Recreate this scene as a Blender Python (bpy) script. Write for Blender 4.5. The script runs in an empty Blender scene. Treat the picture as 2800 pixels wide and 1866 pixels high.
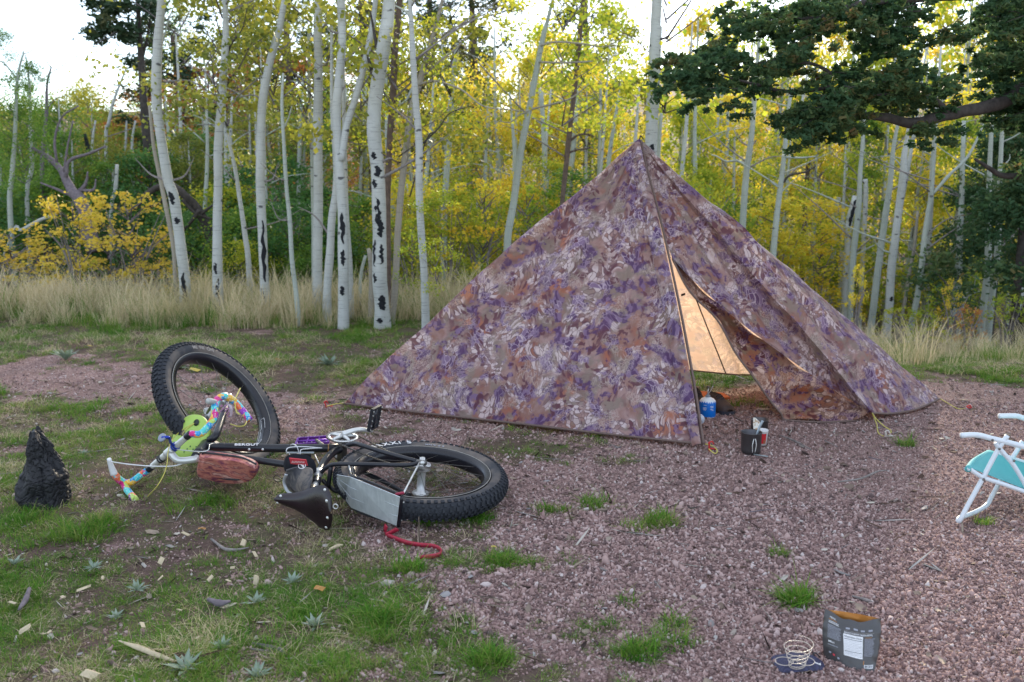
import bpy, math, random
import numpy as np
from mathutils import Vector, Matrix, noise as mn
R_ = random.Random(7); rng = np.random.default_rng(11)
rad = math.radians
sc = bpy.context.scene
# ------------------------------------------------------------- camera
CAM_H = 1.5; PITCH = 10.0; FPX = 2722.2
cam_d = bpy.data.cameras.new('camera'); cam = bpy.data.objects.new('camera', cam_d); sc.collection.objects.link(cam)
cam.location = (0, 0, CAM_H); cam.rotation_euler = (rad(90 - PITCH), 0, 0)
cam_d.sensor_width = 36; cam_d.lens = 35; cam_d.clip_end = 600; cam_d.clip_start = .05
cam_d.dof.use_dof = True; cam_d.dof.focus_distance = 4.3; cam_d.dof.aperture_fstop = 4.0
sc.camera = cam
# ------------------------------------------------------------- world, sun, exposure
SUN_EL, SUN_AZ = 17.0, 8.0          # sun behind the trees, a little to the right
w = bpy.data.worlds.new('World'); sc.world = w; w.use_nodes = True
nt = w.node_tree; nt.nodes.clear()
out = nt.nodes.new('ShaderNodeOutputWorld'); b1 = nt.nodes.new('ShaderNodeBackground'); b2 = nt.nodes.new('ShaderNodeBackground')
sky = nt.nodes.new('ShaderNodeTexSky'); sky.sky_type = 'NISHITA'; sky.sun_disc = False
sky.sun_elevation = rad(SUN_EL); sky.sun_rotation = rad(SUN_AZ); sky.altitude = 2600
b1.inputs[1].default_value = .15; b2.inputs[1].default_value = .75
nt.links.new(sky.outputs[0], b1.inputs[0])
tc = nt.nodes.new('ShaderNodeTexCoord'); nz = nt.nodes.new('ShaderNodeTexNoise'); nz.inputs['Scale'].default_value = 2.2; nz.inputs['Detail'].default_value = 4
mp = nt.nodes.new('ShaderNodeMapping'); mp.inputs['Scale'].default_value = (1, 1, 2.5); mp.inputs['Location'].default_value = (.35, .1, .2)
nt.links.new(tc.outputs['Generated'], mp.inputs[0]); nt.links.new(mp.outputs[0], nz.inputs[0])
cr = nt.nodes.new('ShaderNodeValToRGB'); cr.color_ramp.elements[0].position = .36; cr.color_ramp.elements[1].position = .62
cr.color_ramp.elements[0].color = (.25, .25, .25, 1); cr.color_ramp.elements[1].color = (.62, .62, .62, 1)
nt.links.new(nz.outputs[0], cr.inputs[0]); b2.inputs[0].default_value = (.93, .96, 1, 1)
ms = nt.nodes.new('ShaderNodeMixShader'); nt.links.new(cr.outputs[0], ms.inputs[0]); nt.links.new(b1.outputs[0], ms.inputs[1]); nt.links.new(b2.outputs[0], ms.inputs[2])
nt.links.new(ms.outputs[0], out.inputs[0])
sun_d = bpy.data.lights.new('sun', 'SUN'); sun = bpy.data.objects.new('sun', sun_d); sc.collection.objects.link(sun)
sun_d.energy = 3.0; sun_d.angle = rad(4); sun_d.color = (1, .86, .66)
sv = Vector((math.sin(rad(SUN_AZ)) * math.cos(rad(SUN_EL)), math.cos(rad(SUN_AZ)) * math.cos(rad(SUN_EL)), math.sin(rad(SUN_EL))))
sun.rotation_euler = sv.to_track_quat('Z', 'Y').to_euler()
sc.view_settings.view_transform = 'Standard'; sc.view_settings.look = 'None'; sc.view_settings.gamma = 1
sc.view_settings.use_curve_mapping = False; sc.view_settings.exposure = 1.42
sc.render.engine = 'CYCLES'
sc.cycles.use_denoising = True; sc.cycles.max_bounces = 7; sc.cycles.transmission_bounces = 5; sc.cycles.diffuse_bounces = 4; sc.cycles.caustics_reflective = False; sc.cycles.caustics_refractive = False

# ------------------------------------------------------------- measuring helpers: where a sight line meets the ground, a wall plane or a distance
_c, _s = math.cos(rad(PITCH)), math.sin(rad(PITCH))
def ray(X, Y):
    x = (X - 1400) / FPX; y = (933 - Y) / FPX
    return Vector((x, _c + y * _s, -_s + y * _c))
EYE = Vector((0, 0, CAM_H))
def P(X, Y, z=0.): d = ray(X, Y); return EYE + d * ((z - CAM_H) / d.z)
def D(X, Y, dep): return EYE + ray(X, Y) * dep
def PY(X, Y, y): d = ray(X, Y); return EYE + d * (y / d.y)
def topx(x, y, z):
    Yc = y * _s + (z - CAM_H) * _c; Z = np.maximum(y * _c - (z - CAM_H) * _s, .05)
    return 1400 + FPX * x / Z, 933 - FPX * Yc / Z

# ------------------------------------------------------------- materials
def newmat(name):
    m = bpy.data.materials.new(name); m.use_nodes = True; m.node_tree.nodes.clear(); return m
class N:
    def __init__(s, m): s.m = m; s.t = m.node_tree
    def n(s, typ, **kw):
        nd = s.t.nodes.new(typ)
        for k, v in kw.items():
            if k in nd.inputs.keys() if isinstance(k, str) else False:
                s.set(nd.inputs[k], v)
            else: setattr(nd, k, v)
        return nd
    def set(s, sock, v):
        if isinstance(v, bpy.types.NodeSocket): s.t.links.new(v, sock)
        else:
            if hasattr(sock.default_value, '__len__') and len(sock.default_value) == 4 and len(v) == 3: v = (*v, 1)
            sock.default_value = v
    def coord(s, which='Object', scale=(1, 1, 1), loc=(0, 0, 0), rot=(0, 0, 0)):
        t = s.n('ShaderNodeTexCoord'); mp = s.n('ShaderNodeMapping')
        mp.inputs['Scale'].default_value = scale; mp.inputs['Location'].default_value = loc; mp.inputs['Rotation'].default_value = rot
        s.t.links.new(t.outputs[which], mp.inputs[0]); return mp.outputs[0]
    def noise(s, vec, scale, detail=3, rough=.55, dist=0, out='Fac'):
        nd = s.n('ShaderNodeTexNoise'); s.set(nd.inputs['Vector'], vec); nd.inputs['Scale'].default_value = scale
        nd.inputs['Detail'].default_value = detail; nd.inputs['Roughness'].default_value = rough; nd.inputs['Distortion'].default_value = dist
        return nd.outputs[out]
    def voro(s, vec, scale, feature='F1', out='Distance', rnd=1):
        nd = s.n('ShaderNodeTexVoronoi'); nd.feature = feature; s.set(nd.inputs['Vector'], vec); nd.inputs['Scale'].default_value = scale
        nd.inputs['Randomness'].default_value = rnd
        return nd.outputs[out]
    def ramp(s, fac, stops, interp='LINEAR'):
        nd = s.n('ShaderNodeValToRGB'); s.set(nd.inputs[0], fac); r = nd.color_ramp; r.interpolation = interp
        while len(r.elements) < len(stops): r.elements.new(.5)
        for e, (p, c) in zip(r.elements, stops):
            e.position = p; e.color = (*c, 1) if hasattr(c, '__len__') else (c, c, c, 1)
        return nd.outputs[0]
    def mix(s, fac, a, b, mode='MIX'):
        nd = s.n('ShaderNodeMix'); nd.data_type = 'RGBA'; nd.blend_type = mode
        s.set(nd.inputs[0], fac); s.set(nd.inputs[6], a); s.set(nd.inputs[7], b); return nd.outputs[2]
    def math(s, op, a, b=0., c=0.):
        nd = s.n('ShaderNodeMath'); nd.operation = op; s.set(nd.inputs[0], a); s.set(nd.inputs[1], b)
        if len(nd.inputs) > 2: s.set(nd.inputs[2], c)
        return nd.outputs[0]
    def vadd(s, a, b, k=1.):
        nd = s.n('ShaderNodeVectorMath'); nd.operation = 'MULTIPLY_ADD'; s.set(nd.inputs[0], b); nd.inputs[1].default_value = (k, k, k); s.set(nd.inputs[2], a); return nd.outputs[0]
    def attr(s, name, out='Fac'):
        nd = s.n('ShaderNodeAttribute'); nd.attribute_name = name; return nd.outputs[out]
    def rand(s): return s.n('ShaderNodeObjectInfo').outputs['Random']
    def bump(s, h, strength=.4, dist=.01):
        nd = s.n('ShaderNodeBump'); s.set(nd.inputs['Height'], h); nd.inputs['Strength'].default_value = strength; nd.inputs['Distance'].default_value = dist; return nd.outputs[0]
    def out(s, col, rough=.6, metal=0., normal=None, trans=0., tcol=None, spec=.5, emit=None):
        p = s.n('ShaderNodeBsdfPrincipled'); s.set(p.inputs['Base Color'], col); s.set(p.inputs['Roughness'], rough); s.set(p.inputs['Metallic'], metal)
        p.inputs['Specular IOR Level'].default_value = spec
        if normal is not None: s.set(p.inputs['Normal'], normal)
        o = s.n('ShaderNodeOutputMaterial'); sh = p.outputs[0]
        if trans:
            t = s.n('ShaderNodeBsdfTranslucent'); s.set(t.inputs[0], tcol if tcol is not None else col)
            mx = s.n('ShaderNodeMixShader'); s.set(mx.inputs[0], trans); s.t.links.new(sh, mx.inputs[1]); s.t.links.new(t.outputs[0], mx.inputs[2]); sh = mx.outputs[0]
        s.t.links.new(sh, o.inputs[0]); return s.m
def plain(name, col, rough=.5, metal=0., var=.12, vs=40., bump=0., spec=.5, trans=0.):
    m = N(newmat(name)); v = m.coord()
    f = m.noise(v, vs, 4)
    c = m.mix(f, tuple(x * (1 - var * 2) for x in col), tuple(min(1, x * (1 + var)) for x in col))
    r = m.math('MULTIPLY_ADD', m.noise(v, vs * .6, 2), .25, rough - .12)
    return m.out(c, r, metal, m.bump(f, bump, .003) if bump else None, spec=spec, trans=trans)

def leafmat(name, stops, trans=.6, rough=.5, patch=.35, pscale=.9):
    """leaf colours: each leaf its own value, drifting by bough"""
    m = N(newmat(name)); g = m.n('ShaderNodeNewGeometry')
    pn = m.noise(g.outputs['Position'], pscale, 2)
    f = m.math('ADD', m.math('MULTIPLY', m.attr('rnd'), 1 - patch), m.math('MULTIPLY', m.math('MULTIPLY_ADD', pn, 2.2, -.6), patch))
    f = m.math('ADD', f, m.math('MULTIPLY_ADD', m.rand(), .24, -.12))
    c = m.ramp(f, stops)
    tc = m.mix(.5, c, m.mix(1., c, (1, 1, .5), 'MULTIPLY'))
    return m.out(c, rough, 0, None, trans, tc, spec=.12)
L_YEL = leafmat('leaf_yellow', [(0, (.34, .40, .05)), (.25, (.56, .54, .06)), (.55, (.78, .64, .08)), (.85, (.84, .60, .07)), (1, (.72, .46, .06))])
L_MID = leafmat('leaf_yellow_green', [(0, (.13, .24, .035)), (.3, (.26, .36, .05)), (.6, (.46, .50, .06)), (.85, (.68, .60, .07)), (1, (.78, .58, .07))])
L_GRN = leafmat('leaf_green', [(0, (.06, .14, .03)), (.4, (.12, .24, .045)), (.75, (.22, .34, .06)), (1, (.44, .46, .07))], .45)
L_OLI = leafmat('leaf_olive', [(0, (.12, .16, .04)), (.4, (.25, .28, .06)), (.75, (.42, .40, .07)), (1, (.62, .52, .09))], .45)
L_ORG = leafmat('leaf_orange', [(0, (.40, .40, .06)), (.3, (.66, .52, .08)), (.75, (.82, .56, .09)), (1, (.76, .42, .08))], .45)
L_RUST = leafmat('leaf_rust', [(0, (.32, .14, .05)), (.5, (.55, .24, .08)), (1, (.62, .36, .12))], .4)
L_BUSH = leafmat('leaf_willow', [(0, (.04, .11, .035)), (.5, (.08, .19, .055)), (1, (.18, .30, .08))], .4)
L_CON = leafmat('needle_dark', [(0, (.025, .06, .032)), (.45, (.055, .115, .055)), (.72, (.11, .16, .065)), (.86, (.17, .14, .06)), (1, (.24, .15, .07))], .4, .6, .45, 2.5)
L_PINE = leafmat('needle_pine', [(0, (.025, .05, .03)), (.6, (.05, .085, .045)), (1, (.14, .12, .05))], .15, .6)
L_SAGE = leafmat('leaf_sage', [(0, (.16, .22, .16)), (.5, (.26, .33, .26)), (1, (.36, .42, .36))], .2, .7)

def barkmat(name, base, dark, spots=.6, lines=.55):
    m = N(newmat(name)); v = m.coord('Object')
    tone = m.noise(v, 3.2, 4, .6); big = m.mix(m.ramp(tone, [(.3, 0.), (.7, 1.)]), tuple(x * .78 for x in base), base)
    pk = m.ramp(m.noise(v, 1.7, 2), [(.45, 0.), (.7, 1.)])
    big = m.mix(m.math('MULTIPLY', pk, .35), big, (.42, .40, .30))
    vl = m.coord('Object', (4, 4, 85)); ln = m.ramp(m.noise(vl, 1.6, 2, .5), [(.60, 0.), (.67, 1.)])
    vw = m.vadd(m.coord('Object', (1.4, 1.4, 2.6)), m.noise(v, 14, 2, out='Color'), .10)
    vo = m.voro(vw, 3.4); sp = m.ramp(vo, [(.10, 1.), (.145, 0.)])
    f = m.math('MAXIMUM', m.math('MULTIPLY', ln, lines), m.math('MULTIPLY', sp, spots + .35))
    c = m.mix(f, big, dark)
    fine = m.noise(v, 60, 3); c = m.mix(.12, c, m.mix(fine, (.1, .1, .1), (.8, .8, .8)))
    return m.out(c, .7, 0, m.bump(m.mix(.5, fine, f), .35, .004), spec=.25)
BARK = barkmat('aspen_bark', (.50, .52, .50), (.035, .035, .04))
BARK_G = barkmat('aspen_bark_greenish', (.40, .45, .40), (.04, .04, .045), .5, .4)
BARK_T = barkmat('aspen_bark_tan', (.34, .30, .24), (.05, .045, .045), .5, .4)
BARK_D = plain('dark_bark', (.075, .065, .06), .85, var=.45, vs=25, bump=.8, spec=.2)
BARK_B = plain('brown_bark', (.17, .125, .105), .85, var=.4, vs=22, bump=.8, spec=.2)
SCAR = plain('bark_scar_black', (.022, .024, .03), .8, var=.5, vs=60, bump=.9, spec=.2)
CHAR = None
DEAD = plain('dead_wood_grey', (.20, .17, .19), .85, var=.4, vs=30, bump=.6, spec=.2)
PALEWOOD = plain('split_wood_pale', (.60, .50, .34), .7, var=.22, vs=50, bump=.5, spec=.3)
TWIG = plain('twig_grey', (.28, .25, .24), .85, var=.4, vs=50, bump=.4, spec=.2)

# ------------------------------------------------------------- object helpers
COL = sc.collection
def tag(o, label=None, cat=None, group=None, kind=None):
    if label: o['label'] = label
    if cat: o['category'] = cat
    if group: o['group'] = group
    if kind: o['kind'] = kind
    return o
def empty(name, loc, label=None, cat=None, group=None):
    o = bpy.data.objects.new(name, None); o.location = loc; o.empty_display_size = .05; COL.objects.link(o)
    return tag(o, label, cat, group)
def rootloc(p):
    v = Vector((0, 0, 0))
    while p is not None: v += p.location; p = p.parent
    return v
def meshdata(name, verts, faces, smooth=False, attrs=None):
    me = bpy.data.meshes.new(name)
    V = np.asarray(verts, np.float32)
    if isinstance(faces, np.ndarray):
        k = faces.shape[1]; nf = len(faces)
        me.vertices.add(len(V)); me.vertices.foreach_set('co', V.ravel())
        me.loops.add(nf * k); me.loops.foreach_set('vertex_index', faces.astype(np.int32).ravel())
        me.polygons.add(nf); me.polygons.foreach_set('loop_start', np.arange(0, nf * k, k, dtype=np.int32))
        me.update(calc_edges=True)
    else:
        me.from_pydata(V.tolist(), [], faces); me.update()
    if smooth: me.polygons.foreach_set('use_smooth', np.ones(len(me.polygons), bool))
    for k, a in (attrs or {}).items():
        at = me.attributes.new(k, 'FLOAT', 'POINT'); at.data.foreach_set('value', np.asarray(a, np.float32))
    return me
def link(name, me, mat, parent=None, loc=(0, 0, 0), **tg):
    o = bpy.data.objects.new(name, me); COL.objects.link(o); o.location = loc
    if mat is not None and len(me.materials) == 0: me.materials.append(mat)
    if parent is not None: o.parent = parent
    return tag(o, **tg)
def part(name, geo, mat, parent=None, smooth=True, attrs=None, **tg):
    """geometry given in place; stored relative to the thing's base"""
    verts, faces = geo
    off = rootloc(parent)
    V = np.asarray([tuple(v) for v in verts], float) - np.array(off)
    return link(name, meshdata(name, V, faces, smooth, attrs), mat, parent, **tg)
def join(*geos):
    V, F = [], []
    for v, f in geos:
        k = len(V); V += [tuple(p) for p in v]; F += [tuple(i + k for i in q) for q in f]
    return V, F
def catmull(pts, n=6):
    pts = [Vector(p) for p in pts]
    if len(pts) < 3: return [pts[0].lerp(pts[-1], i / n) for i in range(n + 1)]
    q = [pts[0] * 2 - pts[1]] + pts + [pts[-1] * 2 - pts[-2]]; out = []
    for i in range(1, len(q) - 2):
        a, b, c, d = q[i - 1:i + 3]
        for k in range(n):
            t = k / n
            out.append(.5 * ((2 * b) + (c - a) * t + (2 * a - 5 * b + 4 * c - d) * t * t + (3 * b - a - 3 * c + d) * t ** 3))
    out.append(pts[-1]); return out
def interp(vals, m):
    x = np.linspace(0, len(vals) - 1, m); return np.interp(x, range(len(vals)), vals)
def frames(pts):
    T = [(pts[min(i + 1, len(pts) - 1)] - pts[max(i - 1, 0)]).normalized() for i in range(len(pts))]
    up = Vector((0, 0, 1)) if abs(T[0].z) < .9 else Vector((1, 0, 0))
    a = (up - T[0] * up.dot(T[0])).normalized(); A = []
    for t in T:
        a = (a - t * a.dot(t)); a = a.normalized() if a.length > 1e-6 else t.orthogonal().normalized(); A.append(a.copy())
    return T, A, [t.cross(a) for t, a in zip(T, A)]
def tube(pts, r, seg=10, n=6, cap=True, smooth=True, wob=0., seed=0):
    pts = catmull(pts, n) if smooth else [Vector(p) for p in pts]
    rr = interp(r if hasattr(r, '__len__') else [r, r], len(pts)); T, A, B = frames(pts); V = []; F = []
    for i, p in enumerate(pts):
        for k in range(seg):
            an = 2 * math.pi * k / seg
            q = rr[i] * (1 + (wob * mn.noise(Vector((math.cos(an), math.sin(an), i * .35 + seed))) if wob else 0))
            V.append(p + (A[i] * math.cos(an) + B[i] * math.sin(an)) * q)
    for i in range(len(pts) - 1):
        for k in range(seg):
            k2 = (k + 1) % seg; F.append((i * seg + k, i * seg + k2, (i + 1) * seg + k2, (i + 1) * seg + k))
    if cap: F.append(tuple(range(seg))[::-1]); F.append(tuple((len(pts) - 1) * seg + k for k in range(seg)))
    return V, F
def axes(n, hint=Vector((0, 0, 1))):
    n = Vector(n).normalized(); a = hint - n * hint.dot(n)
    a = a.normalized() if a.length > 1e-4 else n.orthogonal().normalized()
    return a, n.cross(a), n
def lathe(c, n, prof, seg=32, hint=Vector((0, 0, 1)), closed=False, a0=0, a1=2 * math.pi):
    """profile of (radius, height along n)"""
    a, b, n = axes(n, hint); c = Vector(c); V = []; F = []; full = abs(a1 - a0 - 2 * math.pi) < 1e-6; m = seg if full else seg + 1
    for k in range(m):
        an = a0 + (a1 - a0) * k / seg
        for r, h in prof: V.append(c + (a * math.cos(an) + b * math.sin(an)) * r + n * h)
    L = len(prof)
    for k in range(seg):
        k2 = (k + 1) % m
        for j in range(L if closed else L - 1):
            j2 = (j + 1) % L; F.append((k * L + j, k * L + j2, k2 * L + j2, k2 * L + j))
    return V, F
def boxg(c, x, y, z):
    """box from centre and three half-axis vectors"""
    c, x, y, z = map(Vector, (c, x, y, z)); V = [c + x * i + y * j + z * k for i in (-1, 1) for j in (-1, 1) for k in (-1, 1)]
    F = [(0, 1, 3, 2), (4, 6, 7, 5), (0, 4, 5, 1), (2, 3, 7, 6), (0, 2, 6, 4), (1, 5, 7, 3)]
    return V, F
def slab(out_, n, th, c=None):
    """flat outline (world points) given thickness along n, both faces"""
    n = Vector(n).normalized(); L = len(out_); V = [Vector(p) + n * th / 2 for p in out_] + [Vector(p) - n * th / 2 for p in out_]
    F = [tuple(range(L)), tuple(range(2 * L - 1, L - 1, -1))] + [(i, i + L, (i + 1) % L + L, (i + 1) % L) for i in range(L)]
    return V, F
def text(name, s, mat, parent, origin, xdir, ydir, size, ext=.0008, align='LEFT', squash=1., **tg):
    cu = bpy.data.curves.new(name, 'FONT'); cu.body = s; cu.size = size; cu.extrude = ext; cu.align_x = align; cu.resolution_u = 3; cu.offset = size * .012
    o = bpy.data.objects.new(name, cu); COL.objects.link(o)
    bpy.context.view_layer.update()
    me = bpy.data.meshes.new_from_object(o.evaluated_get(bpy.context.evaluated_depsgraph_get())); bpy.data.objects.remove(o)
    X = Vector(xdir).normalized(); Yv = Vector(ydir); Yv = (Yv - X * Yv.dot(X)).normalized(); Z = X.cross(Yv)
    off = Vector(origin) - rootloc(parent)
    for v in me.vertices: c = v.co.copy(); v.co = off + X * c.x * squash + Yv * c.y + Z * c.z
    me.materials.clear()
    return link(name, me, mat, parent, **tg)

# ------------------------------------------------------------- ground shape and cover map
def sstep(a, b, x): t = np.clip((x - a) / (b - a), 0, 1); return t * t * (3 - 2 * t)
def vnoise(x, y, s, seed=0):
    r = np.random.default_rng(100 + seed).random((64, 64)); u = x / s; v = y / s; i = np.floor(u).astype(int); j = np.floor(v).astype(int); fu = u - i; fv = v - j
    fu = fu * fu * (3 - 2 * fu); fv = fv * fv * (3 - 2 * fv); g = lambda a, b: r[a % 64, b % 64]
    return (g(i, j) * (1 - fu) + g(i + 1, j) * fu) * (1 - fv) + (g(i, j + 1) * (1 - fu) + g(i + 1, j + 1) * fu) * fv
def edge_y(x): return 10.3 - 2.9 * sstep(.6, 3.2, x)
def H(x, y):
    x = np.asarray(x, float); y = np.asarray(y, float); t = y - edge_y(x); tp = np.maximum(t, 0)
    wr = sstep(-1.5, 3.5, x)
    zl = -.45 * sstep(0, 3, t) + .115 * np.maximum(tp - 3.5, 0) - .055 * np.maximum(tp - 19, 0)
    zr = -.15 * np.minimum(tp, 9) + .10 * np.maximum(tp - 12, 0)
    z = zl * (1 - wr) + zr * wr
    z = z + (vnoise(x + 50, y, 1.1, 1) - .5) * .05 * np.clip(1 + tp * .6, 0, 6) + (vnoise(x + 50, y, .33, 2) - .5) * .014
    return z * 1.
def h1(x, y): return float(H(x, y))
_CX = [-600, 0, 200, 400, 600, 800, 1000, 1200, 1400, 1600, 1800, 2000, 2200, 2500, 2800, 3400]
_CY = [860, 950, 1000, 1040, 1080, 1120, 1170, 1230, 1300, 1400, 1500, 1600, 1700, 1800, 1900]
_CM = [[1, 1, 1, 1, 1, 1, 1, 1, 1, 1, 1, 1, 1, 1, 1, 1],
 [1, 1, 1, 1, 1, 1, 1, 1, 1, .9, .8, .9, .9, 1, 1, 1],
 [.2, .25, .3, .6, .9, .95, .95, .9, .9, .8, .9, .9, .8, .9, .95, .9],
 [0, .04, .1, .2, .6, .75, .8, .8, .7, .9, 1, 1, .9, .3, .8, .8],
 [.35, .3, .12, .05, .1, .25, .45, .35, .3, .2, .1, .1, 0, .05, .05, 0],
 [.95, .95, .9, .62, .22, .12, .5, .5, .35, .3, .1, .05, 0, 0, 0, 0],
 [1, 1, .95, .9, .6, .25, .46, .62, .5, .4, .15, 0, 0, 0, 0, 0],
 [1, 1, 1, .95, .85, .6, .45, .5, .58, .42, .12, 0, 0, .04, 0, 0],
 [1, 1, 1, 1, .95, .85, .6, .4, .34, .25, .06, 0, 0, 0, 0, 0],
 [1, 1, 1, 1, 1, .92, .78, .52, .34, .2, .12, 0, 0, 0, 0, 0],
 [1, 1, 1, 1, 1, .95, .85, .64, .44, .24, .03, 0, 0, 0, 0, 0],
 [1, 1, 1, 1, 1, 1, .9, .74, .54, .32, .05, 0, .03, 0, 0, 0],
 [1, 1, 1, 1, 1, 1, .95, .82, .64, .42, .16, .0, 0, 0, 0, 0],
 [1, 1, 1, 1, 1, 1, 1, .92, .82, .64, .3, .05, 0, 0, 0, 0],
 [1, 1, 1, 1, 1, 1, 1, .95, .85, .7, .32, .05, 0, 0, 0, 0]]
_CM = np.array(_CM)
def cover(x, y):
    """how grassy a place on the ground is, 0 gravel .. 1 grass"""
    x = np.asarray(x, float); y = np.asarray(y, float)
    X, Y = topx(x, y, 0.)
    i = np.clip(np.interp(X, _CX, range(len(_CX))), 0, len(_CX) - 1.001); j = np.clip(np.interp(Y, _CY, range(len(_CY))), 0, len(_CY) - 1.001)
    i0 = i.astype(int); j0 = j.astype(int); fi = i - i0; fj = j - j0
    m = (_CM[j0, i0] * (1 - fi) + _CM[j0, i0 + 1] * fi) * (1 - fj) + (_CM[j0 + 1, i0] * (1 - fi) + _CM[j0 + 1, i0 + 1] * fi) * fj
    n = .22 * vnoise(x + 30, y, .42, 5) + .46 * vnoise(x + 30, y, .19, 6) + .32 * vnoise(x + 30, y, .08, 7)
    n = .5 + (n - .5) * 2.1
    return np.clip((m - 1 + n * .9 + .34) / .62, 0, 1) * np.clip(m / .25, 0, 1)
gx = np.concatenate([-np.geomspace(6.2, 150, 46)[::-1], np.arange(-6.1, 6.15, .06), np.geomspace(6.2, 150, 46)])
gy = np.concatenate([np.arange(-12, .8, .8), np.arange(1.0, 11.5, .06), np.geomspace(11.6, 260, 80)])
GX, GY = np.meshgrid(gx, gy); gz = H(GX, GY); cv = cover(GX, GY)
gz = gz + cv * .006 * (vnoise(GX + 9, GY, .12, 3))
nxg, nyg = len(gx), len(gy); idx = np.arange(nxg * nyg).reshape(nyg, nxg)
gf = np.stack([idx[:-1, :-1].ravel(), idx[:-1, 1:].ravel(), idx[1:, 1:].ravel(), idx[1:, :-1].ravel()], 1)
m = N(newmat('ground_gravel_and_soil')); v = m.coord('Object'); c = m.attr('cover')
cell = m.voro(v, 120, 'F1', 'Color'); cd = m.voro(v, 120, 'F1', 'Distance'); c2 = m.voro(v, 260, 'F1', 'Color')
sep = m.n('ShaderNodeSeparateColor'); m.set(sep.inputs[0], cell)
grav = m.ramp(sep.outputs[0], [(0, (.10, .06, .058)), (.3, (.23, .14, .13)), (.6, (.35, .225, .205)), (.85, (.45, .31, .29)), (1, (.52, .45, .43))])
sp2 = m.n('ShaderNodeSeparateColor'); m.set(sp2.inputs[0], c2)
grav = m.mix(.35, grav, m.ramp(sp2.outputs[1], [(0, (.07, .045, .045)), (.6, (.25, .165, .15)), (1, (.42, .33, .31))]))
big = m.noise(v, 1.6, 5, .65); grav = m.mix(m.ramp(big, [(.38, .8), (.62, 0.)]), grav, m.mix(.5, grav, (.17, .115, .10)))
dark = m.ramp(m.noise(v, 9, 4, .6), [(.52, 0.), (.72, 1.)]); grav = m.mix(m.math('MULTIPLY', dark, .5), grav, (.13, .085, .075))
soil = m.mix(m.noise(v, 34, 5, .7), (.03, .02, .018), (.19, .13, .11))
lit = m.ramp(m.voro(v, 75, 'F1', 'Distance'), [(.05, 1.), (.3, 0.)]); soil = m.mix(m.math('MULTIPLY', lit, .4), soil, (.30, .24, .17))
soil = m.mix(m.ramp(m.noise(v, 2.6, 3), [(.45, 0.), (.62, .5)]), soil, (.09, .11, .045))
fac = m.ramp(m.math('ADD', c, m.math('MULTIPLY_ADD', m.noise(v, 18, 3), .5, -.25)), [(.25, 0.), (.6, 1.)])
ht = m.mix(.5, m.math('SUBTRACT', 1., cd), m.noise(v, 90, 4))
m.out(m.mix(fac, grav, soil), .92, 0, m.bump(ht, .9, .006), spec=.04)
ground = link('ground', meshdata('ground', np.stack([GX.ravel(), GY.ravel(), gz.ravel()], 1), gf, True, {'cover': cv.ravel()}), m.m, kind='structure', label='pink gravel clearing running into grassy soil and a wooded slope')

# ------------------------------------------------------------- scattering of what nobody counts
def scatter(name, P3, scl, rot, pick, sources, label):
    me = bpy.data.meshes.new(name); n = len(P3); me.vertices.add(n); me.vertices.foreach_set('co', np.asarray(P3, np.float32).ravel())
    a = me.attributes.new('scl', 'FLOAT', 'POINT'); a.data.foreach_set('value', np.asarray(scl, np.float32))
    a = me.attributes.new('rot', 'FLOAT_VECTOR', 'POINT'); a.data.foreach_set('vector', np.asarray(rot, np.float32).ravel())
    a = me.attributes.new('pick', 'INT', 'POINT'); a.data.foreach_set('value', np.asarray(pick, np.int32))
    me.update(); o = link(name, me, None, kind='stuff', label=label)
    cl = bpy.data.collections.new(name + '_kinds')
    for s in sources: cl.objects.link(s)
    g = bpy.data.node_groups.new(name, 'GeometryNodeTree'); g.interface.new_socket('Geometry', in_out='INPUT', socket_type='NodeSocketGeometry'); g.interface.new_socket('Geometry', in_out='OUTPUT', socket_type='NodeSocketGeometry')
    nn = g.nodes.new; gi = nn('NodeGroupInput'); go = nn('NodeGroupOutput'); ip = nn('GeometryNodeInstanceOnPoints'); ci = nn('GeometryNodeCollectionInfo')
    ci.inputs[0].default_value = cl; ci.inputs['Separate Children'].default_value = True; ci.inputs['Reset Children'].default_value = True
    def at(nm, ty): q = nn('GeometryNodeInputNamedAttribute'); q.data_type = ty; q.inputs['Name'].default_value = nm; return q.outputs['Attribute']
    er = nn('FunctionNodeEulerToRotation'); L = g.links.new
    L(gi.outputs[0], ip.inputs['Points']); L(ci.outputs[0], ip.inputs['Instance']); ip.inputs['Pick Instance'].default_value = True
    L(at('pick', 'INT'), ip.inputs['Instance Index']); L(at('rot', 'FLOAT_VECTOR'), er.inputs[0]); L(er.outputs[0], ip.inputs['Rotation']); L(at('scl', 'FLOAT'), ip.inputs['Scale'])
    L(ip.outputs[0], go.inputs[0]); md = o.modifiers.new('scatter', 'NODES'); md.node_group = g
    return o
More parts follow.
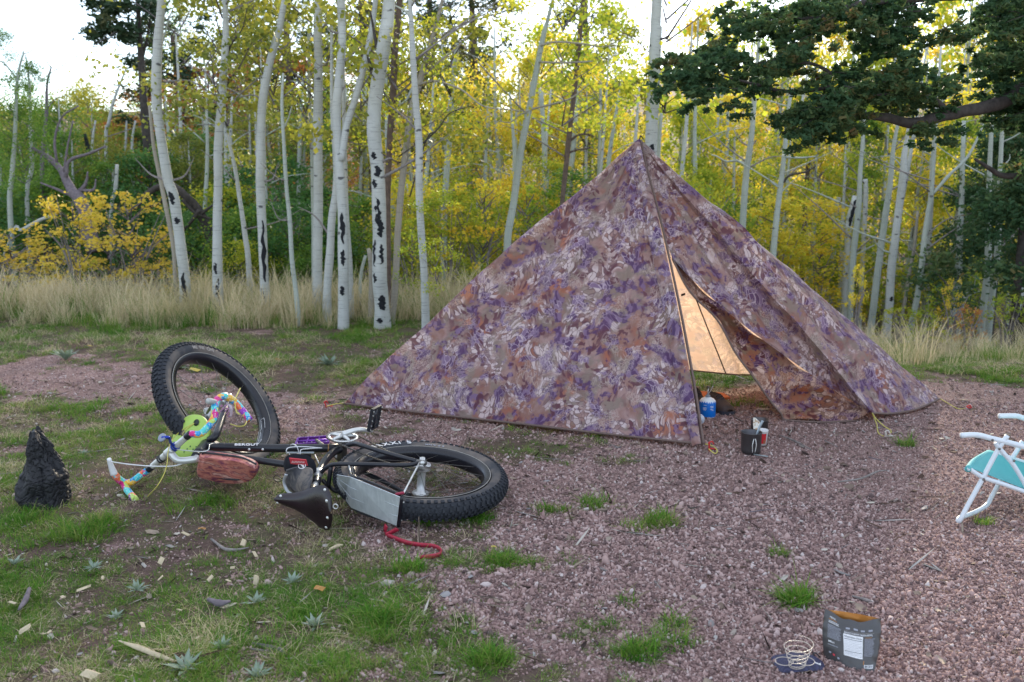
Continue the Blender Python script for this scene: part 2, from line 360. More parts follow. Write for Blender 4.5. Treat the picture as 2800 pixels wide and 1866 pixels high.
def blades(seed, n, h, spread, width, lean, seg=3, head=0.):
    r = np.random.default_rng(seed); V = []; F = []; Rn = []
    for i in range(n):
        a = r.random() * 6.283; d = spread * math.sqrt(r.random()); bx, by = d * math.cos(a), d * math.sin(a)
        la = a + r.normal() * .9; hh = h * (.45 + .75 * r.random()); ll = lean * hh * (.3 + r.random()); w_ = width * (.6 + .7 * r.random()); px, py = -math.sin(la), math.cos(la)
        k0 = len(V); q = r.random()
        for s in range(seg + 1):
            t = s / seg; off = ll * t ** 1.9; z = hh * t * (1 - .25 * lean * t); ww = w_ * (1 - t) ** .7 * .5 + .0002
            if head and t > .6: ww = w_ * head * (1.0 if s < seg else .15)
            cx = bx + math.cos(la) * off; cy = by + math.sin(la) * off
            V += [(cx - px * ww, cy - py * ww, z), (cx + px * ww, cy + py * ww, z)]; Rn += [q, q]
        F += [(k0 + 2 * s, k0 + 2 * s + 1, k0 + 2 * s + 3, k0 + 2 * s + 2) for s in range(seg)]
    return np.array(V), np.array(F), Rn
def grassmat(name, stops, trans=.35):
    m = N(newmat(name)); g = m.n('ShaderNodeNewGeometry')
    pn = m.math('MULTIPLY_ADD', m.noise(g.outputs['Position'], 1.4, 3), 1.8, -.4)
    f = m.math('ADD', m.math('ADD', m.math('MULTIPLY', m.attr('rnd'), .42), m.math('MULTIPLY', pn, .36)), m.math('MULTIPLY', m.rand(), .30))
    c = m.ramp(f, stops); return m.out(c, .6, 0, None, trans, c, spec=.08)
G_LAWN = grassmat('grass_short', [(0, (.028, .12, .014)), (.35, (.065, .21, .022)), (.6, (.15, .30, .035)), (.8, (.30, .31, .09)), (1, (.48, .41, .23))])
G_DRY = grassmat('grass_dry', [(0, (.22, .26, .11)), (.2, (.42, .38, .19)), (.55, (.66, .56, .36)), (1, (.80, .71, .52))])
def src(name, g, mat):
    me = meshdata(name, g[0], g[1], False, {'rnd': g[2]}); me.materials.append(mat); return bpy.data.objects.new(name, me)
lawn_src = [src('grass_tuft', blades(s, 22, .055, .055, .0042, 1.1), G_LAWN) for s in range(4)] + [src('grass_tuft', blades(9, 30, .10, .06, .0040, 1.2), G_LAWN)] + [src('straw_tuft', blades(12, 20, .075, .075, .0032, 1.9), G_DRY)]
def jitter_field(x0, x1, y0, y1, n): return rng.uniform(x0, x1, n), rng.uniform(y0, y1, n)
xs, ys = [], []
for (y0, y1, n) in ((2.3, 3.6, 26000), (3.6, 5.5, 30000), (5.5, 8, 30000), (8, 10.8, 26000)):
    hw = y1 * .56 + .25; a, b = jitter_field(-hw, hw, y0, y1, n); xs.append(a); ys.append(b)
xs = np.concatenate(xs); ys = np.concatenate(ys); dn = cover(xs, ys)
tall = .45 + .55 * vnoise(xs + 80, ys, .5, 12)
thin = np.clip(.30 + 1.9 * (.6 * vnoise(xs + 40, ys, .28, 14) + .4 * vnoise(xs + 40, ys, .1, 16) - .31), .05, 1)
keep = rng.random(len(xs)) < dn ** 1.1 * .95 * thin * np.where(ys < 5.5, 1., .8) * np.clip(tall * 1.3, .2, 1)
xs, ys, dn, tall = xs[keep], ys[keep], dn[keep], tall[keep]; n = len(xs)
pk = rng.integers(0, 4, n); pk[rng.random(n) < .16 + .2 * (tall > .75)] = 4; pk[rng.random(n) < .12 + .35 * (vnoise(xs + 11, ys, .37, 15) > .55)] = 5
sc_ = (.20 + .52 * tall ** 1.6 * dn) * (1 + .3 * (ys > 6)) * rng.uniform(.6, 1.3, n) * np.where(pk == 4, .8, 1)
scatter('grass', np.stack([xs, ys, H(xs, ys) - .004], 1), sc_, np.stack([rng.normal(0, .15, n), rng.normal(0, .15, n), rng.uniform(0, 6.28, n)], 1), pk, lawn_src, 'short green and straw coloured grass growing in patches over the clearing')
N_GRASS = n
# brighter tufts standing alone in the gravel
tx, ty, ts = [], [], []
for (X, Y, r_, k_) in ((1310, 1425, .10, 170), (1800, 1430, .12, 120), (1365, 1540, .06, 60), (2183, 1645, .035, 60), (1320, 1818, .07, 90), (1735, 1800, .10, 90), (2480, 1222, .03, 26), (2693, 1428, .02, 16), (1530, 1395, .05, 30), (1640, 1375, .08, 36), (1180, 1420, .07, 70), (2130, 1520, .03, 14), (1090, 1700, .10, 80), (1120, 1560, .08, 60), (480, 1400, .10, 70), (250, 1450, .16, 120), (1850, 1735, .04, 14), (1720, 1660, .03, 10), (1960, 1040, .35, 160), (1900, 1120, .12, 40), (2000, 1115, .12, 40)):
    p = P(X, Y); k_ = int(k_ * .62); nc = 1 + int(r_ / .035); off = rng.normal(0, r_ * .55, (nc, 2)) * np.array([1.3, .8]); off[0] = 0; ci = rng.integers(0, nc, k_); d = rng.normal(0, .32 * r_, (k_, 2)); tx += list(p.x + off[ci, 0] + d[:, 0]); ty += list(p.y + off[ci, 1] + d[:, 1]); ts += list(np.clip(1.05 - np.hypot(d[:, 0], d[:, 1]) / r_ * .9, .3, 1.05) * rng.uniform(.6, 1.1, k_))
tx = np.array(tx); ty = np.array(ty); n = len(tx)
scatter('grass', np.stack([tx, ty, H(tx, ty) - .004], 1), np.array(ts), np.stack([rng.normal(0, .2, n), rng.normal(0, .2, n), rng.uniform(0, 6.28, n)], 1), rng.integers(0, 5, n), [o.copy() for o in lawn_src], 'denser bright green grass tufts standing up out of the gravel')
# tall dry grass along the edge of the wood
dry_src = [src('dry_grass_tuft', blades(30 + s, 34, .40, .10, .0045, .55, 4, .55 if s % 2 else 0), G_DRY) for s in range(4)] + [src('green_grass_tuft', blades(40, 40, .26, .12, .006, .9, 4), G_LAWN)]
x1, y1 = jitter_field(-7.5, 1.4, 8.3, 12.6, 6200); x2, y2 = jitter_field(1.6, 8, 6.9, 12, 3600)
e1 = y1 - 9.12 + .7 * (vnoise(x1 + 20, y1, .8, 20) - .5) - .4 * (x1 < -3.8); e2 = y2 - edge_y(x2) - .05 + .6 * (vnoise(x2 + 20, y2, .6, 21) - .5)
p1 = sstep(-.55, .5, e1) * (1 - .75 * sstep(1.1, 2.2, e1)); p2 = sstep(-.3, .35, e2) * (1 - .6 * sstep(1.5, 3, e2)) * .8
k1 = rng.random(len(x1)) < p1 * .75; k2 = rng.random(len(x2)) < p2 * .42
xx = np.concatenate([x1[k1], x2[k2]]); yy = np.concatenate([y1[k1], y2[k2]]); ee = np.concatenate([e1[k1], e2[k2]]); n = len(xx)
pk = rng.integers(0, 4, n); pk[(rng.random(n) < .35 + .4 * (ee < -.1))] = 4
scatter('tall_dry_grass', np.stack([xx, yy, H(xx, yy) - .01], 1), rng.uniform(.4, 1.1, n) * np.where(rng.random(n) < .12, 1.35, 1) * (.55 + .5 * sstep(-.5, .5, ee)) * np.where(xx > 1.6, .8, 1), np.stack([rng.normal(0, .12, n), rng.normal(0, .12, n), rng.uniform(0, 6.28, n)], 1), pk, dry_src, 'tall straw coloured grass along the foot of the aspens')
# gravel stones
def pebble(seed, el=1.):
    r = np.random.default_rng(seed); V = np.array([(1, 0, 0), (-1, 0, 0), (0, 1, 0), (0, -1, 0), (0, 0, .8), (0, 0, -.8)], float)
    E = []; Fs = [(0, 2, 4), (2, 1, 4), (1, 3, 4), (3, 0, 4), (2, 0, 5), (1, 2, 5), (3, 1, 5), (0, 3, 5)]; V = list(V); mid = {}
    def md(a, b):
        k = (min(a, b), max(a, b))
        if k not in mid: q = V[a] + V[b]; V.append(q / np.linalg.norm(q) * .93); mid[k] = len(V) - 1
        return mid[k]
    F2 = []
    for a, b, c in Fs: x, y, z = md(a, b), md(b, c), md(c, a); F2 += [(a, x, z), (x, b, y), (z, y, c), (x, y, z)]
    V = np.array(V) * (1 + r.normal(0, .13, (len(V), 1))) * np.array([el, 1, .75])
    return V, np.array(F2), r.random(len(V))
m = N(newmat('gravel_stone')); g = m.n('ShaderNodeNewGeometry')
cc = m.ramp(m.rand(), [(0, (.05, .033, .034)), (.2, (.15, .09, .085)), (.5, (.34, .215, .195)), (.78, (.48, .335, .305)), (.94, (.58, .45, .43)), (1, (.64, .59, .57))])
cc = m.mix(.3, cc, m.mix(m.noise(m.coord(), 1.2, 2), (.13, .085, .08), (.48, .36, .345))); G_ST = m.out(cc, .85, 0, None, spec=.06)
xs, ys = [], []
for (y0, y1, n) in ((2.35, 3.3, 60000), (3.3, 4.4, 60000), (4.4, 6.2, 60000), (6.2, 8.5, 22000)):
    hw = y1 * .54 + .2; a, b = jitter_field(-hw, hw, y0, y1, n); xs.append(a); ys.append(b)
xs = np.concatenate(xs); ys = np.concatenate(ys); keep = rng.random(len(xs)) < 1 - cover(xs, ys) * .88; xs, ys = xs[keep], ys[keep]; n = len(xs)
scatter('gravel', np.stack([xs, ys, H(xs, ys) + .0015], 1), rng.gamma(2.6, .00115, n) * (.7 + .6 * vnoise(xs + 70, ys, .9, 44)) + .0014, rng.uniform(0, 6.28, (n, 3)), rng.integers(0, 4, n), [src('gravel_stone', pebble(s, 1 + .25 * s), G_ST) for s in range(4)], 'loose pink granite gravel covering the clearing')
# litter: bark crumbs, dead blades, bits of leaf
def chipg(seed, lx, ly):
    r = np.random.default_rng(seed); V = []; k = 6
    for z in (0, .18): V += [(lx * math.cos(6.283 * i / k) * r.uniform(.75, 1.2), ly * math.sin(6.283 * i / k) * r.uniform(.7, 1.2), z * ly + r.normal(0, .08) * ly + .25 * lx * abs(math.cos(6.283 * i / k)) * .3) for i in range(k)]
    F = [(0, 1, 2, 3), (3, 4, 5, 0), (6, 9, 8, 7), (9, 6, 11, 10)] + [(i, (i + 1) % k, k + (i + 1) % k, k + i) for i in range(k)]
    return np.array(V), np.array(F), r.random(len(V))
m = N(newmat('ground_litter')); LIT = m.out(m.ramp(m.rand(), [(0, (.045, .03, .028)), (.3, (.12, .075, .055)), (.55, (.22, .17, .14)), (.78, (.34, .27, .21)), (.9, (.30, .29, .30)), (1, (.55, .50, .42))]), .85, spec=.2)
a, b = jitter_field(-3.6, 3.6, 2.35, 6.9, 30000); kp = rng.random(30000) < .22 + .6 * (1 - abs(cover(a, b) - .5) * 1.4); a, b = a[kp], b[kp]; n = len(a)
scatter('litter', np.stack([a, b, H(a, b) + .004], 1), rng.gamma(1.6, .005, n) + .003, np.stack([rng.normal(0, .3, n), rng.normal(0, .3, n), rng.uniform(0, 6.28, n)], 1), rng.integers(0, 4, n), [src('litter_bit', chipg(1, 1, .45), LIT), src('litter_bit', chipg(2, 1.8, .12), LIT), src('litter_bit', chipg(3, .8, .6), LIT), src('litter_bit', chipg(4, 2.6, .10), LIT)], 'bark crumbs, dead stalks and dry leaf bits strewn over the ground')

ORD = ['leftmost', 'second from the left', 'third from the left', 'fourth from the left', 'fifth from the left', 'sixth from the left', 'seventh from the left', 'eighth from the left', 'ninth from the left', 'tenth from the left', 'tenth from the right', 'ninth from the right', 'eighth from the right', 'seventh from the right', 'sixth from the right', 'fifth from the right', 'fourth from the right', 'third from the right', 'second from the right', 'rightmost']
def ordl(i, n):
    if i < n / 2: return ORD[i]
    return ORD[20 - (n - i)]
# ============================================================= TREES
def leafcloud(seed, nclump, per, R, Hh, cr_, leaf, taper=.5, hollow=.35, long_=1., droop=.3, z0=0.):
    """leaf faces in clumps spread through a crown R wide and Hh tall (base at z0); returns leaves and twigs"""
    r = np.random.default_rng(seed); t = r.random(nclump) ** .9; z = z0 + t * Hh
    prof = R * (1 - taper * t) * np.sqrt(np.clip(1 - (2 * t - .75) ** 4 * .35, .1, 1)); a = r.uniform(0, 6.283, nclump); d = prof * (hollow + (1 - hollow) * np.sqrt(r.random(nclump)))
    C = np.stack([d * np.cos(a), d * np.sin(a), z], 1); cs = cr_ * r.uniform(.55, 1.35, nclump)
    n = nclump * per; ci = np.repeat(np.arange(nclump), per); pos = C[ci] + r.normal(0, 1, (n, 3)) * cs[ci, None] * np.array([.62, .62, .42])
    nr = r.normal(0, 1, (n, 3)); nr[:, 2] += droop; nr /= np.linalg.norm(nr, axis=1)[:, None]
    u = np.cross(nr, r.normal(0, 1, (n, 3))); u /= np.linalg.norm(u, axis=1)[:, None]; v = np.cross(nr, u); s = leaf * r.uniform(.6, 1.25, n)[:, None] * .5
    Q = np.stack([pos - u * s * long_, pos + v * s * .9 - u * s * .1, pos + u * s * long_, pos - v * s * .9 - u * s * .1], 1).reshape(-1, 3)
    if long_ > 1.5: Q = np.stack([pos - u * s * long_ - v * s * .2, pos - u * s * long_ + v * s * .2, pos + u * s * long_ + v * s * .25, pos + u * s * long_ - v * s * .25], 1).reshape(-1, 3)
    F = np.arange(n * 4).reshape(n, 4); rn = np.repeat(np.clip(.5 + (r.random(nclump)[ci] - .5) * .5 + r.normal(0, .22, n), 0, 1), 4)
    TV, TF = [], []
    for k in range(nclump):
        c = C[k]; h0 = max(z0 * .5, c[2] - .55 * d[k] - .1); k0 = len(TV)
        for q, rr_ in ((np.array([0, 0, h0]), .014), ((np.array([0, 0, h0]) + c) / 2 + r.normal(0, .05, 3), .009), (c, .004)):
            for j in range(3): TV.append((q[0] + rr_ * math.cos(j * 2.1), q[1] + rr_ * math.sin(j * 2.1), q[2] + rr_ * .5 * math.sin(j)))
        TF += [(k0 + s_ * 3 + j, k0 + s_ * 3 + (j + 1) % 3, k0 + s_ * 3 + 3 + (j + 1) % 3, k0 + s_ * 3 + 3 + j) for s_ in range(2) for j in range(3)]
    return Q, F, rn, np.array(TV), np.array(TF)
_V = {}
def variant(key, mat, *a, **k):
    """crown meshes are shared between trees: one leaf mesh per form and colour"""
    kk = (key, mat.name)
    if kk not in _V:
        if key not in _V: _V[key] = leafcloud(*a, **k)
        Q, F, rn, TV, TF = _V[key]
        me = meshdata('crown', Q, F, False, {'rnd': rn}); me.materials.append(mat)
        if (key, 'tw') not in _V: tm = meshdata('twigs', TV, TF, True); tm.materials.append(DEAD); _V[(key, 'tw')] = tm
        _V[kk] = me
    return _V[kk], _V[(key, 'tw')]
FORMS = {'full': (42, 105, .9, 3.4, .23, .056), 'tall': (50, 96, .8, 4.6, .22, .056), 'loose': (30, 84, .95, 3.4, .21, .058), 'sparse': (17, 70, 1.1, 2.8, .24, .058), 'round': (26, 170, 1.0, 2.0, .32, .05)}
def crown(tree, form, seed, mat, loc, s=1., rz=None, sz=None):
    f = FORMS[form]; me, tw = variant((form, seed % 3), mat, 50 + seed % 3 * 7 + len(form), f[0], f[1], f[2], f[3], f[4], f[5])
    off = Vector(loc) - rootloc(tree); rz = R_.uniform(0, 6.28) if rz is None else rz
    o = link('crown', me, None, tree, off); o.rotation_euler.z = rz; o.scale = (s, s, sz or s)
    t = link('twigs', tw, None, o); return o
def trunk_geo(pts, r, seg=12, seed=0): return tube(pts, r, seg, 4, True, True, .10, seed)
TREES = {}
def aspen(path, label, y=None, mat=BARK, name='aspen_tree', group='aspens of the grove', ext=1.6, base=None, cat='tree', seg=14):
    """path: (X, Y, width) sights on the trunk from top to bottom, read at the tree's own distance y"""
    if y is None: b = P(path[-1][0], path[-1][1] + 6); y = b.y
    pts, rr = [], []
    for X, Y, wd in path:
        q = PY(X, Y, y); dep = q.y * _c - (q.z - CAM_H) * _s; pts.append(q); rr.append(wd / 2 * dep / FPX)
    pts.reverse(); rr.reverse(); p0 = pts[0]; gz_ = h1(p0.x, y)
    if p0.z > gz_ + .05:
        d = (pts[0] - pts[1]); dx = d.x / max(.05, abs(d.z)) * min(.6, p0.z - gz_) * .4
        pts.insert(0, Vector((p0.x + dx, y, gz_ - .06))); rr.insert(0, rr[0] * 1.12)
    else: pts[0] = Vector((p0.x, y, gz_ - .06))
    rr[0] *= 1.15
    if ext and path[0][1] < 40:
        d = (pts[-1] - pts[-2]).normalized(); d.z = abs(d.z); pts.append(pts[-1] + d * ext + Vector((R_.uniform(-.1, .1), R_.uniform(-.2, .2), 0))); rr.append(rr[-1] * .72)
        pts.append(pts[-1] + d * ext * .8 + Vector((R_.uniform(-.15, .15), R_.uniform(-.2, .2), .1))); rr.append(rr[-1] * .4)
    yy = 0
    for k in range(1, len(pts)): yy += R_.uniform(-.03, .03); pts[k].y += yy
    t = empty(name, (pts[0].x, y, gz_), label, cat, group)
    part('trunk', trunk_geo(pts, rr, seg, len(TREES)), mat, t); TREES[label] = (t, pts, rr, y); t['_y'] = y
    del t['_y']; return t, pts, rr
def limb(t, y, path, mat=BARK_G, name='limb', dy=0., n=5):
    pts = []; rr = []
    for i, (X, Y, wd) in enumerate(path):
        q = PY(X, Y, y + dy * i / max(1, len(path) - 1)); pts.append(q); rr.append(wd / 2 * (q.y * _c) / FPX)
    return part(name, tube(pts, rr, 6, n, True, True, .12, y), mat, t)
def stubs(t, pts, rr, n, mat=None, lo=.3):
    """short dead limbs and knots along a trunk"""
    for _ in range(n):
        k = R_.uniform(lo, .96) * (len(pts) - 1); i = int(k); f = k - i; p = pts[i].lerp(pts[i + 1], f); r0 = rr[i] * (1 - f) + rr[i + 1] * f
        a = R_.choice([0, math.pi]) + R_.uniform(-.9, .9); d = Vector((math.cos(a), math.sin(a) * .6, R_.uniform(.25, .9))).normalized(); L = R_.uniform(.10, .55) if R_.random() < .6 else R_.uniform(.6, 1.3)
        q = p + d * L * .5 + Vector((0, 0, R_.uniform(-.04, .06))); e = p + d * L + Vector((R_.uniform(-.1, .1), 0, R_.uniform(-.05, .12)))
        part('limb', tube([p + d * r0 * .4, q, e], [r0 * .22 + .004, r0 * .13 + .003, .0025], 5, 4, True, True, .2, k), mat or TWIG, t)
def scar(t, pts, rr, z0, z1, wfac=.55, ang=-1.57, seed=0):
    """black ragged bark scar standing a little proud of the trunk"""
    r = random.Random(seed); V = []; F = []; n = 12; m_ = 6
    zz = [p.z for p in pts]
    for i in range(n + 1):
        z = z0 + (z1 - z0) * i / n; k = next((j for j in range(len(pts) - 1) if zz[j] <= z <= zz[j + 1]), len(pts) - 2); f = min(1, max(0, (z - zz[k]) / max(.01, zz[k + 1] - zz[k])))
        c = pts[k].lerp(pts[k + 1], f); R0 = (rr[k] * (1 - f) + rr[k + 1] * f); half = wfac * math.sin(math.pi * (i + .35) / (n + .7)) ** .6 * r.uniform(.6, 1.25); sh = r.uniform(-.2, .2)
        for j in range(m_ + 1):
            a = ang + sh + half * (2 * j / m_ - 1); q = R0 * (1.02 + (.06 * r.random() if 0 < j < m_ else 0)); V.append((c.x + q * math.cos(a), c.y + q * math.sin(a), z))
    for i in range(n):
        for j in range(m_): a = i * (m_ + 1) + j; F.append((a, a + 1, a + m_ + 2, a + m_ + 1))
    part('bark_scar', (V, F), SCAR, t, True)

# --- the near row of white trunks
def A(path, label, **k): return aspen(path, label, **k)
t, p, r = A([(453, 0, 22), (441, 115, 25), (434, 258, 28), (445, 373, 26), (462, 488, 28), (479, 545, 29), (493, 660, 28), (505, 775, 30), (510, 860, 32)], 'white aspen trunk bowed to the left, leftmost of the large pale trunks'); stubs(t, p, r, 3)
scar(t, p, r, .10, .45, .5, -1.4, 1); scar(t, p, r, 1.12, 1.25, .6, -1.7, 2); scar(t, p, r, .93, 1.0, .5, -1.3, 3); Y1 = p[0].y
limb(t, Y1, [(441, 130, 6), (452, 90, 5), (470, 30, 3), (500, -20, 2)]); limb(t, Y1, [(448, 225, 5), (520, 222, 4), (600, 262, 3), (690, 240, 2)], TWIG)
t, p, r = A([(415, 290, 7), (425, 400, 10), (440, 488, 11), (459, 574, 12), (476, 677, 11), (480, 760, 11)], 'thin tan sapling trunk leaning against the bowed leftmost white aspen', y=Y1 + .5, mat=BARK_T)
t, p, r = A([(615, 0, 15), (619, 115, 19), (610, 258, 23), (601, 402, 24), (600, 516, 24), (596, 631, 25), (597, 746, 28), (596, 862, 28)], 'second large white aspen from the left with a loop shaped black scar near its foot'); stubs(t, p, r, 4)
scar(t, p, r, .18, .40, .35, -1.3, 4); scar(t, p, r, .44, .56, .4, -1.7, 5); Y2 = p[0].y
limb(t, Y2, [(612, 205, 7), (628, 130, 6), (662, 80, 3), (676, 20, 2)], BARK_D); limb(t, Y2, [(618, 300, 5), (652, 262, 4), (720, 205, 3), (775, 180, 2)], TWIG)
t, p, r = A([(618, 364, 8), (639, 455, 11), (655, 545, 12), (670, 636, 14), (679, 709, 15), (688, 860, 16)], 'slender pale aspen bending right between the second and third large trunks', y=10.9); stubs(t, p, r, 2)
t, p, r = A([(638, 640, 7), (645, 700, 9), (652, 790, 10)], 'short spindly aspen sapling behind the slender bending one', y=12.2, mat=BARK_G, ext=0)
t, p, r = A([(791, 0, 16), (773, 91, 19), (745, 182, 22), (724, 291, 23), (719, 424, 25), (717, 515, 25), (721, 636, 25), (724, 758, 25), (729, 868, 27)], 'large white aspen kinked right above, long black gash low on its trunk'); stubs(t, p, r, 4)
scar(t, p, r, .38, .98, .5, -1.25, 6); scar(t, p, r, .12, .32, .35, -1.9, 7); Y3 = p[0].y
limb(t, Y3, [(731, 205, 8), (735, 140, 6), (760, 105, 4), (785, 90, 2)], BARK_D); limb(t, Y3, [(718, 296, 6), (700, 262, 4), (650, 270, 3), (620, 310, 2)], TWIG)
t, p, r = A([(773, 200, 6), (771, 291, 9), (776, 394, 10), (782, 515, 11), (790, 606, 12), (797, 715, 13), (809, 800, 13), (819, 893, 15)], 'thin grey aspen with a light fork, right of the kinked white trunk', mat=BARK_G); limb(t, 9.9, [(777, 350, 5), (790, 320, 4), (798, 290, 3)]); stubs(t, p, r, 3)
t, p, r = A([(845, 91, 9), (845, 242, 10), (852, 364, 10), (853, 448, 10), (856, 640, 10), (858, 850, 12)], 'thin aspen half hidden just left of the straightest white trunk', y=11.2, mat=BARK_G); limb(t, 11.2, [(849, 232, 6), (835, 222, 4), (790, 222, 3)])
t, p, r = A([(873, 0, 22), (871, 182, 24), (868, 364, 26), (868, 545, 26), (867, 727, 26), (868, 862, 27)], 'straightest tall white aspen with small round knots, fourth large trunk'); stubs(t, p, r, 2)
t, p, r = A([(929, 0, 22), (932, 121, 22), (924, 212, 24), (918, 303, 25), (921, 394, 25), (930, 485, 26), (937, 606, 28), (938, 727, 30), (938, 818, 30), (939, 899, 29)], 'large white aspen that forks to the right at half height above black scars'); stubs(t, p, r, 3); Y6 = p[0].y
scar(t, p, r, .80, 1.08, .5, -1.5, 8); scar(t, p, r, .60, .75, .4, -1.4, 9); scar(t, p, r, .33, .42, .5, -1.6, 10)
limb(t, Y6, [(934, 440, 20), (944, 360, 21), (954, 320, 21), (976, 255, 19), (997, 170, 18), (1015, 91, 16), (1027, 0, 13), (1034, -60, 9)], BARK, 'fork', .25)
t, p, r = A([(903, 60, 8), (904, 303, 10), (912, 424, 14), (916, 515, 19), (905, 606, 21), (901, 697, 22), (895, 788, 23), (894, 888, 24)], 'pale aspen slanting left behind the forked white trunk', y=Y6 + .35); stubs(t, p, r, 3)
t, p, r = A([(940, 182, 10), (948, 545, 12), (957, 727, 15), (960, 872, 16)], 'thin aspen showing along the right edge of the forked white trunk', y=Y6 + .6)
t, p, r = A([(1064, 0, 32), (1055, 91, 38), (1040, 182, 37), (1025, 273, 38), (1022, 364, 38), (1031, 455, 37), (1036, 545, 38), (1037, 667, 39), (1039, 758, 40), (1044, 836, 41), (1047, 899, 41)], 'thickest white aspen, its lower trunk scarred with long black patches', seg=18); Y7 = p[0].y
for i, (a_, b_, w_, g_) in enumerate(((.98, 1.22, .5, -1.7), (.86, 1.02, .45, -1.25), (.62, .80, .3, -1.2), (.60, .84, .25, -2.3), (1.40, 1.50, .5, -1.4), (.20, .34, .55, -1.3), (1.30, 1.38, .4, -2.), (.08, .13, .4, -1.8), (1.55, 1.62, .4, -1.8), (.45, .54, .3, -2.2))): scar(t, p, r, a_, b_, w_, g_, 20 + i)
limb(t, Y7, [(1018, 192, 13), (1008, 165, 8), (1004, 150, 5)], BARK_D); limb(t, Y7, [(1036, 155, 12), (1026, 105, 9), (1018, 60, 6), (1012, 30, 4)], BARK_D); stubs(t, p, r, 3)
t, p, r = A([(1094, 0, 15), (1082, 121, 18), (1076, 242, 18), (1067, 364, 17), (1062, 485, 17), (1060, 575, 17), (1062, 870, 16)], 'brown barked trunk rising close behind the thickest white aspen', y=Y7 + .5, mat=BARK_B, cat='tree'); stubs(t, p, r, 3)
t, p, r = A([(1008, 680, 9), (1014, 700, 15), (1018, 760, 17), (1016, 885, 19)], 'short brown broken trunk left of the thickest white aspen', y=Y7 + .3, mat=BARK_T, ext=0)
t, p, r = A([(998, 700, 8), (985, 760, 10), (980, 870, 12)], 'short pale sapling leaning left of the thickest white aspen', y=Y7 + .9, mat=BARK_G, ext=0)
t, p, r = A([(1209, 0, 9), (1176, 121, 14), (1145, 230, 18), (1124, 303, 18), (1109, 412, 18), (1097, 515, 18), (1088, 636, 18), (1085, 727, 18), (1079, 818, 18), (1073, 872, 17)], 'curved tan aspen sweeping up to the right behind the thickest white trunk', y=Y7 + .25, mat=BARK_T); Y9 = p[0].y
limb(t, Y9, [(1128, 240, 8), (1110, 275, 6), (1085, 290, 4)]); limb(t, Y9, [(1145, 232, 7), (1190, 222, 6), (1260, 245, 5), (1320, 290, 4), (1390, 300, 3), (1440, 305, 2)], BARK_T, dy=-.3)
limb(t, Y9, [(1176, 125, 5), (1220, 90, 5), (1290, 55, 4), (1325, 40, 3)], TWIG); limb(t, Y9, [(1160, 205, 6), (1200, 170, 5), (1250, 130, 5), (1290, 90, 3)], BARK_T)
t, p, r = A([(1127, 30, 12), (1133, 152, 16), (1139, 273, 18), (1148, 394, 20), (1148, 515, 20), (1153, 636, 20), (1161, 758, 20), (1165, 914, 21)], 'pale aspen just left of the tent, standing behind yellow leaves'); stubs(t, p, r, 5); Y10 = p[0].y
limb(t, Y10, [(1127, 60, 8), (1112, 35, 6), (1080, 15, 4)]); limb(t, Y10, [(1148, 400, 5), (1200, 350, 4), (1230, 310, 3), (1290, 290, 2)], BARK_D); limb(t, Y10, [(1120, 540, 4), (1165, 385, 4), (1190, 360, 3)], BARK_D)
t, p, r = A([(1252, 121, 13), (1236, 242, 16), (1230, 364, 16), (1221, 485, 16), (1215, 606, 17), (1215, 790, 17)], 'greyish aspen behind the yellow leaves left of the tent', y=12.4, mat=BARK_G, ext=0); stubs(t, p, r, 5)
t, p, r = A([(1511, 0, 8), (1488, 89, 14), (1471, 170, 15), (1453, 268, 17), (1439, 335, 18), (1419, 446, 19), (1404, 558, 20), (1390, 634, 20), (1386, 700, 20), (1378, 800, 21)], 'pale aspen leaning right above the left slope of the tent', y=10.2, mat=BARK_G); Y12 = 10.2; stubs(t, p, r, 3)
limb(t, Y12, [(1478, 125, 6), (1520, 115, 5), (1590, 120, 5), (1650, 128, 3), (1690, 112, 2)], BARK_T); limb(t, Y12, [(1475, 170, 6), (1530, 172, 5), (1590, 170, 5), (1620, 168, 3)], BARK_T)
limb(t, Y12, [(1450, 300, 6), (1490, 290, 5), (1560, 270, 5), (1610, 230, 3)], BARK_T); limb(t, Y12, [(1445, 305, 5), (1420, 315, 4), (1395, 335, 3), (1355, 330, 2)], BARK_T)
t, p, r = A([(1595, 0, 12), (1584, 112, 14), (1578, 179, 13), (1566, 290, 13), (1555, 379, 14), (1546, 469, 14), (1537, 558, 13), (1533, 700, 13)], 'dark grey twisted trunk with bent side limbs left of the tent peak', y=11.6, mat=BARK_B); Y13 = 11.6; stubs(t, p, r, 6)
limb(t, Y13, [(1560, 385, 7), (1580, 370, 6), (1610, 368, 4), (1625, 375, 3)], BARK_B); limb(t, Y13, [(1550, 420, 6), (1580, 410, 5), (1620, 405, 3)], BARK_B)
t, p, r = A([(1799, 0, 27), (1794, 89, 31), (1788, 201, 33), (1783, 312, 34), (1779, 400, 34), (1768, 700, 35)], 'smooth thick white aspen rising directly behind the tent peak', y=9.6, seg=18); stubs(t, p, r, 2)
limb(t, 9.6, [(1800, 108, 8), (1814, 106, 6), (1826, 99, 4)], BARK_D); limb(t, 9.6, [(1800, 192, 5), (1820, 188, 3), (1830, 192, 2)], BARK_D)
scar(t, p, r, 1.62, 1.70, .4, -1.5, 41)
t, p, r = A([(1808, 300, 9), (1800, 420, 12), (1796, 600, 12)], 'thinner aspen hugging the right side of the thick trunk behind the tent peak', y=12.5, mat=BARK_G, ext=0)
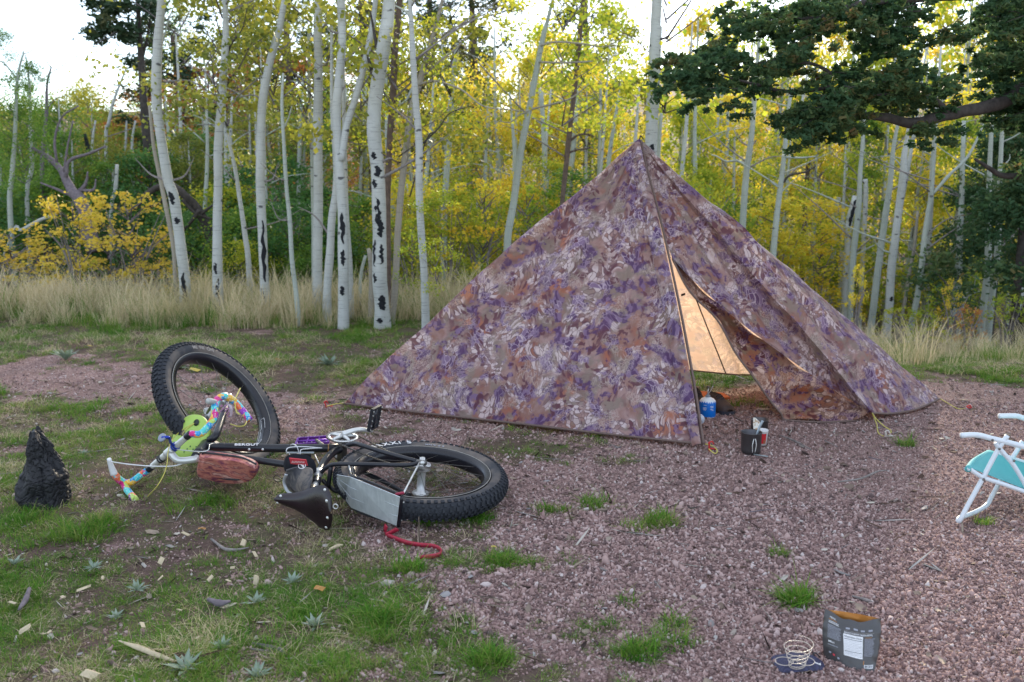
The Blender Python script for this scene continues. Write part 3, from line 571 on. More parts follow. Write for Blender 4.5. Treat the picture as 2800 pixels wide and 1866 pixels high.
rows = [([(2080, 60, 6), (2066, 240, 12), (2057, 340, 14), (2050, 404, 16), (2042, 467, 17), (2036, 531, 18), (2030, 630, 18), (2022, 800, 19)], 'first pale aspen right of the tent peak, with a crooked branch on its left', 12.0, BARK_G),
 ([(2170, 240, 9), (2157, 319, 11), (2148, 404, 13), (2138, 489, 14), (2123, 595, 16), (2112, 703, 17), (2100, 850, 18)], 'leaning pale aspen above the middle of the tent\'s right slope', 11.6, BARK_G),
 ([(2372, 300, 9), (2365, 382, 10), (2357, 467, 12), (2355, 500, 13), (2350, 577, 16), (2340, 672, 17), (2330, 768, 17), (2325, 874, 17)], 'greenish aspen standing in front of the black scarred one right of the tent', 12.6, BARK_G),
 ([(2340, 536, 18), (2321, 615, 19), (2319, 691, 17), (2313, 787, 18), (2308, 875, 19)], 'old white aspen snag with a torn black top behind the greenish trunk', 13.4, BARK),
 ([(2363, 490, 12), (2363, 538, 13), (2357, 691, 12), (2350, 850, 12)], 'white knotted aspen behind the torn snag, with three dark eye knots', 14.2, BARK),
 ([(2292, 540, 13), (2283, 634, 14), (2277, 707, 14), (2272, 850, 14)], 'blurred white trunk deepest in the yellow leaves right of the tent', 15.4, BARK),
 ([(2452, 330, 7), (2448, 361, 9), (2440, 425, 12), (2434, 500, 15), (2424, 577, 17), (2411, 672, 18), (2397, 768, 19), (2384, 864, 19), (2376, 942, 20)], 'pale aspen with a small side limb, left neighbour of the straight bright one', 12.0, BARK_G),
 ([(2490, 330, 9), (2484, 382, 11), (2476, 425, 16), (2470, 500, 20), (2463, 569, 20), (2449, 672, 22), (2443, 730, 22), (2436, 825, 22), (2428, 902, 22), (2422, 975, 22)], 'brightest straight aspen trunk on the right side of the wood', 11.6, BARK),
 ([(2556, 320, 7), (2552, 370, 9), (2548, 446, 10), (2546, 531, 11), (2539, 577, 13), (2526, 653, 15), (2516, 730, 15), (2501, 825, 16), (2487, 902, 16), (2476, 992, 16)], 'pale aspen whose long thin branch slants up to the right', 11.2, BARK_G),
 ([(2512, 577, 7), (2501, 672, 9), (2486, 749, 9), (2472, 825, 9), (2462, 880, 10), (2460, 955, 10)], 'thin grey aspen between the brightest trunk and the one with the slanting branch', 13.0, BARK_T),
 ([(2640, 330, 10), (2632, 600, 15), (2619, 783, 21), (2614, 844, 22), (2606, 935, 22)], 'pale aspen whose upper trunk is hidden by dark green foliage', 12.4, BARK_G),
 ([(2636, 800, 10), (2628, 860, 11), (2618, 930, 11)], 'thin white stem touching the trunk hidden by dark green foliage', 12.6, BARK),
 ([(2712, 300, 9), (2705, 500, 13), (2704, 710, 18), (2688, 844, 18), (2673, 966, 18)], 'left stem of the close pair of aspens near the right edge', 11.8, BARK_G),
 ([(2748, 280, 9), (2740, 400, 11), (2733, 600, 14), (2727, 710, 17), (2711, 825, 18), (2698, 966, 17)], 'right stem of the close pair of aspens near the right edge', 11.6, BARK_G),
 ([(2800, 760, 16), (2785, 820, 18), (2768, 880, 19), (2755, 960, 19)], 'slanting white aspen log at the far right behind the dry grass', 12.8, BARK),
 ([(1892, 180, 6), (1892, 250, 7), (1892, 400, 9), (1893, 530, 9)], 'far thin aspen between the tent peak and the first right hand trunk', 16.5, BARK_G),
 ([(1644, 180, 6), (1642, 250, 8), (1640, 380, 9), (1637, 450, 9)], 'far thin aspen seen just left of the tent peak', 16.0, BARK_G),
 ([(1479, 245, 12), (1487, 379, 13), (1490, 491, 13), (1495, 620, 12)], 'blurred pale aspen behind the right leaning one left of the tent', 15.0, BARK_G),
 ([(1990, 250, 8), (1988, 400, 10), (1975, 560, 10)], 'far blurred aspen above the upper right slope of the tent', 17.0, BARK_G),
 ([(2225, 330, 9), (2210, 450, 11), (2200, 600, 11)], 'purplish leaning aspen far back above the lower right slope of the tent', 17.5, BARK_B)]
for i, (pa, la, y_, mt) in enumerate(rows):
    t, p, r = A(pa, la, y=y_, mat=mt, ext=0, group='aspens of the grove'); stubs(t, p, r, 5 if i < 12 else 3, BARK_G if i % 2 else TWIG)
    if i == 0: limb(t, y_, [(2038, 447, 7), (2010, 440, 6), (1985, 442, 5), (1960, 428, 4), (1945, 424, 3)], BARK_G)
    if i == 1: limb(t, y_, [(2148, 430, 7), (2190, 432, 5), (2230, 428, 3)], BARK_G); limb(t, y_, [(2142, 500, 6), (2160, 480, 6), (2205, 470, 5), (2230, 455, 3)], BARK_D)
    if i == 3: scar(t, p, r, p[-1].z - .42, p[-1].z - .05, .7, -1.7, 60)
    if i == 8: limb(t, y_, [(2547, 535, 9), (2595, 480, 9), (2646, 429, 8), (2684, 353, 5), (2705, 300, 3)], BARK_G, 'branch')
    if i == 7: scar(t, p, r, p[2].z, p[2].z + .06, .5, -1.5, 61)
# --- far left: leaning, dead and burnt stems
t, p, r = A([(66, 140, 4), (49, 218, 8), (43, 373, 10), (37, 488, 13), (30, 574, 14)], 'thin leafy aspen furthest left against the sky', y=13.5, mat=BARK_G, ext=0); tl1 = t
limb(t, 13.5, [(50, 225, 6), (30, 195, 5), (5, 170, 4), (-30, 160, 3)], BARK_G); limb(t, 13.5, [(62, 150, 3), (90, 135, 2), (95, 95, 1.5)], TWIG)
t, p, r = A([(64, 150, 4), (75, 230, 6), (78, 356, 8), (83, 459, 11), (72, 545, 11)], 'thin white stem leaning beside the leftmost leafy aspen', y=14.2, ext=0)
t, p, r = A([(139, 182, 4), (128, 230, 7), (125, 300, 9), (122, 350, 10), (114, 488, 11)], 'bare dead snag with a forked tip on the left skyline', y=15, mat=DEAD, ext=0, name='dead_tree', cat='dead tree', group='dead and burnt trees'); stubs(t, p, r, 4, DEAD); limb(t, 15, [(138, 183, 3), (130, 172, 2), (127, 160, 1.5)], DEAD)
t, p, r = A([(230, 366, 9), (241, 413, 13), (252, 460, 16)], 'short black burnt trunk on the left hillside', y=19, mat=SCAR, ext=0, name='burnt_trunk', cat='dead tree', group='dead and burnt trees')
t, p, r = A([(346, 184, 4), (313, 275, 8), (300, 335, 9), (290, 395, 9)], 'pale bare aspen leaning right on the left hillside', y=17, ext=0); stubs(t, p, r, 3)
t, p, r = A([(320, 450, 9), (315, 520, 11), (305, 590, 11)], 'short broken white birch-like stump on the left hillside', y=14, ext=0, name='broken_aspen', cat='dead tree')
t, p, r = A([(158, 586, 9), (110, 603, 10), (60, 630, 9), (38, 632, 4)], 'bleached fallen log on the left slope', y=13.4, ext=0, mat=BARK, name='fallen_log', cat='log')
for k, (X, y_) in enumerate(((365, 17), (410, 18), (255, 16.5), (340, 20), (475, 18), (560, 19), (770, 20), (640, 21), (700, 22), (880, 21))):
    t, p, r = A([(X + R_.uniform(-12, 12), 330, 5), (X + R_.uniform(-6, 6), 390, 7), (X, 480, 8)], 'far thin pale aspen stem on the hillside, ' + ordl(sorted([365, 410, 255, 340, 475, 560, 770, 640, 700, 880]).index(X), 10), y=y_, mat=BARK, ext=0, group='far aspen stems on the hillside', seg=7)
# twisted dead tree with purple grey limbs
dt = empty('dead_tree', PY(215, 540, 13.2), 'twisted fallen dead tree with purple grey arching limbs on the left slope', 'dead tree', 'dead and burnt trees')
part('trunk', tube([PY(260, 690, 13.1), PY(225, 560, 13.2), PY(195, 520, 13.3), PY(170, 470, 13.5), PY(130, 430, 13.6), PY(88, 405, 13.7)], [.11, .085, .065, .05, .035, .018], 9, 6, wob=.3), DEAD, dt)
for q in ([(180, 485, 12), (190, 440, 10), (245, 420, 8), (290, 400, 5)], [(155, 445, 9), (150, 380, 7), (170, 320, 5), (215, 290, 4)], [(175, 470, 8), (185, 400, 6), (200, 330, 4)], [(215, 530, 14), (235, 500, 9), (240, 470, 5)], [(220, 545, 12), (160, 520, 8), (110, 500, 5)], [(215, 520, 10), (255, 520, 8), (262, 490, 4)]): limb(dt, 13.3, q, DEAD)
dt = empty('dead_tree', PY(560, 600, 12.4), 'dark arching dead limbs and root mass behind the bowed white trunk', 'dead tree', 'dead and burnt trees')
part('trunk', tube([PY(365, 575, 12.2), PY(410, 525, 12.3), PY(460, 508, 12.4), PY(500, 530, 12.4), PY(550, 590, 12.5), PY(590, 690, 12.5), PY(610, 830, 12.5)], [.02, .035, .045, .05, .06, .07, .08], 9, 6, wob=.35), BARK_D, dt)
for q in ([(500, 545, 12), (530, 580, 9), (580, 600, 5)], [(545, 575, 14), (520, 610, 9), (490, 640, 5)], [(470, 520, 8), (430, 560, 6), (380, 568, 4)], [(550, 585, 10), (590, 555, 6), (610, 530, 3)]): limb(dt, 12.4, q, BARK_D)
# ground roots mass: reddish brush on the slope
# --- pine with dark trunk left
t, p, r = A([(379, 0, 12), (384, 115, 16), (390, 229, 20), (399, 344, 24), (410, 453, 28), (414, 480, 30)], 'dark trunked pine behind the left trees, needle tufts against the sky', y=16.5, mat=BARK_D, name='pine_tree', group='pines', cat='tree'); PT = t; stubs(t, p, r, 5, BARK_D)
limb(t, 16.5, [(384, 95, 9), (350, 92, 6), (300, 75, 4), (250, 88, 3)], BARK_D); limb(t, 16.5, [(381, 20, 7), (340, 12, 5), (290, 3, 3)], BARK_D); limb(t, 16.5, [(388, 170, 8), (405, 90, 6), (415, 20, 5)], BARK_D)
def needles(tree, mat, pts_, seed, per=70, size=.05, spread=.14, long_=3.2, wid=1., name='needles'):
    r = np.random.default_rng(seed); C = np.array([tuple(q) for q in pts_]); n = len(C) * per; ci = np.repeat(np.arange(len(C)), per)
    cs = spread * r.uniform(.6, 1.4, len(C)); pos = C[ci] + r.normal(0, 1, (n, 3)) * cs[ci, None] * np.array([.6, .6, .38]); u = r.normal(0, 1, (n, 3)); u[:, 2] *= .6; u /= np.linalg.norm(u, axis=1)[:, None]
    v = np.cross(u, r.normal(0, 1, (n, 3))); v /= np.linalg.norm(v, axis=1)[:, None]; s = size * r.uniform(.6, 1.3, n)[:, None] * .5; w_ = s * wid / long_
    Q = np.stack([pos - u * s - v * w_, pos - u * s + v * w_, pos + u * s + v * w_, pos + u * s - v * w_], 1).reshape(-1, 3) - np.array(rootloc(tree))
    me = meshdata(name, Q, np.arange(n * 4).reshape(n, 4), False, {'rnd': np.repeat(np.clip(.5 + .35 * (r.random(len(C)) - .5)[ci] * 2 + r.normal(0, .15, n), 0, 1), 4)})
    return link(name, me, mat, tree)
pp = []
for (X, Y) in ((245, 90), (262, 100), (280, 60), (300, 80), (320, 72), (345, 100), (360, 78), (270, 8), (250, 5), (295, 15), (310, 30), (330, 8), (300, 55), (410, 20), (425, 40), (350, 20), (395, 60), (355, 110), (420, 5)): pp += [PY(X + R_.uniform(-8, 8), Y + R_.uniform(-8, 8), 16.5 + R_.uniform(-.5, .5)) for _ in range(2)]
needles(PT, L_PINE, pp, 3, 60, .09, .13)
for i, (X, yb, z1, la) in enumerate(((505, 21, 2.6, 'far pine showing between the first two white trunks'), (800, 22, 4.2, 'far brown trunked pine between the kinked aspen and the straightest one'), (1000, 19, 4.6, 'dark pine behind the fork of the forked aspen'), (1290, 21, 4.2, 'far dark pine behind yellow leaves left of the tent'), (1590, 24, 4.6, 'far pine behind the dark twisted trunk'), (690, 24, 4.8, 'far tall pine behind the kinked aspen'), (1180, 25, 5.2, 'far pine high behind the curved tan aspen'))):
    x = (X - 1400) / FPX * yb; g0 = h1(x, yb); t = empty('pine_tree', (x, yb, g0), la, 'tree', 'pines')
    part('trunk', tube([(x, yb, g0 - .1), (x + .1, yb, g0 + 2), (x, yb, z1 + 1.5)], [.13, .10, .04], 9, 5, wob=.15), BARK_B, t)
    cl = []
    for k in range(46):
        z = R_.uniform(1.6, z1 + 1.8); a = R_.uniform(0, 6.28); d = R_.uniform(.2, 1.5) * (1 - .5 * (z - 1.2) / (z1 + .6)); cl.append((x + d * math.cos(a), yb + d * math.sin(a), z))
        if k % 4 == 0: part('limb', tube([(x, yb, z - .2), (x + d * math.cos(a), yb + d * math.sin(a), z)], [.02, .008], 4, 2), BARK_D, t)
    needles(t, L_PINE, cl, 70 + i, 90, .10, .22)

# --- crowns of the near trees: leaves hanging into the top of the picture
def hang(label_part, items, mat):
    for lab in TREES:
        if label_part in lab: t = TREES[lab][0]; break
    else: raise KeyError(label_part)
    for i, (X, Y, dy, s, form) in enumerate(items):
        q = PY(X, Y, TREES[lab][3] + dy); f = FORMS[form]; crown(t, form, int(X) % 3, mat, (q.x, q.y, q.z - f[3] * s * .5), s)
hang('leftmost of the large', [(480, -90, .2, .8, 'sparse')], L_OLI)
hang('second large white', [(560, 60, .9, .75, 'sparse'), (650, 150, 1.3, .7, 'loose'), (600, -100, .1, .9, 'loose')], L_OLI)
hang('kinked right above', [(740, 30, .9, .7, 'sparse'), (830, 90, 1.4, .7, 'sparse')], L_OLI)
hang('straightest tall', [(880, -60, .3, .9, 'sparse')], L_OLI)
hang('that forks', [(980, 40, 1.0, .75, 'sparse'), (930, 190, 1.6, .55, 'sparse')], L_MID)
hang('thickest white aspen, its', [(1080, -80, .3, 1., 'loose'), (1010, 100, 1.8, .6, 'sparse')], L_OLI)
hang('curved tan', [(1230, 10, .2, .7, 'sparse'), (1150, 120, .9, .6, 'sparse')], L_OLI)
hang('just left of the tent', [(1170, 250, .5, .45, 'sparse'), (1190, 640, -.1, .34, 'sparse')], L_MID)
hang('leaning right above', [(1540, -30, .3, .8, 'loose'), (1480, 20, 1.2, .6, 'sparse')], L_MID)
hang('dark grey twisted', [(1600, 60, .4, .75, 'loose'), (1650, 170, .9, .5, 'loose')], L_MID)
hang('leftmost leafy', [], L_GRN)
hang('furthest left against', [(30, 300, 0, .42, 'round'), (95, 230, .3, .30, 'round'), (10, 130, 0, .24, 'round'), (60, 400, .2, .5, 'round')], L_GRN)
hang('smooth thick white', [(1830, -200, .2, 1.0, 'loose')], L_MID)

# --- the young wood behind: one tree each, its own trunk and crown
bands = [  # X range, y range, count, crown top row in the photo, colour choices, label, group
 (-60, 330, 14.5, 19, 9, (330, 470), [L_GRN, L_GRN, L_OLI], 'young green leaved aspen on the left hillside below the open sky', 'green young aspens on the left hillside'),
 (-120, 560, 19, 27, 18, (215, 400), [L_GRN, L_OLI, L_MID, L_GRN], 'far green and olive aspen on the left skyline', 'far aspens on the left skyline'),
 (430, 1020, 15, 20, 13, (210, 420), [L_OLI, L_OLI, L_GRN, L_MID], 'olive leaved aspen behind the row of white trunks', 'olive aspens behind the white trunks'),
 (450, 1150, 20, 27, 13, (-120, 160), [L_OLI, L_OLI, L_GRN], 'far olive aspen high behind the row of white trunks', 'far olive aspens behind the white trunks'),
 (1040, 1560, 13.4, 15.5, 8, (380, 620), [L_YEL, L_YEL, L_MID], 'bright yellow young aspen behind the left slope of the tent', 'bright yellow aspens behind the tent'),
 (1120, 1760, 15.5, 21, 15, (150, 330), [L_YEL, L_MID, L_YEL], 'yellow aspen rising behind the left slope of the tent', 'yellow aspens rising behind the tent'),
 (1150, 1800, 21, 28, 9, (60, 200), [L_MID, L_YEL, L_OLI], 'far yellow green aspen below the bright gap of sky', 'far yellow green aspens'),
 (1560, 2100, 13.2, 15.5, 7, (400, 580), [L_MID, L_GRN, L_MID], 'green and yellow young aspen close behind the tent peak', 'green and yellow aspens behind the tent peak'),
 (1820, 2850, 14.5, 18.5, 20, (180, 430), [L_MID, L_YEL, L_MID, L_YEL, L_GRN], 'yellow green aspen in the wood right of the tent', 'yellow green aspens right of the tent'),
 (1860, 2900, 18.5, 27, 20, (-160, 140), [L_MID, L_YEL, L_MID], 'far yellow green aspen deep in the wood right of the tent', 'far aspens deep in the right hand wood')]
for bi, (xa, xb, ya, yb, cnt, (ta, tb), mats, la, gr) in enumerate(bands):
    for i in range(cnt):
        X = xa + (xb - xa) * (i + R_.uniform(.1, .9)) / cnt; y_ = R_.uniform(ya, yb); x = (X - 1400) / FPX * y_ * _c; g0 = h1(x, y_)
        top = PY(X, R_.uniform(ta, tb), y_).z; hgt = max(1.6, top - g0); form = R_.choice(['full', 'loose', 'loose', 'tall']) if hgt > 2.6 else R_.choice(['round', 'full'])
        f = FORMS[form]; lo = .12 if bi not in (2, 3) else .3; sz = hgt * (1 - lo) / f[3]; s_ = min(1.35, max(.62, sz * .95))
        t = empty('aspen_tree', (x, y_, g0), la + ', ' + ordl(i, cnt), 'tree', gr)
        b = R_.uniform(-.25, .25); r0 = .028 + .010 * hgt * .5
        part('trunk', tube([(x, y_, g0 - .08), (x + b * .5, y_, g0 + hgt * .4), (x + b, y_, g0 + hgt * .96)], [r0, r0 * .8, r0 * .2], 7, 4, True, True, .1, i), BARK if i % 2 else BARK_G, t)
        crown(t, form, i, R_.choice(mats), (x + b * .6, y_, g0 + hgt * lo), s_, sz=sz)
# --- undergrowth: yellow sapling, willow bushes, saplings by the tent
def bush(X, Y, y_, rx, hz, mat, la, gr, form='round', seed=0, stems=5, name='shrub', sink=0., cat='shrub'):
    q = PY(X, Y, y_); g0 = h1(q.x, y_) - sink; t = empty(name, (q.x, y_, g0), la, cat, gr); f = FORMS[form]
    for k in range(stems):
        a = R_.uniform(0, 6.28); e = Vector((q.x + rx * .6 * math.cos(a), y_ + rx * .5 * math.sin(a), g0 + hz * R_.uniform(.6, .95)))
        part('stem', tube([(q.x + .03 * math.cos(a), y_ + .03 * math.sin(a), g0 - .03), (q.x + rx * .22 * math.cos(a), y_ + rx * .2 * math.sin(a), g0 + hz * .45), e], [.011, .008, .003], 5, 4), TWIG, t)
    crown(t, form, seed, mat, (q.x, y_, g0 + hz * .12), rx / f[2], sz=hz * .88 / f[3]); return t
FORMS['ybush'] = (40, 26, 1.0, 2.0, .13, .062); FORMS['fine'] = (44, 190, 1.0, 1.6, .24, .042)
BL_ = ((40, 11.4, .8, .95), (215, 11.2, .7, 1.35), (365, 11.2, .8, 1.35), (440, 11.8, .5, .8), (130, 12.4, .7, .9), (-60, 11.6, .8, 1.0), (300, 12.2, .75, 1.0), (420, 11.0, .45, .6))
for i, (X, y_, rx, hz) in enumerate(BL_):
    rk_ = ordl(sorted(q[0] for q in BL_).index(X), len(BL_))
    bush(X, 800, y_, rx, hz, L_ORG, 'low golden leaved aspen shrub in the tall grass, ' + rk_, 'golden shrubs at the left edge of the clearing', 'ybush', i, 6, 'aspen_shrub')
BL_ = ((560, 12.8, .9, 1.3), (690, 12.6, .9, 1.3), (800, 12.4, 1.0, 1.35), (900, 12.8, .9, 1.2), (620, 14.2, 1.2, 1.6), (760, 14.5, 1.3, 1.9), (980, 13.8, 1.0, 1.5), (500, 13.4, .9, 1.3), (860, 11.9, .6, .8), (660, 11.8, .6, .8))
for i, (X, y_, rx, hz) in enumerate(BL_):
    rk_ = ordl(sorted(q[0] for q in BL_).index(X), len(BL_))
    bush(X, 800, y_, rx, hz, [L_BUSH, L_GRN, L_BUSH, L_GRN, L_MID][i % 5], 'dense green willow bush behind the white trunks, ' + rk_, 'green bushes behind the white trunks', 'fine', i, 3, 'willow_bush')
BL_ = ((330, 14, 1., 1.5), (120, 15, 1.2, 1.5), (-40, 14, 1.2, 1.6), (230, 16.5, 1.2, 1.5), (420, 15.5, 1.2, 1.9), (20, 17, 1.4, 1.7), (520, 17, 1.2, 2.))
for i, (X, y_, rx, hz) in enumerate(BL_):
    rk_ = ordl(sorted(q[0] for q in BL_).index(X), len(BL_))
    bush(X, 640, y_, rx, hz, L_GRN if i % 2 else L_BUSH, 'green bush on the left hillside beyond the golden shrubs, ' + rk_, 'green bushes on the left hillside', 'fine', i, 3, 'green_bush')
BL_ = ((1130, 11.2, .5, 1.0, L_MID), (1230, 11.3, .6, 1.3, L_MID), (1320, 11.4, .7, 1.5, L_YEL), (1080, 12.4, .6, 1.2, L_MID), (1440, 11.9, .7, 1.6, L_MID), (1560, 12.5, .8, 1.8, L_GRN), (1690, 12.5, .8, 1.9, L_MID))
for i, (X, y_, rx, hz, mt) in enumerate(BL_):
    rk_ = ordl(sorted(q[0] for q in BL_).index(X), len(BL_))
    bush(X, 850, y_, rx, hz, mt, 'leafy yellow and green aspen sapling behind the tent\'s left slope, ' + rk_, 'saplings behind the tent\'s left slope', 'ybush' if i % 2 == 0 else 'full', i, 5, 'aspen_sapling')
BL_ = ((1960, 12.6, .9, 1.9, L_MID), (2100, 13.2, .8, 1.9, L_YEL), (2230, 13.8, .8, 1.9, L_YEL), (2390, 14.6, .9, 1.6, L_MID), (2540, 14.2, .8, 1.3, L_MID), (2680, 14.5, .8, 1.2, L_MID), (2480, 16.5, 1.0, 1.8, L_MID), (2300, 15.8, .9, 1.7, L_MID))
for i, (X, y_, rx, hz, mt) in enumerate(BL_):
    rk_ = ordl(sorted(q[0] for q in BL_).index(X), len(BL_))
    bush(X, 900, y_, rx, hz, mt, 'leafy yellow green sapling among the trunks right of the tent, ' + rk_, 'saplings right of the tent', 'ybush' if i % 3 == 0 else 'full', i, 4, 'aspen_sapling')
BL_ = ((2595, 10.0, .22, .75, L_ORG), (2640, 9.6, .2, .5, L_RUST), (2330, 9.7, .14, .9, L_YEL), (2560, 10.4, .4, .7, L_MID), (2450, 10.2, .3, .5, L_MID), (2745, 9.8, .35, .6, L_MID), (2520, 9.4, .25, .4, L_MID))
for i, (X, y_, rx, hz, mt) in enumerate(BL_):
    rk_ = ordl(sorted(q[0] for q in BL_).index(X), len(BL_))
    bush(X, 1000, y_, rx, hz, mt, ['small orange leaved sapling in the grass right of the tent', 'rust red shrublet in the grass right of the tent', 'single yellow sprig rising behind the tent\'s right corner', 'low green and yellow bush below the brightest trunk', 'low leafy clump at the foot of the brightest trunk', 'low leafy bush at the far right edge of the grass', 'small leafy tuft in front of the right hand trunks'][i], 'undergrowth at the right edge', 'ybush', i, 4, 'shrub')
BL_ = ((590, 21, 1.6, 3.2, L_RUST), (800, 23, 1.8, 3.2, L_RUST), (330, 24, 1.5, 1.8, L_RUST), (1050, 22, 1.5, 3.2, L_RUST), (430, 22, 1.5, 2.6, L_RUST))
for i, (X, y_, rx, hz, mt) in enumerate(BL_):
    rk_ = ordl(sorted(q[0] for q in BL_).index(X), len(BL_))
    bush(X, 500, y_, rx, hz, mt, 'rust orange bush far back on the slope, ' + rk_, 'rust orange bushes on the far slope', 'full', i, 2, 'rust_bush')
# --- big dark conifer at right: trunk just outside the frame, limbs reaching in
ct = empty('conifer_tree', (4.15, 6.6, h1(4.15, 6.6)), 'dark green conifer whose crooked limb reaches in over the tent from the right', 'tree', 'dark conifers at the right')
part('trunk', tube([(4.15, 6.6, h1(4.15, 6.6) - .1), (4.1, 6.62, 1.4), (4.2, 6.6, 3.2), (4.15, 6.6, 6.2)], [.21, .17, .13, .05], 14, 6, wob=.2), BARK_D, ct)
def cl_(pts_, r_, name='limb'): return part(name, tube([D(X, Y, d) for X, Y, d in pts_], r_, 9, 6, True, True, .22, pts_[0][0]), BARK_D, ct)
cl_([(3150, 150, 6.9), (2950, 180, 6.6), (2810, 232, 6.4), (2740, 280, 6.3), (2640, 305, 6.2), (2560, 322, 6.15), (2500, 338, 6.1), (2420, 322, 6.1), (2340, 315, 6.0), (2285, 308, 6.0), (2250, 300, 6.)], [.085, .07, .052, .045, .038, .034, .034, .026, .018, .012, .006])
cl_([(2590, 308, 6.15), (2560, 278, 6.1), (2515, 255, 6.0), (2440, 258, 5.9), (2380, 262, 5.8)], [.022, .02, .014, .009, .004])
cl_([(2290, 305, 6.), (2290, 270, 6.), (2265, 235, 6.), (2268, 200, 6.), (2220, 175, 5.95), (2160, 172, 5.9), (2110, 160, 5.9)], [.018, .017, .014, .012, .010, .007, .004])
cl_([(2262, 240, 6.), (2200, 250, 5.9), (2130, 248, 5.9), (2070, 232, 5.8), (2000, 215, 5.8), (1960, 200, 5.8)], [.013, .011, .010, .008, .006, .003])
cl_([(3100, -40, 6.9), (2800, -20, 6.5), (2600, -10, 6.3), (2400, 5, 6.1), (2340, 12, 6.), (2230, 50, 6.), (2120, 40, 5.9)], [.06, .04, .03, .02, .016, .012, .006])
cl_([(3050, 350, 6.9), (2900, 440, 6.5), (2800, 478, 6.4), (2740, 480, 6.4), (2705, 460, 6.35), (2665, 435, 6.3)], [.05, .036, .022, .018, .014, .007])
cl_([(3100, 60, 7.2), (2900, 10, 7.), (2780, 20, 6.9), (2700, 5, 6.9)], [.05, .035, .02, .01])
pp = []; SPR = ([], [])
def fill(poly, n, d0, d1, keep=.40):
    """feathery sprays through a bough region given by sights"""
    global SPR
    xs_ = [q[0] for q in poly]; ys_ = [q[1] for q in poly]; k = 0
    while k < n:
        X, Y = R_.uniform(min(xs_), max(xs_)), R_.uniform(min(ys_), max(ys_)); ins = False; j = len(poly) - 1
        for i in range(len(poly)):
            if (poly[i][1] > Y) != (poly[j][1] > Y) and X < (poly[j][0] - poly[i][0]) * (Y - poly[i][1]) / (poly[j][1] - poly[i][1]) + poly[i][0]: ins = not ins
            j = i
        if not ins or vnoise(np.array(X + 900.), np.array(Y + 900.), 80., 33) * .6 + vnoise(np.array(X + 900.), np.array(Y + 900.), 30., 34) * .4 < keep: continue
        k += 1; p = D(X, Y, R_.uniform(d0, d1)); a = R_.uniform(-.5, .75) + (math.pi if R_.random() < .7 else 0); L = R_.uniform(.14, .34); d = Vector((math.cos(a), R_.uniform(-.5, .5), math.sin(a) * .55 - .12)).normalized(); pr = p - d * L * .5
        ln = [pr + d * L * t + Vector((0, 0, -.05 * t * t * L * 4)) for t in (0, .5, 1)]
        if k % 2 == 0: SPR = (SPR[0] + tube(ln, [.0035, .0025, .001], 3, 1)[0], SPR[1] + [tuple(q + len(SPR[0]) for q in g) for g in tube(ln, [.0035, .0025, .001], 3, 1)[1]])
        m_ = int(L / .030)
        for s in range(m_ + 1):
            t = s / m_; q = ln[0].lerp(ln[2], t) + Vector((0, 0, -.03 * t * (1 - t))); sp_ = .045 * (1 - .6 * t) + .008; pp.append(q + Vector((R_.gauss(0, sp_ * .5), R_.gauss(0, sp_), R_.gauss(0, sp_ * .55))))
fill([(1825, 110), (1900, 90), (2020, 150), (2180, 110), (2330, 130), (2420, 190), (2480, 150), (2600, 230), (2560, 320), (2400, 300), (2300, 345), (2180, 345), (2100, 290), (2000, 310), (1900, 275), (1830, 200)], 120, 5.5, 6.8, .49)
fill([(2000, -20), (2520, -30), (2500, 60), (2440, 100), (2560, 150), (2380, 150), (2250, 100), (2080, 120), (2020, 60)], 78, 5.6, 6.8, .47)
fill([(2620, -20), (2900, -30), (2900, 280), (2760, 240), (2680, 190), (2700, 110), (2560, 80), (2700, 40)], 90, 6.0, 7.3, .42)
fill([(2120, 325), (2330, 345), (2400, 330), (2620, 345), (2560, 385), (2300, 395), (2160, 380)], 12, 5.8, 6.3, .36)
fill([(2700, 230), (2900, 230), (2900, 360), (2740, 330)], 30, 6.2, 6.9)
fill([(2760, 360), (2900, 330), (2900, 470), (2800, 440)], 22, 6.2, 6.9)
needles(ct, L_CON, pp, 21, 26, .034, .022, 3.4, 1.2, 'needle_foliage')
part('twigs', SPR, BARK_D, ct, kind='stuff')
for i, (X, y_, hb, n_) in enumerate(((2700, 10.6, 1.9, 80), (2650, 12.6, 2.7, 110), (2740, 13.5, 3.6, 130))):
    x = (X - 1400) / FPX * y_ + .35; g0 = h1(x, y_); t = empty('conifer_tree', (x, y_, g0), ['dark green young conifer at the right edge beside the pair of aspens', 'blue green conifer behind the pair of aspens at right', 'tallest dark conifer at the far right behind the others'][i], 'tree', 'dark conifers at the right')
    part('trunk', tube([(x, y_, g0 - .1), (x, y_, g0 + hb * .7), (x, y_, g0 + hb)], [.05, .04, .01], 8, 4), BARK_D, t)
    cl = []
    for k in range(n_):
        u = R_.random(); z = g0 + hb * (.35 + .65 * u); a = R_.uniform(0, 6.28); d = (1.15 - .8 * u) * R_.uniform(.2, 1) * 1.0; cl.append((x + d * math.cos(a), y_ + d * math.sin(a), z - d * .12))
    needles(t, L_CON, cl, 90 + i, 110, .05, .15, 3., 1.3, 'needle_foliage')

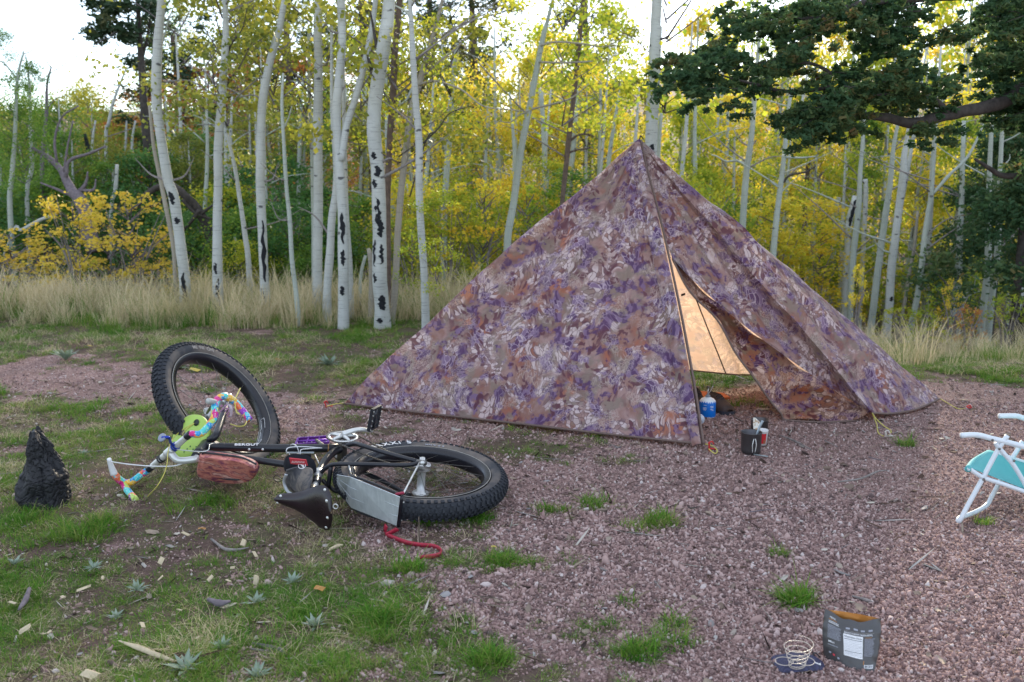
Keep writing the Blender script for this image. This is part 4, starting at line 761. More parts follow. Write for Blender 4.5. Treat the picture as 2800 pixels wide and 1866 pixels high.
# --- the many slender pale stems between the crowns
for (xa, xb, ya, yb, cnt, top, la, gr) in ((1030, 1800, 13.4, 20, 18, 120, 'slender pale aspen stem among the yellow leaves left of the tent peak', 'slender stems left of the tent peak'), (1850, 2830, 13.6, 22, 24, 60, 'slender pale aspen stem deep in the wood right of the tent', 'slender stems right of the tent'), (440, 1030, 13.5, 20, 14, 150, 'slender pale aspen stem behind the row of large white trunks', 'slender stems behind the white trunks')):
    for i in range(cnt):
        X = xa + (xb - xa) * (i + R_.uniform(.0, 1)) / cnt; y_ = R_.uniform(ya, yb); x = (X - 1400) / FPX * y_ * _c; g0 = h1(x, y_); tz = PY(X, top + R_.uniform(-60, 160), y_).z; ln = R_.uniform(-.02, .10) * (tz - g0); r0 = R_.uniform(.028, .062)
        t = empty('aspen_tree', (x, y_, g0), la, 'tree', gr); p_ = [Vector((x - ln * .3, y_, g0 - .1)), Vector((x + R_.uniform(-.05, .05), y_, g0 + (tz - g0) * .33)), Vector((x + ln * .45 + R_.uniform(-.06, .06), y_, g0 + (tz - g0) * .66)), Vector((x + ln, y_, tz))]
        part('trunk', tube(p_, [r0, r0 * .85, r0 * .6, r0 * .25], 8, 4, True, True, .1, i), BARK if R_.random() < .6 else BARK_G, t)
        for _ in range(3):
            k = R_.uniform(.35, .9); q = p_[0].lerp(p_[3], k); d = Vector((R_.choice([-1, 1]) * R_.uniform(.3, .8), 0, R_.uniform(.05, .45))); part('limb', tube([q, q + d * .5 + Vector((0, 0, .05)), q + d], [.010, .007, .003], 4, 3), BARK_G, t)
# ============================================================= TENT
def PLN(X, Y, p0, n, off=0.):
    d = ray(X, Y); n = Vector(n).normalized(); return EYE + d * ((n.dot(Vector(p0) + n * off - EYE)) / n.dot(d))
TL = P(940, 1103, .02); TF = P(1922, 1214, .03); TR1 = P(2385, 1130, .07); TR2 = P(2570, 1090, .03); TA = PY(1748, 385, 6.22)
TB = Vector((.60, 7.1, .11)); TS = P(1985, 1022, .10)
def camo(name, under=False, tr=None):
    m = N(newmat(name)); v = m.coord('Object'); w1 = m.noise(v, 3.3, 2, .5, 0, 'Color'); vw = m.vadd(v, w1, .22); w2 = m.noise(v, 11, 1, .5, 0, 'Color'); vw = m.vadd(vw, w2, .035)
    base = m.ramp(m.noise(vw, 3.6, 4, .6), [(.32, (.30, .10, .055)), (.43, (.24, .125, .095)), (.52, (.32, .21, .19)), (.59, (.16, .085, .08)), (.66, (.33, .125, .07))])
    base = m.mix(m.ramp(m.noise(m.coord('Object', (1, 1, 1), (3, 1, 2)), 9, 4, .6), [(.50, 0.), (.60, .8)]), base, (.20, .165, .13))
    pm = m.ramp(m.noise(m.vadd(m.coord('Object', (1, 1, 1.25), (7, 3, 1)), w2, .05), 10.5, 5, .62), [(.515, 0.), (.55, 1.)])
    sv = m.coord('Object', (1., 1., .62)); sw = m.vadd(m.vadd(sv, w1, .30), w2, .02)
    def cells(scale, seedloc):
        q = m.vadd(sw, seedloc, 1.); e = m.voro(q, scale, 'DISTANCE_TO_EDGE'); c = m.voro(q, scale, 'F1', 'Color'); s_ = m.n('ShaderNodeSeparateColor'); m.set(s_.inputs[0], c); return e, s_.outputs[0], s_.outputs[1]
    comb = m.n('ShaderNodeCombineXYZ'); e1, r1, g1 = cells(44, comb.outputs[0]); e2, r2, g2 = cells(86, comb.outputs[0])
    msk = m.ramp(m.noise(m.coord('Object', (1, 1, 1), (1, 9, 4)), 5.2, 3, .55), [(.47, 0.), (.54, 1.)])
    msk2 = m.ramp(m.noise(m.coord('Object', (1, 1, 1), (5, 2, 8)), 6.4, 3, .55), [(.52, 0.), (.58, 1.)])
    white = m.mix(m.math('MULTIPLY', msk, m.ramp(r1, [(.38, 0.), (.52, .8)])), base, (.60, .50, .50))
    col = m.mix(m.math('MULTIPLY', pm, .88), white, (.042, .012, .090))
    col = m.mix(m.math('MULTIPLY', m.math('MULTIPLY', pm, m.ramp(r1, [(.6, 0.), (.62, 1.)])), .6), col, (.24, .16, .26))
    dk = m.math('MULTIPLY', m.ramp(g1, [(.74, 0.), (.76, 1.)]), m.ramp(m.noise(v, 6, 2), [(.45, 0.), (.55, .9)])); col = m.mix(dk, col, (.085, .022, .035))
    ln = m.math('MULTIPLY', m.ramp(e1, [(.035, 1.), (.075, 0.)]), m.math('MULTIPLY_ADD', msk, .78, .10)); col = m.mix(ln, col, m.mix(pm, (.10, .05, .06), (.42, .34, .40)))
    ln2 = m.math('MULTIPLY', m.ramp(e2, [(.05, 1.), (.10, 0.)]), m.math('MULTIPLY', msk2, .55)); col = m.mix(ln2, col, (.50, .42, .38))
    if under: col = m.mix(.55, col, m.mix(1., col, (.95, .66, .42), 'MULTIPLY'))  # brown of light passing through the cloth, tinted into the underside colour
    else: col = m.mix(.05, col, (.30, .22, .40))  # faint purple wash: cool sky sheen put into the outer colour
    tc_ = m.mix(.38, m.mix(1., col, (1, .80, .62), 'MULTIPLY'), (.95, .76, .58))
    wv = m.coord('Object'); bump = m.bump(m.noise(wv, 420, 2), .08, .001)
    return m.out(col, .62, 0, bump, tr or (.70 if under else .12), tc_, spec=.12)
CAMO = camo('tarp_fabric'); CAMO_U = camo('tarp_fabric_backlit_underside', True); CAMO_F = camo('tarp_fabric_doubled', True, .05)  # CAMO_U: same cloth, browner and more translucent so the rear wall looks backlit
HEM = plain('hem_tape_brown', (.17, .115, .10), .7, var=.2, vs=80); CORD_BLK = plain('cord_black', (.02, .018, .02), .7); CORD_Y = plain('cord_yellow', (.62, .55, .12), .6, vs=200, var=.2); STAKE_R = plain('stake_red', (.55, .03, .03), .35, .3)
tent = empty('tarp_tent', (.86, 6.2, 0), 'brown and purple camouflage tarp pitched as a pyramid with its door flap open', 'tent')
def poly_at(pts, t):
    pts = [Vector(p) for p in pts]; L = [0.]
    for a, b in zip(pts, pts[1:]): L.append(L[-1] + (b - a).length)
    s = t * L[-1]
    for i in range(len(pts) - 1):
        if s <= L[i + 1] + 1e-9: return pts[i].lerp(pts[i + 1], (s - L[i]) / max(1e-9, L[i + 1] - L[i]))
    return pts[-1]
def fan(name, A, base, nu, nv, nrm, disp, mat, v0=0., curve=True, parent=None):
    bs = catmull(base, 10) if curve and len(base) > 2 else base; nrm = Vector(nrm).normalized(); V = []; F = []
    for i in range(nu + 1):
        b = poly_at(bs, i / nu)
        for j in range(nv + 1):
            v_ = v0 + (1 - v0) * j / nv; p = A.lerp(b, v_); V.append(p + nrm * disp(i / nu, v_, p))
    for i in range(nu):
        for j in range(nv): a = i * (nv + 1) + j; F.append((a, a + 1, a + nv + 2, a + nv + 1))
    return part(name, (V, F), mat, parent or tent)
def wr(p, s, k=0.): return mn.noise(Vector((p.x * s + k, p.y * s, p.z * s)))
n1 = (TL - TA).cross(TF - TA); n1 = n1 if n1.y < 0 else -n1; n1.normalize()
def d1(u, v, p):
    b = .075 * math.exp(-u / .10) * math.sin(math.pi * v) ** .8 - .035 * math.sin(math.pi * min(1, u / .45)) * v * (1 - v) * 2.2
    b += .034 * math.exp(-abs(u - .47) / .012) * math.sin(math.pi * min(1, v * 1.05)) * 1.0 - .030 * math.sin(math.pi * max(0, (u - .47) / .53)) * v * (1 - v) * 2.
    b += .022 * math.sin(u * 37 + 1.5 * math.sin(u * 9)) * (1 - v) ** 1.2 * v * 2.5 + .020 * wr(p, 2.6) + .008 * wr(p, 8, 3) + .016 * wr(Vector((p.x * 2.2 + p.z, p.y, p.z - p.x)), 1.9, 6)
    b += .022 * math.exp(-abs(u - .16 - .05 * v) / .012) * v * (1 - v) * 3 + .020 * math.exp(-abs(u - .78) / .012) * v * (1 - v) * 3 + .010 * math.exp(-abs(u - .93) / .02) * v
    return b
fan('fabric_panel', TA, [TL, P(1150, 1128, .035), P(1393, 1155, .04), P(1640, 1184, .04), TF], 150, 70, n1, d1, CAMO, 0., False)
n2 = (TF - TA).cross(TR2 - TA); n2 = n2 if n2.y < 0 else -n2; n2.normalize()
Q0 = PLN(1838, 706, TA, n2); C0 = PLN(1955, 562, TA, n2)
edge = [Q0] + [PLN(X, Y, TA, n2) for X, Y in ((1900, 772), (2000, 862), (2100, 940), (2200, 1012), (2300, 1078))] + [TR1]
def segd(p, a, b): t = max(0, min(1, (p - a).dot(b - a) / (b - a).length_squared)); return (p - a.lerp(b, t)).length, t
def com(p, t): return .060 * math.exp(-segd(p, C0, TR1)[0] / .028) * math.sin(math.pi * min(1, t * .9 + .08)) + .016 * wr(p, 2.6, 5) + .010 * wr(p, 7.5, 2)
def d2(u, v, p):
    d, t = segd(p, C0, TR1); b = -.06 * v * (1 - v) * 2 * (1 - u ** 6)
    e = 1 - u ** 6
    b += (.018 * math.sin(u * 30 + v * 4) * (1 - v) * v * 2 + .022 * math.exp(-abs(u - .22 - .1 * v) / .02) * v * (1 - v) * 4) * e
    lim = min(1, (1 - v) * 6); k = lim * (1 - e) + e * min(1, (1 - v) * 8 + .15)
    return b * k + com(p, t) * lim
fan('door_flap', TA, edge, 110, 70, n2, d2, CAMO)
fan('fabric_panel', TA, [TR1, P(2440, 1131, .03), P(2500, 1121, .03), P(2545, 1103, .03), TR2], 50, 80, n2, lambda u, v, p: (com(p, segd(p, C0, TR1)[1]) + .05 * math.sin(math.pi * v) * math.sin(math.pi * u)) * min(1, (1 - v) * 6), CAMO)
# underside of the folded door
inner = [(1840, 712), (1885, 795), (1960, 872), (2010, 962), (2062, 1032), (2104, 1092), (2134, 1128), (2150, 1146), (2250, 1152), (2340, 1148), (2384, 1132)]
dq, dg = (Q0 - EYE).dot(Vector((0, _c, -_s))), (P(2150, 1146, .02) - EYE).dot(Vector((0, _c, -_s)))
ip = []
for X, Y in inner:
    t = min(1, (Y - 712) / (1128 - 712)); ip.append(D(X, Y, dq + (dg - dq) * t) if Y < 1140 else P(X, Y, .015))
ip[-1] = TR1.copy(); ip[0] = Q0.copy(); ic = catmull(ip, 8); V = []; F = []; nu, nv = 90, 16; ec = catmull(edge, 8)
for i in range(nu + 1):
    a = poly_at(ec, i / nu); b = poly_at(ic, i / nu)
    for j in range(nv + 1):
        t = j / nv; p = a.lerp(b, t); s_ = math.sin(math.pi * t); p += Vector((0, .06 * s_ + .035 * s_ * math.sin(i * .16 + 5 * t), .012 * math.sin(i * .3))) + Vector((0, 1, 0)) * .05 * wr(p, 4, 8) * s_ + Vector((0, .003, 0)); p.z = max(p.z, .012); V.append(p)
for i in range(nu):
    for j in range(nv): a = i * (nv + 1) + j; F.append((a, a + 1, a + nv + 2, a + nv + 1))
part('folded_door', (V, F), CAMO_F, tent)
part('hem', tube([p + Vector((0, -.008, -.004)) for p in ip[:-1]], .006, 6, 5), HEM, tent)
nb = Vector((0, 1, .3))
fan('fabric_panel', TA, [TL, (TL + TB) / 2 + Vector((0, 0, .05)), TB], 50, 40, Vector((-.6, .7, .3)), lambda u, v, p: -.02 * v * (1 - v) * 4 + .006 * wr(p, 3), CAMO_U)
fan('fabric_panel', TA, [TB, TS, P(2060, 1025, .09), (TS + TR2) / 2 + Vector((.3, -.05, -.02)), TR2], 60, 50, Vector((.5, .8, .3)), lambda u, v, p: -.05 * math.sin(math.pi * v) * u + .010 * wr(p, 3, 4) * (1 - u) + .006 * math.sin(u * 40) * (1 - v) * (1 - u), CAMO_U)
part('seam', tube([TA.lerp(TS, t) + Vector((-.02 * math.sin(math.pi * t), -.03 * math.sin(math.pi * t), 0)) for t in (.2, .5, .75, 1.)], .0045, 6, 4), CORD_BLK, tent)
part('hem', tube([TB + Vector((0, -.01, 0)), TS + Vector((0, -.01, 0)), P(2060, 1025, .09), P(2120, 1031, .09)], .005, 6, 5), HEM, tent)
hp = [TA + Vector((.01, -.015, 0)), PLN(1772, 470, TA, n2, .015), PLN(1800, 575, TA, n2, .02), PLN(1829, 700, TA, n2, .025), PLN(1857, 830, TA, n2, .025), PLN(1882, 960, TA, n2, .02), PLN(1903, 1080, TA, n2, .015), TF + Vector((0, -.012, 0))]
def ribbon(pts, width, wdir, th=.004, n=8):
    c = catmull(pts, n); V = []; F = []; wd = Vector(wdir).normalized(); T, _, _ = frames(c)
    for i, p in enumerate(c):
        w_ = width[0] + (width[1] - width[0]) * i / (len(c) - 1) if hasattr(width, '__len__') else width; b = (wd - T[i] * wd.dot(T[i])).normalized(); nn = T[i].cross(b)
        V += [p - b * w_ / 2 - nn * th / 2, p + b * w_ / 2 - nn * th / 2, p + b * w_ / 2 + nn * th / 2, p - b * w_ / 2 + nn * th / 2]
    for i in range(len(c) - 1):
        for k in range(4): F.append((i * 4 + k, i * 4 + (k + 1) % 4, i * 4 + 4 + (k + 1) % 4, i * 4 + 4 + k))
    F += [(3, 2, 1, 0), tuple(len(V) - 4 + k for k in range(4))]; return V, F
part('hem', ribbon(hp, (.010, .017), n1.cross(TF - TA)), HEM, tent)
# turned edge strip beside the door
sd = (TF - TA).normalized(); lat = -(n1.cross(sd)); lat = lat if lat.x < 0 else -lat
V = []; F = []; hc = catmull(hp, 8)
for i, p in enumerate(hc):
    t = i / (len(hc) - 1)
    for j in range(7): q = j / 6; V.append(p + lat * (.008 + q * (.030 + .055 * min(1, t * 3)) * (1 - .5 * max(0, t - .8) * 4)) + n1 * (.022 * math.sin(math.pi * (q * .8 + .2)) * min(1, t * 6 + .2) + .012))
for i in range(len(hc) - 1):
    for j in range(6): a = i * 7 + j; F.append((a, a + 1, a + 8, a + 7))
part('turned_edge', (V, F), CAMO, tent, label='darker turned back fabric edge beside the door')
part('hem', ribbon([TL + Vector((0, -.006, 0)), P(1150, 1128, .035) + Vector((0, -.006, 0)), P(1393, 1155, .04) + Vector((0, -.006, 0)), P(1640, 1184, .04) + Vector((0, -.006, 0)), TF + Vector((0, -.006, 0))], .012, (0, 0, 1), .006), HEM, tent)
part('hem', ribbon([TR1, P(2440, 1131, .03), P(2500, 1121, .03), P(2545, 1103, .03), TR2], .012, (0, 0, 1), .006), HEM, tent)
cp = TA + Vector((0, 0, .012)); cpv = [cp, TA.lerp(TL, .055) + n1 * .012, TA.lerp((TL + TF) / 2, .075) + n1 * .016, TA.lerp(TF, .06) + n1 * .014, TA.lerp(TR2, .05) + n2 * .012, TA.lerp(TB, .06)]
part('peak_cap', (cpv, [(0, 1, 2), (0, 2, 3), (0, 3, 4), (0, 4, 5), (0, 5, 1)]), CAMO, tent, False)
part('loop', tube([TA + Vector((0, 0, 0)), TA + Vector((.01, .02, .03)), TA + Vector((.03, .04, .01))], .004, 6, 4), CORD_BLK, tent)
part('pole', tube([(TA.x, TA.y + .12, .0), (TA.x, TA.y + .06, .8), (TA.x, TA.y, TA.z - .02)], .010, 8, 3), plain('pole_grey', (.3, .3, .3), .4, .7), tent)
part('toggle', boxg(PLN(1868, 806, TA, n2, -.25), (.012, 0, .004), (0, .006, 0), (0, 0, .006)), CORD_BLK, tent, False)
# logo: yellow stitched scrawl near the front corner
lx = (TF - TL).normalized(); lo_ = PLN(1802, 1196, TF, n1, .016)
up_ = n1.cross(lx); up_ = up_ if up_.z > 0 else -up_
sq = [lo_ + lx * (i * .0042) + up_ * (.006 + .0035 * i * .25 + .009 * (1 if i % 2 else -.5)) for i in range(20)]
part('logo', join(tube(sq, .0012, 4, 3), tube([lo_ + up_ * -.004, lo_ + lx * .05 + up_ * .004, lo_ + lx * .09 + up_ * .02], .0012, 4, 4)), plain('logo_yellow', (.75, .62, .05), .6), tent)
# stakes and cords
def stake(p, la, lean, mat=STAKE_R, cord=None):
    s = empty('tent_stake', p, la, 'tent stake', 'tent stakes around the tarp'); l = Vector(lean)
    part('shaft', tube([p - Vector((0, 0, .02)), p + l * .55, p + l], .005, 6, 3), mat, s); part('hook', tube([p + l * .95, p + l + Vector((.016, 0, .004)), p + l + Vector((.026, 0, -.012))], .004, 6, 4), mat, s)
    part('foot', tube([p + Vector((0, 0, .006)), p + Vector((.012, 0, .010)), p + Vector((.034, .0, .006))], .0045, 6, 3), mat, s)
    if cord: part('guy_cord', tube(cord, .0028, 6, 6), CORD_Y, s)
p = P(1940, 1232, .006); stake(p, 'red stake with yellow cord at the tent\'s front corner', (-.004, 0, .045), cord=[TF, P(1935, 1216, .03), P(1952, 1222, .02), P(1961, 1232, .015), P(1958, 1240, .006), P(1950, 1238, .01), P(1938, 1228, .02)])
p = P(895, 1114, .006); stake(p, 'red stake at the tent\'s far left corner', (-.02, 0, .035), cord=[TL, P(925, 1104, .03), P(905, 1108, .02), P(893, 1112, .02)])
p = P(1396, 1166, .004); stake(p, 'small grey stake with short yellow loop midway along the tarp\'s hem', (0, 0, .02), HEM, [P(1393, 1155, .04), P(1390, 1163, .02), P(1401, 1168, .006), P(1406, 1174, .005)])
p = P(2425, 1196, .004); stake(p, 'pale stake holding the long yellow cord of the door flap', (-.012, 0, .035), plain('stake_pale', (.6, .55, .5), .5), [TR1, P(2398, 1148, .07), P(2418, 1166, .04), P(2436, 1178, .025), P(2432, 1188, .01), P(2420, 1194, .008), P(2402, 1184, .02), P(2397, 1160, .04), TR1])
p = P(2640, 1119, .004); stake(p, 'small red stake off the tent\'s far right corner', (.01, 0, .02), cord=[TR2, P(2595, 1105, .02), P(2620, 1118, .01), P(2640, 1118, .008)])

# ============================================================= BICYCLE
BLACK = plain('frame_black', (.014, .015, .022), .32, var=.1); RUB = plain('tyre_rubber', (.022, .026, .036), .75, var=.35, vs=30, bump=.2)
m = N(newmat('tyre_sidewall_dusty')); v = m.coord(); c = m.mix(m.ramp(m.noise(v, 5, 4, .6), [(.4, 0.), (.66, .8)]), (.045, .047, .055), (.22, .18, .15)); SIDE = m.out(c, .7, 0, m.bump(m.noise(v, 90, 2), .2, .002), spec=.3)
RIM = plain('rim_black', (.012, .012, .018), .3); SILV = plain('silver', (.66, .66, .65), .34, .5, var=.05); STEEL = plain('steel_dark', (.18, .17, .16), .4, .8); WHITE = plain('white_print', (.78, .78, .80), .5, var=.04); GREYP = plain('grey_print', (.35, .36, .42), .5)
ALU = None
m = N(newmat('brushed_aluminium')); v = m.coord('Object', (3, 3, 3)); s_ = m.noise(v, 9, 5, .65); c = m.mix(s_, (.36, .40, .43), (.62, .66, .69)); sm = m.ramp(m.noise(m.coord('Object', (30, 4, 4)), 3, 3), [(.45, 0.), (.7, 1.)]); ALU = m.out(m.mix(m.math('MULTIPLY', sm, .3), c, (.75, .78, .8)), .45, .35, m.bump(s_, .1, .002))
m = N(newmat('bar_tape_rainbow')); v = m.vadd(m.coord('Object'), m.noise(m.coord(), 30, 2, out='Color'), .035); c = m.voro(v, 34, 'F1', 'Color'); s_ = m.n('ShaderNodeSeparateColor'); m.set(s_.inputs[0], c)
c = m.ramp(s_.outputs[0], [(0, (.02, .30, .62)), (.16, (.05, .55, .62)), (.3, (.45, .62, .12)), (.42, (.75, .45, .05)), (.56, (.80, .16, .05)), (.68, (.62, .02, .22)), (.82, (.30, .03, .45)), (.92, (.10, .62, .60))], 'CONSTANT')
st = m.ramp(m.noise(m.coord('Object', (60, 60, 60)), 2.2, 1), [(.60, 0.), (.64, .7)]); TAPE = m.out(m.mix(st, c, (.75, .72, .75)), .55)
bike = empty('bicycle', (-.8, 4.5, 0), 'black fat tyre bicycle lying on its side with rainbow handlebar tape', 'bicycle')
FP0 = P(1152, 1308, .12); FN = Vector((.08, -.07, 1)).normalized()
def fp(X, Y, off=0.): return PLN(X, Y, FP0, FN, off)
def arcletters(parent, c, n, r, word, a0, size, mat, hint, h, outward=True, mirror=False):
    a, b, n = axes(n, hint); an = a0
    for ch in word:
        rd = (a * math.cos(an) + b * math.sin(an)); tg_ = (b * math.cos(an) - a * math.sin(an)); y = rd if outward else -rd; x = y.cross(n)
        if mirror: x = -x
        text('lettering', ch, mat, parent, Vector(c) + rd * r + n * h - x * size * .33 - y * size * .35, x, y, size); an += (-1 if outward else 1) * size * .82 / r
def wheel(c, n, hint, seed, knobs=78):
    c = Vector(c); n = Vector(n).normalized(); R0, tr = .341, .0435
    hubp = lathe(c, n, [(0, -.098), (.012, -.098), (.012, -.075), (.038, -.074), (.038, -.068), (.019, -.062), (.017, 0), (.019, .055), (.040, .060), (.040, .067), (.014, .070), (.012, .098), (0, .098)], 20, hint)
    w_ = part('wheel', hubp, SILV, bike)
    pr = [(R0 + tr * math.cos(a), tr * math.sin(a) * 1.02) for a in np.linspace(-2.5, 2.5, 26)]
    part('tyre', lathe(c, n, pr, 96, hint), SIDE, w_)
    tp = [(R0 + tr * 1.012 * math.cos(a), tr * 1.02 * math.sin(a) * 1.012) for a in np.linspace(-1.02, 1.02, 13)]
    part('tread', lathe(c, n, tp, 96, hint), RUB, w_)
    a_, b_, n_ = axes(n, hint); V = []; F = []
    for k in range(knobs):
        for row, (ph, wd, ln) in enumerate(((-1.12, .0065, .0075), (-.68, .006, .006), (-.28, .0085, .0055), (.28, .0085, .0055), (.68, .006, .006), (1.12, .0065, .0075), (0, .005, .005))):
            an = 2 * math.pi * (k + (.5 if row in (1, 4, 6) else 0) + (.15 if row % 2 else -.1)) / knobs; rd = a_ * math.cos(an) + b_ * math.sin(an); tg_ = b_ * math.cos(an) - a_ * math.sin(an)
            o_ = rd * math.cos(ph) + n_ * math.sin(ph); s2 = n_ * math.cos(ph) - rd * math.sin(ph); ctr = c + rd * R0 + o_ * (tr + .0035)
            g = boxg(ctr, tg_ * ln, s2 * wd, o_ * .0042); kk = len(V); V += g[0]; F += [tuple(i + kk for i in q) for q in g[1]]
    part('tread_knobs', (V, F), RUB, w_, False, kind='stuff')
    rp = [(.302, -.036), (.306, -.038), (.308, -.034), (.298, -.031), (.288, -.028), (.285, 0), (.288, .028), (.298, .031), (.308, .034), (.306, .038), (.302, .036), (.283, .031), (.277, .012), (.277, -.012), (.283, -.031)]
    part('rim', lathe(c, n, rp, 80, hint, True), RIM, w_)
    part('rim_line', join(lathe(c, n, [(.3065, .0375), (.3095, .0385), (.3075, .0395)], 80, hint, True)), plain('bead_pale', (.5, .47, .42), .6), w_)
    for k in range(32):
        an = 2 * math.pi * k / 32; s = 1 if k % 2 else -1; d = .35 if (k // 2) % 2 else -.35
        p0 = c + (a_ * math.cos(an + d * 1.6) + b_ * math.sin(an + d * 1.6)) * .036 + n_ * .064 * s; p1 = c + (a_ * math.cos(an) + b_ * math.sin(an)) * .279 + n_ * .012 * s
        part('spoke', tube([p0, p1], .0011, 4, 1, False, False), STEEL, w_)
    return w_, (a_, b_, n_)
rw, (ra, rb, rn_) = wheel(FP0, FN, Vector((0, 1, 0)), 1)
FN2 = Vector((.743, -.235, .623)).normalized(); FC = D(610, 1100, 5.11) - FN2 * .035
fw, (fa, fb, fn_) = wheel(FC, FN2, Vector((0, 0, 1)), 2)
arcletters(rw, FP0, FN, .342, 'MAXXIS', .86, .050, WHITE, Vector((0, 1, 0)), .0455)
arcletters(rw, FP0, FN, .322, 'SPANK', -.22, .024, GREYP, Vector((0, 1, 0)), .0425, False)
# white line graphics inside the front rim
def rimgraph(wp, c, a_, b_, n_, a0, a1, h0, h1_, mat):
    P_ = [(a0, h0), (a1, h0), (a1, h1_), (a0, h1_)]; V, F = [], []
    for (s0, t0), (s1, t1) in zip(P_[:3], P_[1:]):
        V, F = join((V, F), tube([c + (a_ * math.cos(s0 + (s1 - s0) * q) + b_ * math.sin(s0 + (s1 - s0) * q)) * (.275 + .005 * ((t0 + (t1 - t0) * q) / .03) ** 2) + n_ * (t0 + (t1 - t0) * q) for q in (0, .33, .66, 1)], .0011, 4, 2))
    part('rim_graphic', (V, F), mat, wp)
# which way round the far side of the front rim lies
_d = Vector((1, -.1, -.5)); a1_ = math.atan2(_d.dot(fb), _d.dot(fa))
for a0_, w_, h0, h1_ in ((-.55, .32, -.028, -.004), (-.15, .30, .006, .026), (.18, .34, -.024, -.002), (.5, .25, .004, .026), (-1.0, .22, -.02, .02)): rimgraph(fw, FC, fa, fb, fn_, a1_ + a0_, a1_ + a0_ + w_, h0, h1_, WHITE)
part('sticker', lathe(FC, fn_, [(.2745, -.016), (.2755, .016)], 4, fa, False, a1_ - 1.32, a1_ - 1.18), plain('sticker_purple', (.25, .16, .40), .5), fw)
_u = Vector((-.1, .3, 1)); au = math.atan2(_u.dot(fb), _u.dot(fa)); arcletters(fw, FC, FN2, .336, 'MINION', au + .1, .030, plain('faded_print', (.38, .34, .31), .6), Vector((0, 0, 1)), .0455)
def bt(name, pts, r, mat=None, seg=14, parent=None, **k): return part(name, tube(pts, r, seg, 6), mat or BLACK, parent or bike, **k)
BB = fp(936, 1228); ST = fp(873, 1291); HTt, HTb = fp(540, 1243, -.01), fp(563, 1214, -.01)
frame_ = bt('down_tube', [fp(930, 1226), fp(750, 1226), HTb + (HTt - HTb) * .25], [.021, .020, .020])
bt('top_tube', [fp(880, 1292), fp(790, 1272), fp(690, 1257), HTt + (HTb - HTt) * .2], [.015, .0155, .016, .016])
bt('head_tube', [HTt, HTb], .024)
bt('seat_tube', [BB, fp(912, 1237), fp(888, 1262), ST], [.019, .018, .0175, .0175])
bt('chainstay', [fp(940, 1221, .04), fp(968, 1214, .065), fp(992, 1219, .08), fp(1060, 1240, .09), fp(1143, 1262, .098)], [.012, .012, .011, .0105, .0095])
bt('chainstay', [fp(945, 1250, -.03), fp(985, 1285, -.07), fp(1050, 1318, -.09), fp(1122, 1356, -.098)], [.012, .012, .0105, .0095])
bt('seatstay', [fp(878, 1292, .01), fp(893, 1279, .035), fp(918, 1270, .06), fp(1000, 1270, .08), fp(1110, 1272, .09), fp(1150, 1265, .098)], [.0095] * 6)
bt('seatstay', [fp(880, 1312, -.02), fp(902, 1332, -.05), fp(925, 1345, -.06), fp(1000, 1352, -.09), fp(1122, 1360, -.098)], [.0095] * 5)
bt('stay_brace', [fp(905, 1276, .045), fp(897, 1335, -.05)], .010, seg=8)
bt('bottom_bracket', [BB - FN * .055, BB + FN * .055], .024, STEEL)
bt('dropout', [fp(1140, 1263, .098), fp(1165, 1267, .100)], .012, STEEL, 8); bt('axle_nut', [fp(1155, 1266, .10), fp(1155, 1266, .116)], .010, SILV, 8)
bt('seat_clamp', [ST.lerp(fp(858, 1338), -.03), ST.lerp(fp(858, 1338), .14)], .0205, SILV, 16)
sp_ = bt('seatpost', [ST, fp(858, 1338)], .0145, SILV); bt('sleeve', [fp(866, 1312), fp(862, 1325)], .022, BLACK, 16); bt('sleeve', [fp(855, 1336), fp(852, 1346)], .020, BLACK, 14)
bt('band', [fp(896, 1227), fp(899, 1227)], .0222, plain('badge_gold', (.35, .18, .06), .5), 16)
for X in (684, 721): part('bolt', lathe(fp(X, 1230, 0) + (FN * .1 + Vector((0, -1, .25))).normalized() * .0195, (0, -1, .3), [(0, .004), (.005, .003), (.006, 0)], 10), SILV, bike)
text('lettering', 'BERGUT', WHITE, bike, fp(641, 1229) + (FN + Vector((0, -.25, 0))).normalized() * .0212, fp(720, 1226) - fp(640, 1226), Vector((0, 1, .25)), .026, squash=1.15)
# cranks, chainring, chain, pedals
CR = BB + FN * .062; ca, cb, cn = axes(FN, Vector((1, 0, 0)))
ring = part('chainring', lathe(CR, FN, [(.066, -.002), (.073, -.001), (.073, .001), (.066, .002), (.060, .002), (.060, -.002)], 48, Vector((1, 0, 0)), True), SILV, bike)
V, F = [], []
for k in range(34):
    an = 2 * math.pi * k / 34; rd = ca * math.cos(an) + cb * math.sin(an); g = boxg(CR + rd * .075, rd * .003, (cb * math.cos(an) - ca * math.sin(an)) * .002, FN * .001); kk = len(V); V += g[0]; F += [tuple(i + kk for i in q) for q in g[1]]
part('teeth', (V, F), STEEL, ring, False, kind='stuff')
CE = fp(1018, 1178, .082)
for k in range(5):
    an = 2 * math.pi * k / 5 + .35; rd = ca * math.cos(an) + cb * math.sin(an); part('spider_arm', tube([CR + FN * .006, CR + rd * .063 + FN * .003], [.012, .006], 8, 2), SILV, ring)
ck = part('crank_arm', join(tube([CR + FN * .012, CR.lerp(CE, .5) + FN * .02, CE], [.015, .011, .010], 12, 5)), SILV, bike)
